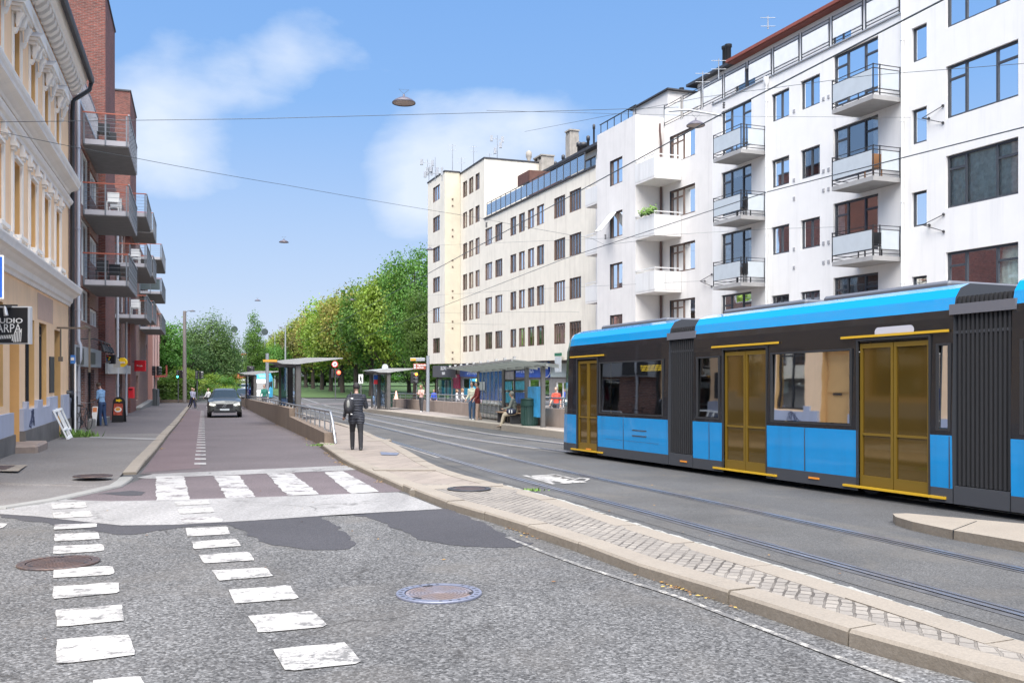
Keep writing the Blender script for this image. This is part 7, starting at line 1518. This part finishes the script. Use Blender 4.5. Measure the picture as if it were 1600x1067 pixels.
    for p in P_:
        if p[0] == 'e':
            r = p[2]; q0 = len(b.v); b.ball((0,0,0), tuple(r), n=14, k=9)
            M_ = (Matrix.Rotation(R(-pose['lean']), 3, 'X') if p[3] != 'skin' else Matrix((side_, fwd, hdir)).transposed())
            for i in range(q0, len(b.v)): b.v[i] = tuple(M_@Vector(b.v[i])+p[1])
        else:
            _, a, c, ra, rb, reg = p; b.ball(a, ra, n=12, k=8); b.ball(c, rb, n=12, k=8); b.cyl(a, c, ra, rb, 12, caps=True)
    tmp = bpy.data.objects.new('tmp', b.mesh('tmp', [])); COL.objects.link(tmp)
    m = tmp.modifiers.new('r', 'REMESH'); m.mode = 'VOXEL'; m.voxel_size = voxel*s; m.use_smooth_shade = True; m2 = tmp.modifiers.new('s', 'SMOOTH'); m2.iterations = 4; m2.factor = .5
    me = bpy.data.meshes.new_from_object(tmp.evaluated_get(bpy.context.evaluated_depsgraph_get())); bpy.data.objects.remove(tmp)
    def mm(nm, c, r=.8, **k): return mat('cloth_%s_%s' % (nm, '_'.join('%02d' % int(x*99) for x in c)), c, r, var=.12, vscale=14, bump=.3, bscale=40, **k)
    mats = [topm or mm('top', top), legm or mm('legs', legs), mm('shoe', shoe, .6), mat('skin_%02d_%02d' % (int(skin[0]*99), int(skin[1]*99)), skin, .6, var=.05)]; idx = {'top':0, 'legs':1, 'shoe':2, 'skin':3}
    for q in mats: me.materials.append(q)
    for f in me.polygons:
        c = f.center; best, bi = 1e9, 0
        for p in P_:
            if p[0] == 'e': d = (c-p[1]); v = Vector((d.x/p[2].x, d.y/p[2].y, d.z/p[2].z)); dd = (v.length-1)*min(p[2]); reg = p[3]
            else: dist, t = seg_d(c, p[1], p[2]); dd = dist-(p[3]+(p[4]-p[3])*t); reg = p[5]
            if dd < best: best, bi = dd, idx[reg]
        f.material_index = bi; f.use_smooth = True
    # fingers, eyes, brows, mouth joined into the same mesh
    fm = MB()
    for sg, wr, d2, pm in hands:
        acr = d2.cross(V((0,0,1)) if abs(d2.z) < .85 else V((0,1,0))).normalized()*1.0
        if acr.dot(V((0,1,0))) < 0 and abs(d2.z) >= .0: acr = -acr
        curl = acr.cross(d2)*-sg; curl = curl if curl.dot(V((-sg,0,0))) > 0 else -curl
        for k, (o_, l_) in enumerate(((.024,.070),(.009,.078),(-.007,.073),(-.021,.056))):
            a = pm+acr*o_*s+d2*.012*s; c1_ = a+d2*l_*.5*s+curl*.008*s; c2_ = c1_+(d2*.8+curl*.7).normalized()*l_*.32*s; c3 = c2_+(d2*.3+curl).normalized()*l_*.25*s; fm.tube([a-d2*.02*s, a, c1_, c2_, c3], [.0095*s,.0095*s,.0088*s,.008*s,.006*s], 6, 3)
        a = wr+d2*.025*s+acr*.024*s; fm.tube([a, a+(acr+d2*.8).normalized()*.035*s, a+(acr*.5+d2*1.1).normalized()*.065*s+curl*.012*s], [.012*s,.0105*s,.008*s], 6, 3)
    for sg in (-1, 1):
        e = hc+side_*sg*.032*s+fwd*.083*s+hdir*.012*s; fm.ball(e, .0105*s, 2, 8, 6); b0_ = e+hdir*.02*s+fwd*.006*s; fm.cyl(b0_-side_*.016*s, b0_+side_*.016*s, .004*s, n=5, m=2)
    mo = hc+fwd*.090*s-hdir*.052*s; fm.cyl(mo-side_*.021*s, mo+side_*.021*s, .0055*s, n=6, m=1)
    tm = fm.mesh('t', mats); bm = bmesh.new(); bm.from_mesh(me); bm.from_mesh(tm)
    n0 = len(me.polygons); bm.faces.ensure_lookup_table()
    mats2 = [mat('lips', (.35,.13,.11), .5), mat('eye_dark', (.03,.02,.02), .3)]
    for q in mats2: me.materials.append(q)
    for i in range(n0, len(bm.faces)): f = bm.faces[i]; f.material_index = {3:3, 1:4, 2:5}.get(f.material_index, 3); f.smooth = True
    bm.to_mesh(me); bm.free(); me.name = 'body'; bo = bpy.data.objects.new('body', me); COL.objects.link(bo); bo.parent = o
    # hair
    hb = MB(); M_ = Matrix((side_, fwd, hdir)).transposed(); q0 = 0
    hb.ball((0,0,0), (.092*s,.110*s,.112*s), n=20, k=14)
    keep = []
    for i, v in enumerate(hb.v):
        v = Vector(v); 
        if v.y > 0: v.y *= .62
        v.z = max(v.z, -.012*s) if v.y > .03*s else (max(v.z, -.075*s) if not hair_len else v.z)
        v += v.normalized()*(.005*s*mnoise.noise(v*55))
        hb.v[i] = tuple(M_@v+hc+hdir*.018*s-fwd*.012*s)
    if hair_len: 
        for k in range(9):
            a = math.pi*(k/8)+math.pi; x_, y_ = math.cos(a)*.075*s, math.sin(a)*.085*s; st0 = hc+side_*x_+fwd*y_*.9+hdir*.0*s; hb.tube([st0+hdir*.03*s, st0-hdir*hair_len*.5*s, st0-hdir*hair_len*s], [.03*s,.032*s,.014*s], 7)
    if pose.get('bun'): hb.ball(hc-fwd*.11*s+hdir*.03*s, .045*s)
    hb.build('hair', mat('hair_%02d_%02d' % (int(hair[0]*99), int(hair[1]*99)), hair, .7, var=.3, vscale=30, bump=.5, bscale=60), o)
    if inner: 
        ib = MB(); 
        for k in range(2): pass
    o.location = (X, Y, z0); o.rotation_euler = (0, 0, R(-face)); ORG[o.name] = (0,0,0)
    return o, s, pose, up
def attach(o, fn):       # a carried thing modelled in the person's frame, kept as an object of its own
    pass
def local_T(o):
    M_ = Matrix.Translation(o.location)@o.rotation_euler.to_matrix().to_4x4(); return lambda x, y, z: tuple(M_@Vector((x, y, z)))
# puffer fabric with horizontal quilting
m, t, p, ob = pmat('quilted_navy'); sp = t.new('ShaderNodeSeparateXYZ'); t.link(ob, sp.inputs[0])
nz = t.noise(ob, 5, 2); zz_ = t.math('ADD', sp.outputs[2], t.math('MULTIPLY', nz, .05)); wv = t.math('ABSOLUTE', t.math('SINE', t.math('MULTIPLY', zz_, 78.0)))
t.link(t.ramp(wv, [(0.0, (.008,.009,.014)), (.35, (.020,.023,.034)), (1.0, (.036,.041,.058))]), p.inputs['Base Color']); p.inputs['Roughness'].default_value = .6; bp = t.new('ShaderNodeBump', i_Strength=1.0, i_Distance=.03); t.link(wv, bp.inputs['Height']); t.link(bp.outputs[0], p.inputs['Normal']); M_QUILT = m
# 1 the woman walking away
x, y = at(557,702.5,.115); z = gz(x,y)+.115
o, s, ps, up = person('person in a dark quilted jacket and black trousers walking away along the paved platform', x, y, z, -12, 1.70, (.03,.035,.05), (.015,.015,.018), (.02,.02,.02), (.015,.012,.012), (.40,.25,.19), dict(lt=20, rt=-12, lk=26, rk=6, ls=5, rs=25, le=20, re=75, la=14, ra=16, cross_r=.3, lean=2, head=14), coat=.030, long_=.30, voxel=.011, topm=M_QUILT, wide=1.03)
T = local_T(o); bg_ = thing('backpack', 'black backpack slung on the left shoulder of the person in the quilted jacket', 'bag', T(-.19,-.16,1.15)); b = MB(T)
b.ball((-.20,-.17,1.12), (.13,.11,.21), 0, 14, 10); b.ball((-.21,-.25,1.05), (.09,.06,.12), 0, 12, 8); b.build('pack', mat('pack_black', (.02,.02,.024), .7, var=.1), bg_)
b = MB(T); b.ball((-.215,-.262,1.14), (.045,.05,.13), 0, 10, 8); b.build('grey_pocket', mat('pack_grey', (.22,.22,.2), .7), bg_); b = MB(); b.tube([T(-.14,-.10,1.30), T(-.13,-.02,1.47), T(-.15,.12,1.42), T(-.17,.17,1.25), T(-.19,.1,1.0), T(-.2,-.08,.95)], .016, 5); b.build('strap', MATS['pack_black'], bg_)
b = MB(T); b.box(-.155,-.09,-.185,-.165,1.29,1.32); b.box(-.16,-.11,-.215,-.19,.90,.925); b.build('white_tag', M_WHITE, bg_)
# 2 the man in blue looking down
x, y = at(159.5,664.8,.12)
o, s, ps, up = person('man in light blue polo and jeans looking down at his hands beside the brick shops', x, y, gz(x,y)+.12, 285, 1.83, (.20,.34,.52), (.02,.045,.11), (.02,.025,.04), (.07,.045,.03), (.45,.26,.19), dict(lt=3, rt=-3, ls=10, rs=14, le=70, re=55, lean=7, head=30, la=6, ra=6, cross_l=.3), sleeve=.3, voxel=.012)
T = local_T(o); b = MB(T); b.ball((.12,.24,.98), (.10,.05,.07), 0, 10, 8); b.build('shoulder_bag', M_BLACK, None, 'small dark bag held by the man in the light blue polo', 'bag')
# 3 the couple by the glass shelter
x, y = at(738,655,.255)
person('young man in a cream top and jeans beside the one in maroon', x, y, gz(x,y)+.255, 200, 1.74, (.55,.54,.42), (.035,.07,.13), (.6,.6,.58), (.02,.015,.015), (.42,.26,.19), dict(rt=6, rk=12, le=20, re=60, turn=-30), voxel=.014)
x, y = at(746,656,.255)
person('young man in a maroon jacket and beige trousers close beside the one in cream', x, y, gz(x,y)+.255, 255, 1.74, (.13,.015,.015), (.34,.24,.19), (.05,.035,.03), (.015,.012,.01), (.42,.26,.19), dict(lt=5, le=40, re=35, rs=12), coat=.015, long_=.15, voxel=.014)
x, y = at(725,652,.255)
# 4 seated man on the bench
bx_, by_ = TS(8.0,.22,0)[:2]; o, s, ps, up = person('elderly man in grey jacket and beige trousers seated on the bench by the bin', bx_, by_, TS(8.0,.22,0)[2]-.0, 284, 1.76, (.16,.17,.15), (.42,.36,.27), (.14,.10,.07), (.22,.2,.18), (.42,.25,.18), dict(lt=78, rt=84, lk=62, rk=72, ls=25, rs=20, le=60, re=55, la=10, lean=8, head=6, cross_l=.3, cross_r=.3), seated=True, coat=.02, voxel=.013)
T = local_T(o); b = MB(T); b.ball((-.24,.08,.52), (.08,.21,.13), 0, 12, 9); bb_ = b.build('sports_bag', mat('bag_navy', (.015,.02,.05), .6), None, 'navy bag with pale stripes resting at the seated man\'s side', 'bag'); b = MB(T); b.box(-.326,-.318,.02,.06,.46,.58); b.box(-.326,-.318,.12,.16,.46,.58); b.build('stripe', M_WHITE, bb_)
# 5 woman in pink leaning by the mast
x, y = at(658.5,643,.255)
o, s, ps, up = person('woman in pale pink top and dark grey trousers holding a phone beside the mast', x, y, gz(x,y)+.255, 205, 1.66, (.62,.40,.36), (.05,.05,.055), (.7,.7,.7), (.22,.12,.05), (.50,.31,.23), dict(lt=10, lk=6, rt=-4, ls=20, le=110, re=100, rs=15, cross_l=.5, cross_r=.4, head=18), sleeve=.4, hair_len=.16, voxel=.014)
T = local_T(o); b = MB(T); b.ball((.22,.0,.88), (.06,.11,.09), 0, 10, 7); b.build('handbag', M_BLACK, None, 'small black handbag at the hip of the woman in pink', 'bag')
# 6 person behind the pushchair
x, y = at(592,636,.255)
person('person with fair hair in a beige top standing behind the pushchair', x, y, gz(x,y)+.255, 185, 1.70, (.42,.36,.30), (.12,.13,.16), (.3,.3,.3), (.35,.24,.12), (.5,.31,.23), dict(ls=30, rs=30, le=40, re=40, head=10), hair_len=.14, voxel=.016)
x1, y1 = at(593,637.5,.255); z1_ = gz(x1,y1)+.255; pc_ = thing('pushchair', 'black pushchair with white shopping bag hanging at its side', 'pushchair', (x1,y1-.5,z1_)); Y_ = y1-.4
b = MB(); b.ball((x1,Y_,z1_+.62), (.24,.3,.24), 0, 14, 9); b.ball((x1,Y_+.1,z1_+.92), (.25,.25,.16), 0, 14, 8); b.bbox(x1-.2,x1+.2,Y_-.3,Y_+.25,z1_+.22,z1_+.36,.03); b.build('seat', M_BLACK, pc_)
b = MB()
for sg in (-1, 1): b.tube([(x1+sg*.26,Y_-.38,z1_+.12),(x1+sg*.25,Y_,z1_+.55),(x1+sg*.24,Y_+.45,z1_+1.02)], .016, 6); b.tube([(x1+sg*.26,Y_+.4,z1_+.12),(x1+sg*.25,Y_,z1_+.55)], .016, 6)
b.tube([(x1-.24,Y_+.45,z1_+1.02),(x1+.24,Y_+.45,z1_+1.02)], .016, 6); b.build('frame', M_STEEL, pc_)
for sg in (-1, 1):
    for dy in (-.4, .4): b = MB(); b.cyl((x1+sg*.30,Y_+dy,z1_+.12),(x1+sg*.26,Y_+dy,z1_+.12),.12,n=14); b.build('wheel', M_RUBBER, pc_)
b = MB(); b.ball((x1-.42,Y_+.2,z1_+.66), (.15,.1,.24), 0, 12, 8); b.build('shopping_bag', M_WHITE, None, 'white carrier bag hanging left of the pushchair', 'bag')
b = MB(); cx, cy = at(619,620,1.0)[0]*0+px(619,61), 61; b.lathe([(.16,.0),(.16,.03),(.13,.03),(.03,.55),(.02,.56)], (cx,cy,gz(0,61)+1.0), 12); b.build('traffic_cone', mat('cone_white_red', (.7,.35,.28), .6, var=.5, vscale=5), None, 'little red and white cone standing on the pinkish wall near the bin', 'cone')
# passers-by beyond the wall
pave = lambda u, Y: (px(u,Y), Y, gz(0,Y)+.02)
for (u, Y, fc, H, tp, lg, hr, lb, kw) in (
    (678,76,190,1.60,(.04,.09,.5),(.03,.03,.06),(.12,.06,.03),'boy in a blue vest with white sleeves behind the far platform wall',{}),
    (714,66,100,1.62,(.68,.68,.68),(.2,.2,.22),(.25,.14,.07),'person in a white top, left of the pair beyond the railing',dict(hair_len=.12)),
    (722.5,65,95,1.68,(.66,.62,.56),(.15,.15,.17),(.3,.17,.08),'person in an off-white top, right of the pair beyond the railing',dict(hair_len=.2)),
    (733,58,80,1.66,(.03,.25,.32),(.04,.04,.06),(.03,.02,.02),'person in a teal jacket behind the young man in cream',{}),
    (748.5,60,270,1.64,(.06,.015,.03),(.06,.05,.06),(.02,.02,.02),'person in dark red close to the shelter pillar beyond the wall',{}),
    (751,58.5,260,1.66,(.55,.35,.48),(.06,.05,.08),(.02,.02,.02),'person in pale lilac partly hidden by the shelter pillar',{}),
    (869,46.5,200,1.74,(.62,.07,.04),(.04,.04,.05),(.2,.16,.13),'man in an orange-red shirt with a bicycle beyond the railing',dict(sleeve=.3))):
    x, y, z = pave(u, Y); person(lb, x, y, z, fc, H, tp, lg, (.1,.1,.1), hr, (.5,.31,.23), dict(lt=12, rt=-12, rk=12, ls=-12, rs=14, le=25, re=30), voxel=.017, **kw)
for (u, v, fc, H, tp, lg, hr, lb, kw) in (
    (300,638,120,1.75,(.22,.24,.33),(.025,.03,.08),(.3,.2,.12),'pedestrian in grey and navy crossing before the hedge',{}),
    (302.5,638.5,125,1.7,(.3,.3,.38),(.03,.03,.03),(.2,.1,.05),'pedestrian in grey with black trousers beside the navy one',{}),
    (339,637,160,1.7,(.6,.62,.55),(.05,.05,.05),(.35,.25,.12),'jogger in a pale top at the end of the hedge, left of the car',{}),
    (408.5-82.5,637,200,1.7,(.7,.7,.72),(.03,.03,.03),(.3,.2,.1),'walker in white and black just beyond the grey car roof',{}),
    (413,640,180,1.7,(.02,.16,.12),(.04,.04,.05),(.04,.03,.02),'person in dark green waiting between the two left platform shelters',{}),
    (389,637,180,1.7,(.06,.04,.16),(.04,.03,.06),(.04,.03,.02),'person in dark purple at the far left platform shelter',{})):
    if 'roof' in lb: u = 325.5
    x, y = at(u, v); 
    if 'platform' in lb: y = 62 if u > 400 else 84; x = px(u, y)
    person(lb, x, y, gz(x,y)+(.26 if 'platform' in lb else .02), fc, H, tp, lg, (.3,.3,.3), hr, (.5,.31,.23), dict(lt=20, rt=-16, rk=18, ls=-15, rs=18, le=30, re=30), voxel=.019, **kw)
# ================= trees, hedge and the far end of the street
def leafmat(name, c, c2):
    m, t, p, ob = pmat(name); oi = t.new('ShaderNodeObjectInfo'); geo = t.new('ShaderNodeNewGeometry')
    f = t.ramp(t.noise(ob, .55, 4, .6), [(.35, 0.0), (.65, 1.0)]); col = t.mix(f, c, c2)
    f2 = t.ramp(geo.outputs['Random Per Island'], [(0.0, .62), (1.0, 1.42)]); col = t.mix(1.0, col, f2, 'MULTIPLY')
    hs = t.new('ShaderNodeHueSaturation'); t.link(col, hs.inputs['Color']); t.link(t.math('ADD', .485, t.math('MULTIPLY', oi.outputs['Random'], .03)), hs.inputs['Hue']); t.link(t.math('ADD', .85, t.math('MULTIPLY', oi.outputs['Random'], .35)), hs.inputs['Value'])
    t.link(hs.outputs[0], p.inputs['Base Color']); p.inputs['Roughness'].default_value = .55
    tl = t.new('ShaderNodeBsdfTranslucent'); t.link(hs.outputs[0], tl.inputs[0]); mx = t.new('ShaderNodeMixShader', i_0=.45); out = t.n['Material Output']; t.link(p.outputs[0], mx.inputs[1]); t.link(tl.outputs[0], mx.inputs[2]); t.link(mx.outputs[0], out.inputs[0]); return m
LM = {'lime': leafmat('lime_leaves', (.17,.28,.03), (.25,.33,.045)), 'green': leafmat('green_leaves', (.075,.18,.028), (.13,.25,.035)), 'dark': leafmat('dark_leaves', (.045,.11,.028), (.075,.15,.035)), 'yellow': leafmat('yellowing_leaves', (.25,.29,.045), (.29,.25,.06)), 'birch': leafmat('birch_leaves', (.085,.165,.05), (.12,.21,.055)), 'rust': leafmat('rusty_leaves', (.17,.115,.035), (.11,.13,.03))}
M_BARK = mat('bark', (.055,.042,.032), .9, var=.3, vscale=5, bump=.5)
def crown(blobs, n, size, seed, droop=0.0):
    r = random.Random(seed); b = MB(); vol = [x[3]*x[4]*x[5] for x in blobs]; tot = sum(vol)
    for bl, v in zip(blobs, vol):
        cx, cy, cz, rx_, ry_, rz_ = bl; k = int(n*(v/tot)); tw = []
        for _ in range(max(6, k//26)):      # leaf sprays grouped on twigs near the blob's surface
            while True:
                d = Vector((r.gauss(0,1), r.gauss(0,1), r.gauss(0,1))).normalized(); q = r.random()**.33
                if q > .45 or r.random() < .3: break
            tw.append((Vector((d.x*rx_*q, d.y*ry_*q, d.z*rz_*q)), d))
        for i in range(k):
            c, d = r.choice(tw); s = size*r.uniform(.6,1.35); p = Vector((cx,cy,cz))+c+Vector((r.gauss(0,size*1.5), r.gauss(0,size*1.5), r.gauss(0,size*(1.0+droop*2.5))-abs(r.gauss(0,1))*size*droop*2.5))
            nrm = (d*.9+Vector((r.gauss(0,.6), r.gauss(0,.6), r.gauss(.35,.5)))).normalized(); a = nrm.orthogonal().normalized(); a.rotate(Matrix.Rotation(r.uniform(0,6.28), 3, nrm)); e = nrm.cross(a)
            b.add([p-a*s*.5, p+e*s*.32-nrm*s*.08, p+a*s*.5, p-e*s*.32-nrm*s*.08], [(0,1,2,3)])
    return b
def make_tree(name, label, cat, kind, H, Wd, n, size, seed, shape='round', trunk=True, group=None, base=.25):
    r = random.Random(seed); o = thing(name, label, cat, (0,0,0), group); ch = H*(1-base); cz = H*base+ch/2; bl = []
    if shape == 'round':
        bl.append((0,0,cz,Wd*.36,Wd*.36,ch*.42))
        for k in range(13):
            a = r.uniform(0,6.28); e = r.uniform(-.8,1); rr_ = math.cos(e*1.1)*Wd*.33*r.uniform(.8,1.15); q = Wd*r.uniform(.11,.20); bl.append((math.cos(a)*rr_, math.sin(a)*rr_, cz+e*ch*.40, q, q, q*r.uniform(.7,1.1)))
    elif shape == 'poplar':
        for k in range(9): t = k/8; w = Wd*.5*(.45+.9*math.sin(math.pi*min(1,(t*.85+.12))))*.75; bl.append((r.gauss(0,.1*Wd), r.gauss(0,.1*Wd), H*base*.6+ch*t*1.02, w, w, ch*.10))
    elif shape == 'weep':
        bl.append((0,0,cz+ch*.15,Wd*.30,Wd*.30,ch*.33))
        for k in range(16): a = r.uniform(0,6.28); rr_ = Wd*r.uniform(.2,.42); bl.append((math.cos(a)*rr_, math.sin(a)*rr_, cz-ch*.12+r.uniform(-.18,.30)*ch, Wd*.10, Wd*.10, ch*r.uniform(.16,.26)))
    elif shape == 'bush':
        for k in range(12): a = r.uniform(0,6.28); rr_ = Wd*r.uniform(0,.36); q = Wd*r.uniform(.12,.22); bl.append((math.cos(a)*rr_, math.sin(a)*rr_, H*r.uniform(.25,.75), q, q, q*.8))
    crown(bl, n, size, seed+1, 1.0 if shape == 'weep' else .15).build('crown', LM[kind], o, fixn=False)
    if trunk:
        b = MB(); tr_ = H*.016+.06; b.tube([(0,0,-.3),(0,0,.1),(.05,0,H*base),(0,.08,cz),(0,0,H*.85)], [tr_*1.4,tr_,tr_*.8,tr_*.5,.03], 9)
        for k in range(9):
            a = k*2.4; z = H*base*.8+ch*.06*k; b.tube([(0,0,z),(math.cos(a)*Wd*.16,math.sin(a)*Wd*.16,z+ch*.12),(math.cos(a)*Wd*.34,math.sin(a)*Wd*.34,z+ch*.30)], [tr_*.45,tr_*.28,.02], 6)
        b.build('trunk', M_BARK, o)
    return o
protos = {}
def tree_at(key, label, X, Y, H, W_, rz=0.0, group=None):
    if key not in protos:
        kind, shape, n, size, base, nm, cat, tk = SPEC[key]; protos[key] = [make_tree(nm, label, cat, kind, 10.0, 7.0 if shape != 'poplar' else 2.6, n, size, hash_(key), shape, tk, group, base), 7.0 if shape != 'poplar' else 2.6]; o = protos[key][0]
    else: o = copy_thing(protos[key][0], (0,0,0), 0, label, group)
    if group: o['group'] = group
    w0 = protos[key][1]; o.location = (X, Y, gz(X,Y)+.05); o.rotation_euler = (0,0,rz); o.scale = (W_/w0, W_/w0, H/10.0); return o
hash_ = lambda k: sum(ord(c)*(i+3) for i, c in enumerate(k))
SPEC = {'lime': ('lime','round',13000,.27,.22,'avenue_tree','tree',True), 'lime2': ('green','round',9500,.26,.20,'avenue_tree','tree',True), 'yel': ('yellow','round',12000,.27,.24,'avenue_tree','tree',True), 'near': ('green','round',16000,.20,.14,'chestnut_tree','tree',True), 'rust': ('rust','round',6500,.26,.25,'avenue_tree','tree',True),
        'birch': ('birch','weep',21000,.19,.12,'weeping_birch','tree',True), 'poplar': ('green','poplar',9000,.19,.08,'poplar_tree','tree',True), 'dark': ('dark','round',8000,.24,.12,'broadleaf_tree','tree',True), 'bush': ('green','bush',4200,.26,.05,'bush','bush',False), 'bushl': ('lime','bush',4200,.26,.05,'bush','bush',False), 'far': ('dark','round',3000,.42,.1,'distant_tree','tree',True)}
grp = 'trees of the park avenue'; rt = random.Random(12)
row = []; ordn = ['first','second','third','fourth','fifth','sixth','seventh','eighth','ninth','tenth','eleventh','twelfth','thirteenth','fourteenth']
tree_at('near', 'tallest deep green tree touching the cream tower', px(648,103), 103, 17.2, 8.6, .4, grp)
tree_at('near', 'deep green tree low in front of the cream tower edge', px(663,97), 99.5, 12.0, 6.0, 2.4, grp)
tree_at('lime', 'broad bright green tree left of the tallest one', px(607,118), 118, 16.6, 9.5, 1.3, grp)
kinds = ['lime2','yel','lime','lime','yel','rust','lime','yel','lime2','lime','yel','dark']
Zs = [127,138,150,163,177,192,208,225,244,264,286,310]; us = [580,556,535,517,503,489,478,468,459,451,443,436]; tops = [428,446,462,470,480,490,498,504,510,516,522,526]
for i, (k, Z, u, tp) in enumerate(zip(kinds, Zs, us, tops)):
    tree_at(k, '%s tree of the avenue front row counted from the broad bright green one leftwards' % ordn[i], px(u,Z), Z, (CV-tp)/F*Z+CH+G*90, 9.5+.02*Z, i*1.7, grp)
grp2 = 'dark trees behind the avenue row'
for i, (u, Z, H) in enumerate(((675,128,13),(630,140,13),(597,150,13),(570,165,13.5),(545,185,14),(520,205,14),(497,230,15),(475,260,15))):
    tree_at('dark' if i % 2 else 'lime2', '%s tree behind the avenue row counted from the cream tower leftwards' % ordn[i], px(u,Z), Z+8, H, 12, i*2.1, grp2)
# left side: birches, broadleaf, poplar, hedge
tree_at('birch', 'big weeping birch left of the street end', px(330,132), 132, 11.6, 10.5, .3)
tree_at('birch', 'smaller weeping birch behind the dark lamp post', px(302,140), 140, 8.5, 7.5, 2.0)
tree_at('dark', 'dark rounded tree between lamp post and the big birch', px(298,118), 118, 7.4, 6.5, 1.0)
tree_at('lime2', 'feathery tree behind the corner signals', px(258,112), 112, 9.6, 7.2, .8)
tree_at('lime', 'bright tree beside the rose house', px(243,122), 122, 9.8, 6, 2.8)
tree_at('poplar', 'tall slim poplar in the middle distance', px(399,150), 150, 12.4, 3.2, .3)
tree_at('poplar', 'shorter poplar to the left of the tall slim one', px(391,148), 148, 9.4, 2.6, 1.9)
tree_at('dark', 'dark tree at the foot of the poplars', px(352,160), 160, 8.0, 9.0, .3)
tree_at('lime2', 'green tree behind the far left platform shelter', px(432,190), 190, 9.5, 9, .3)
for i, (u, Z, H, W_, k, lb) in enumerate(((268,107,4.0,6.0,'bush','dark bush behind the green signal'),(283,106,4.6,5.5,'bushl','bright bush by the lamp post foot'),(296,107,4.2,5.0,'bushl','bright low bush right of the lamp post'),(312,112,3.4,6.0,'bush','bush below the dark signal head'),(332,118,3.8,6.0,'bushl','light bush under the big birch'),(347,122,3.4,5.5,'bush','dark bush at the birch\'s right foot'),(361,130,3.8,6,'bushl','small light bush near the street end'))):
    tree_at(k, lb, px(u,Z), Z, H, W_, i*1.3, 'bushes on the left corner')
for i, u in enumerate((478,505,532,560,590,622,655,690)): tree_at('bush', '%s stretch of dark undergrowth behind the park trunks, counted from the left' % ordn[i], px(u,230), 230, 6.5, 24, i*1.1, 'undergrowth at the back of the park')
hg = MB(); rh = random.Random(6)
for i in range(9500):
    t = rh.random(); X = px(246+58*t, 102.5); d = rh.choice((0,1,2)); y = 102.2 if d == 0 else 102.2+rh.random()*1.6; z = gz(0,102)+.2+rh.random()*2.0*(1 if d != 2 else 0)+(2.0+rh.gauss(0,.09) if d == 2 else 0); p_ = Vector((X, y+rh.gauss(0,.07), z))
    nrm = Vector((rh.gauss(0,.6), -1 if d == 0 else rh.gauss(0,.5), rh.gauss(.4,.5))).normalized(); a = nrm.orthogonal().normalized(); a.rotate(Matrix.Rotation(rh.uniform(0,6.28), 3, nrm)); e = nrm.cross(a); s = rh.uniform(.09,.19); hg.add([p_-a*s, p_+e*s*.7, p_+a*s, p_-e*s*.7], [(0,1,2,3)])
ho = thing('hedge', 'clipped green hedge along the cross street on the left corner', 'hedge', (px(275,102),102,gz(0,102))); hg.build('foliage', LM['green'], ho, fixn=False)
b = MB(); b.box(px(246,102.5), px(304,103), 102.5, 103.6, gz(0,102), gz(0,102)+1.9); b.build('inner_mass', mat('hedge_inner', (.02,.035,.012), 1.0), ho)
b = MB(); b.box(px(244,101), px(300,101), 101.0, 101.35, gz(0,101)-.1, gz(0,101)+.32); b.build('low_wall', mat('brown_low_wall', (.14,.11,.09), .9), None, 'low brown wall under the clipped hedge', 'wall')
# white tower block at the end of the street
Y = 420; tb_ = thing('distant_block', 'white high-rise far beyond the street end between birch and poplar', 'building', (px(377,Y),Y,gz(0,Y)))
b = MB(); z0, z1 = gz(0,Y), zv(556,Y); b.box(px(370,Y), px(384,Y), Y, Y+12, z0, z1); b.box(px(371,Y), px(383,Y), Y+1, Y+10, z1+.01, z1+1.2, 1); b.build('wall', [mat('far_white', (.6,.6,.6), .8), mat('far_red_roof', (.4,.1,.07), .8)], tb_)
b = MB()
for k in range(15):
    zz = z0+3+k*2.6
    if zz < z1-2:
        for j in range(4): x = px(371.2+j*3.1,Y); b.box(x, x+.45, Y-.04, Y-.01, zz, zz+1.2)
b.build('window', M_GREYF, tb_, kind='stuff')
for i, (u, Z, H, W_) in enumerate(((215,330,16,26),(250,330,15,24),(285,330,14,22),(318,340,15,22),(345,350,13,18),(366,480,11,14),(392,480,12,14),(410,360,12,16),(430,360,14,18),(690,300,15,26),(740,300,15,26),(800,280,15,26),(870,260,15,26))):
    tree_at('far', 'distant trees closing the horizon' if False else '%s far tree closing the horizon, counted from the left' % ((ordn)[i] if i < 14 else 'last'), px(u,Z), Z, H, W_, i*1.9, 'far trees on the horizon')
# red parasol and parked cars far down
b = MB(); Y = 150; x = px(370,Y); b.lathe([(.02,3.2),(1.9,2.4),(1.95,2.35),(.1,2.9)], (x,Y,gz(0,Y)), 12, cap=False); b.cyl((x,Y,gz(0,Y)),(x,Y,gz(0,Y)+3.1),.04); b.build('parasol', mat('parasol_red', (.5,.04,.05), .7), None, 'red parasol far down the street right of the grey car', 'parasol')
for i, (u, Y, c, lb) in enumerate(((383,140,(.6,.6,.6),'tiny white car far away at the street end'),(376,150,(.05,.05,.07),'tiny dark car far away left of the tiny white one'))): car('car', lb, px(u,Y), Y, mat('far_car_%d' % i, c, .35, coat=.5), hd)
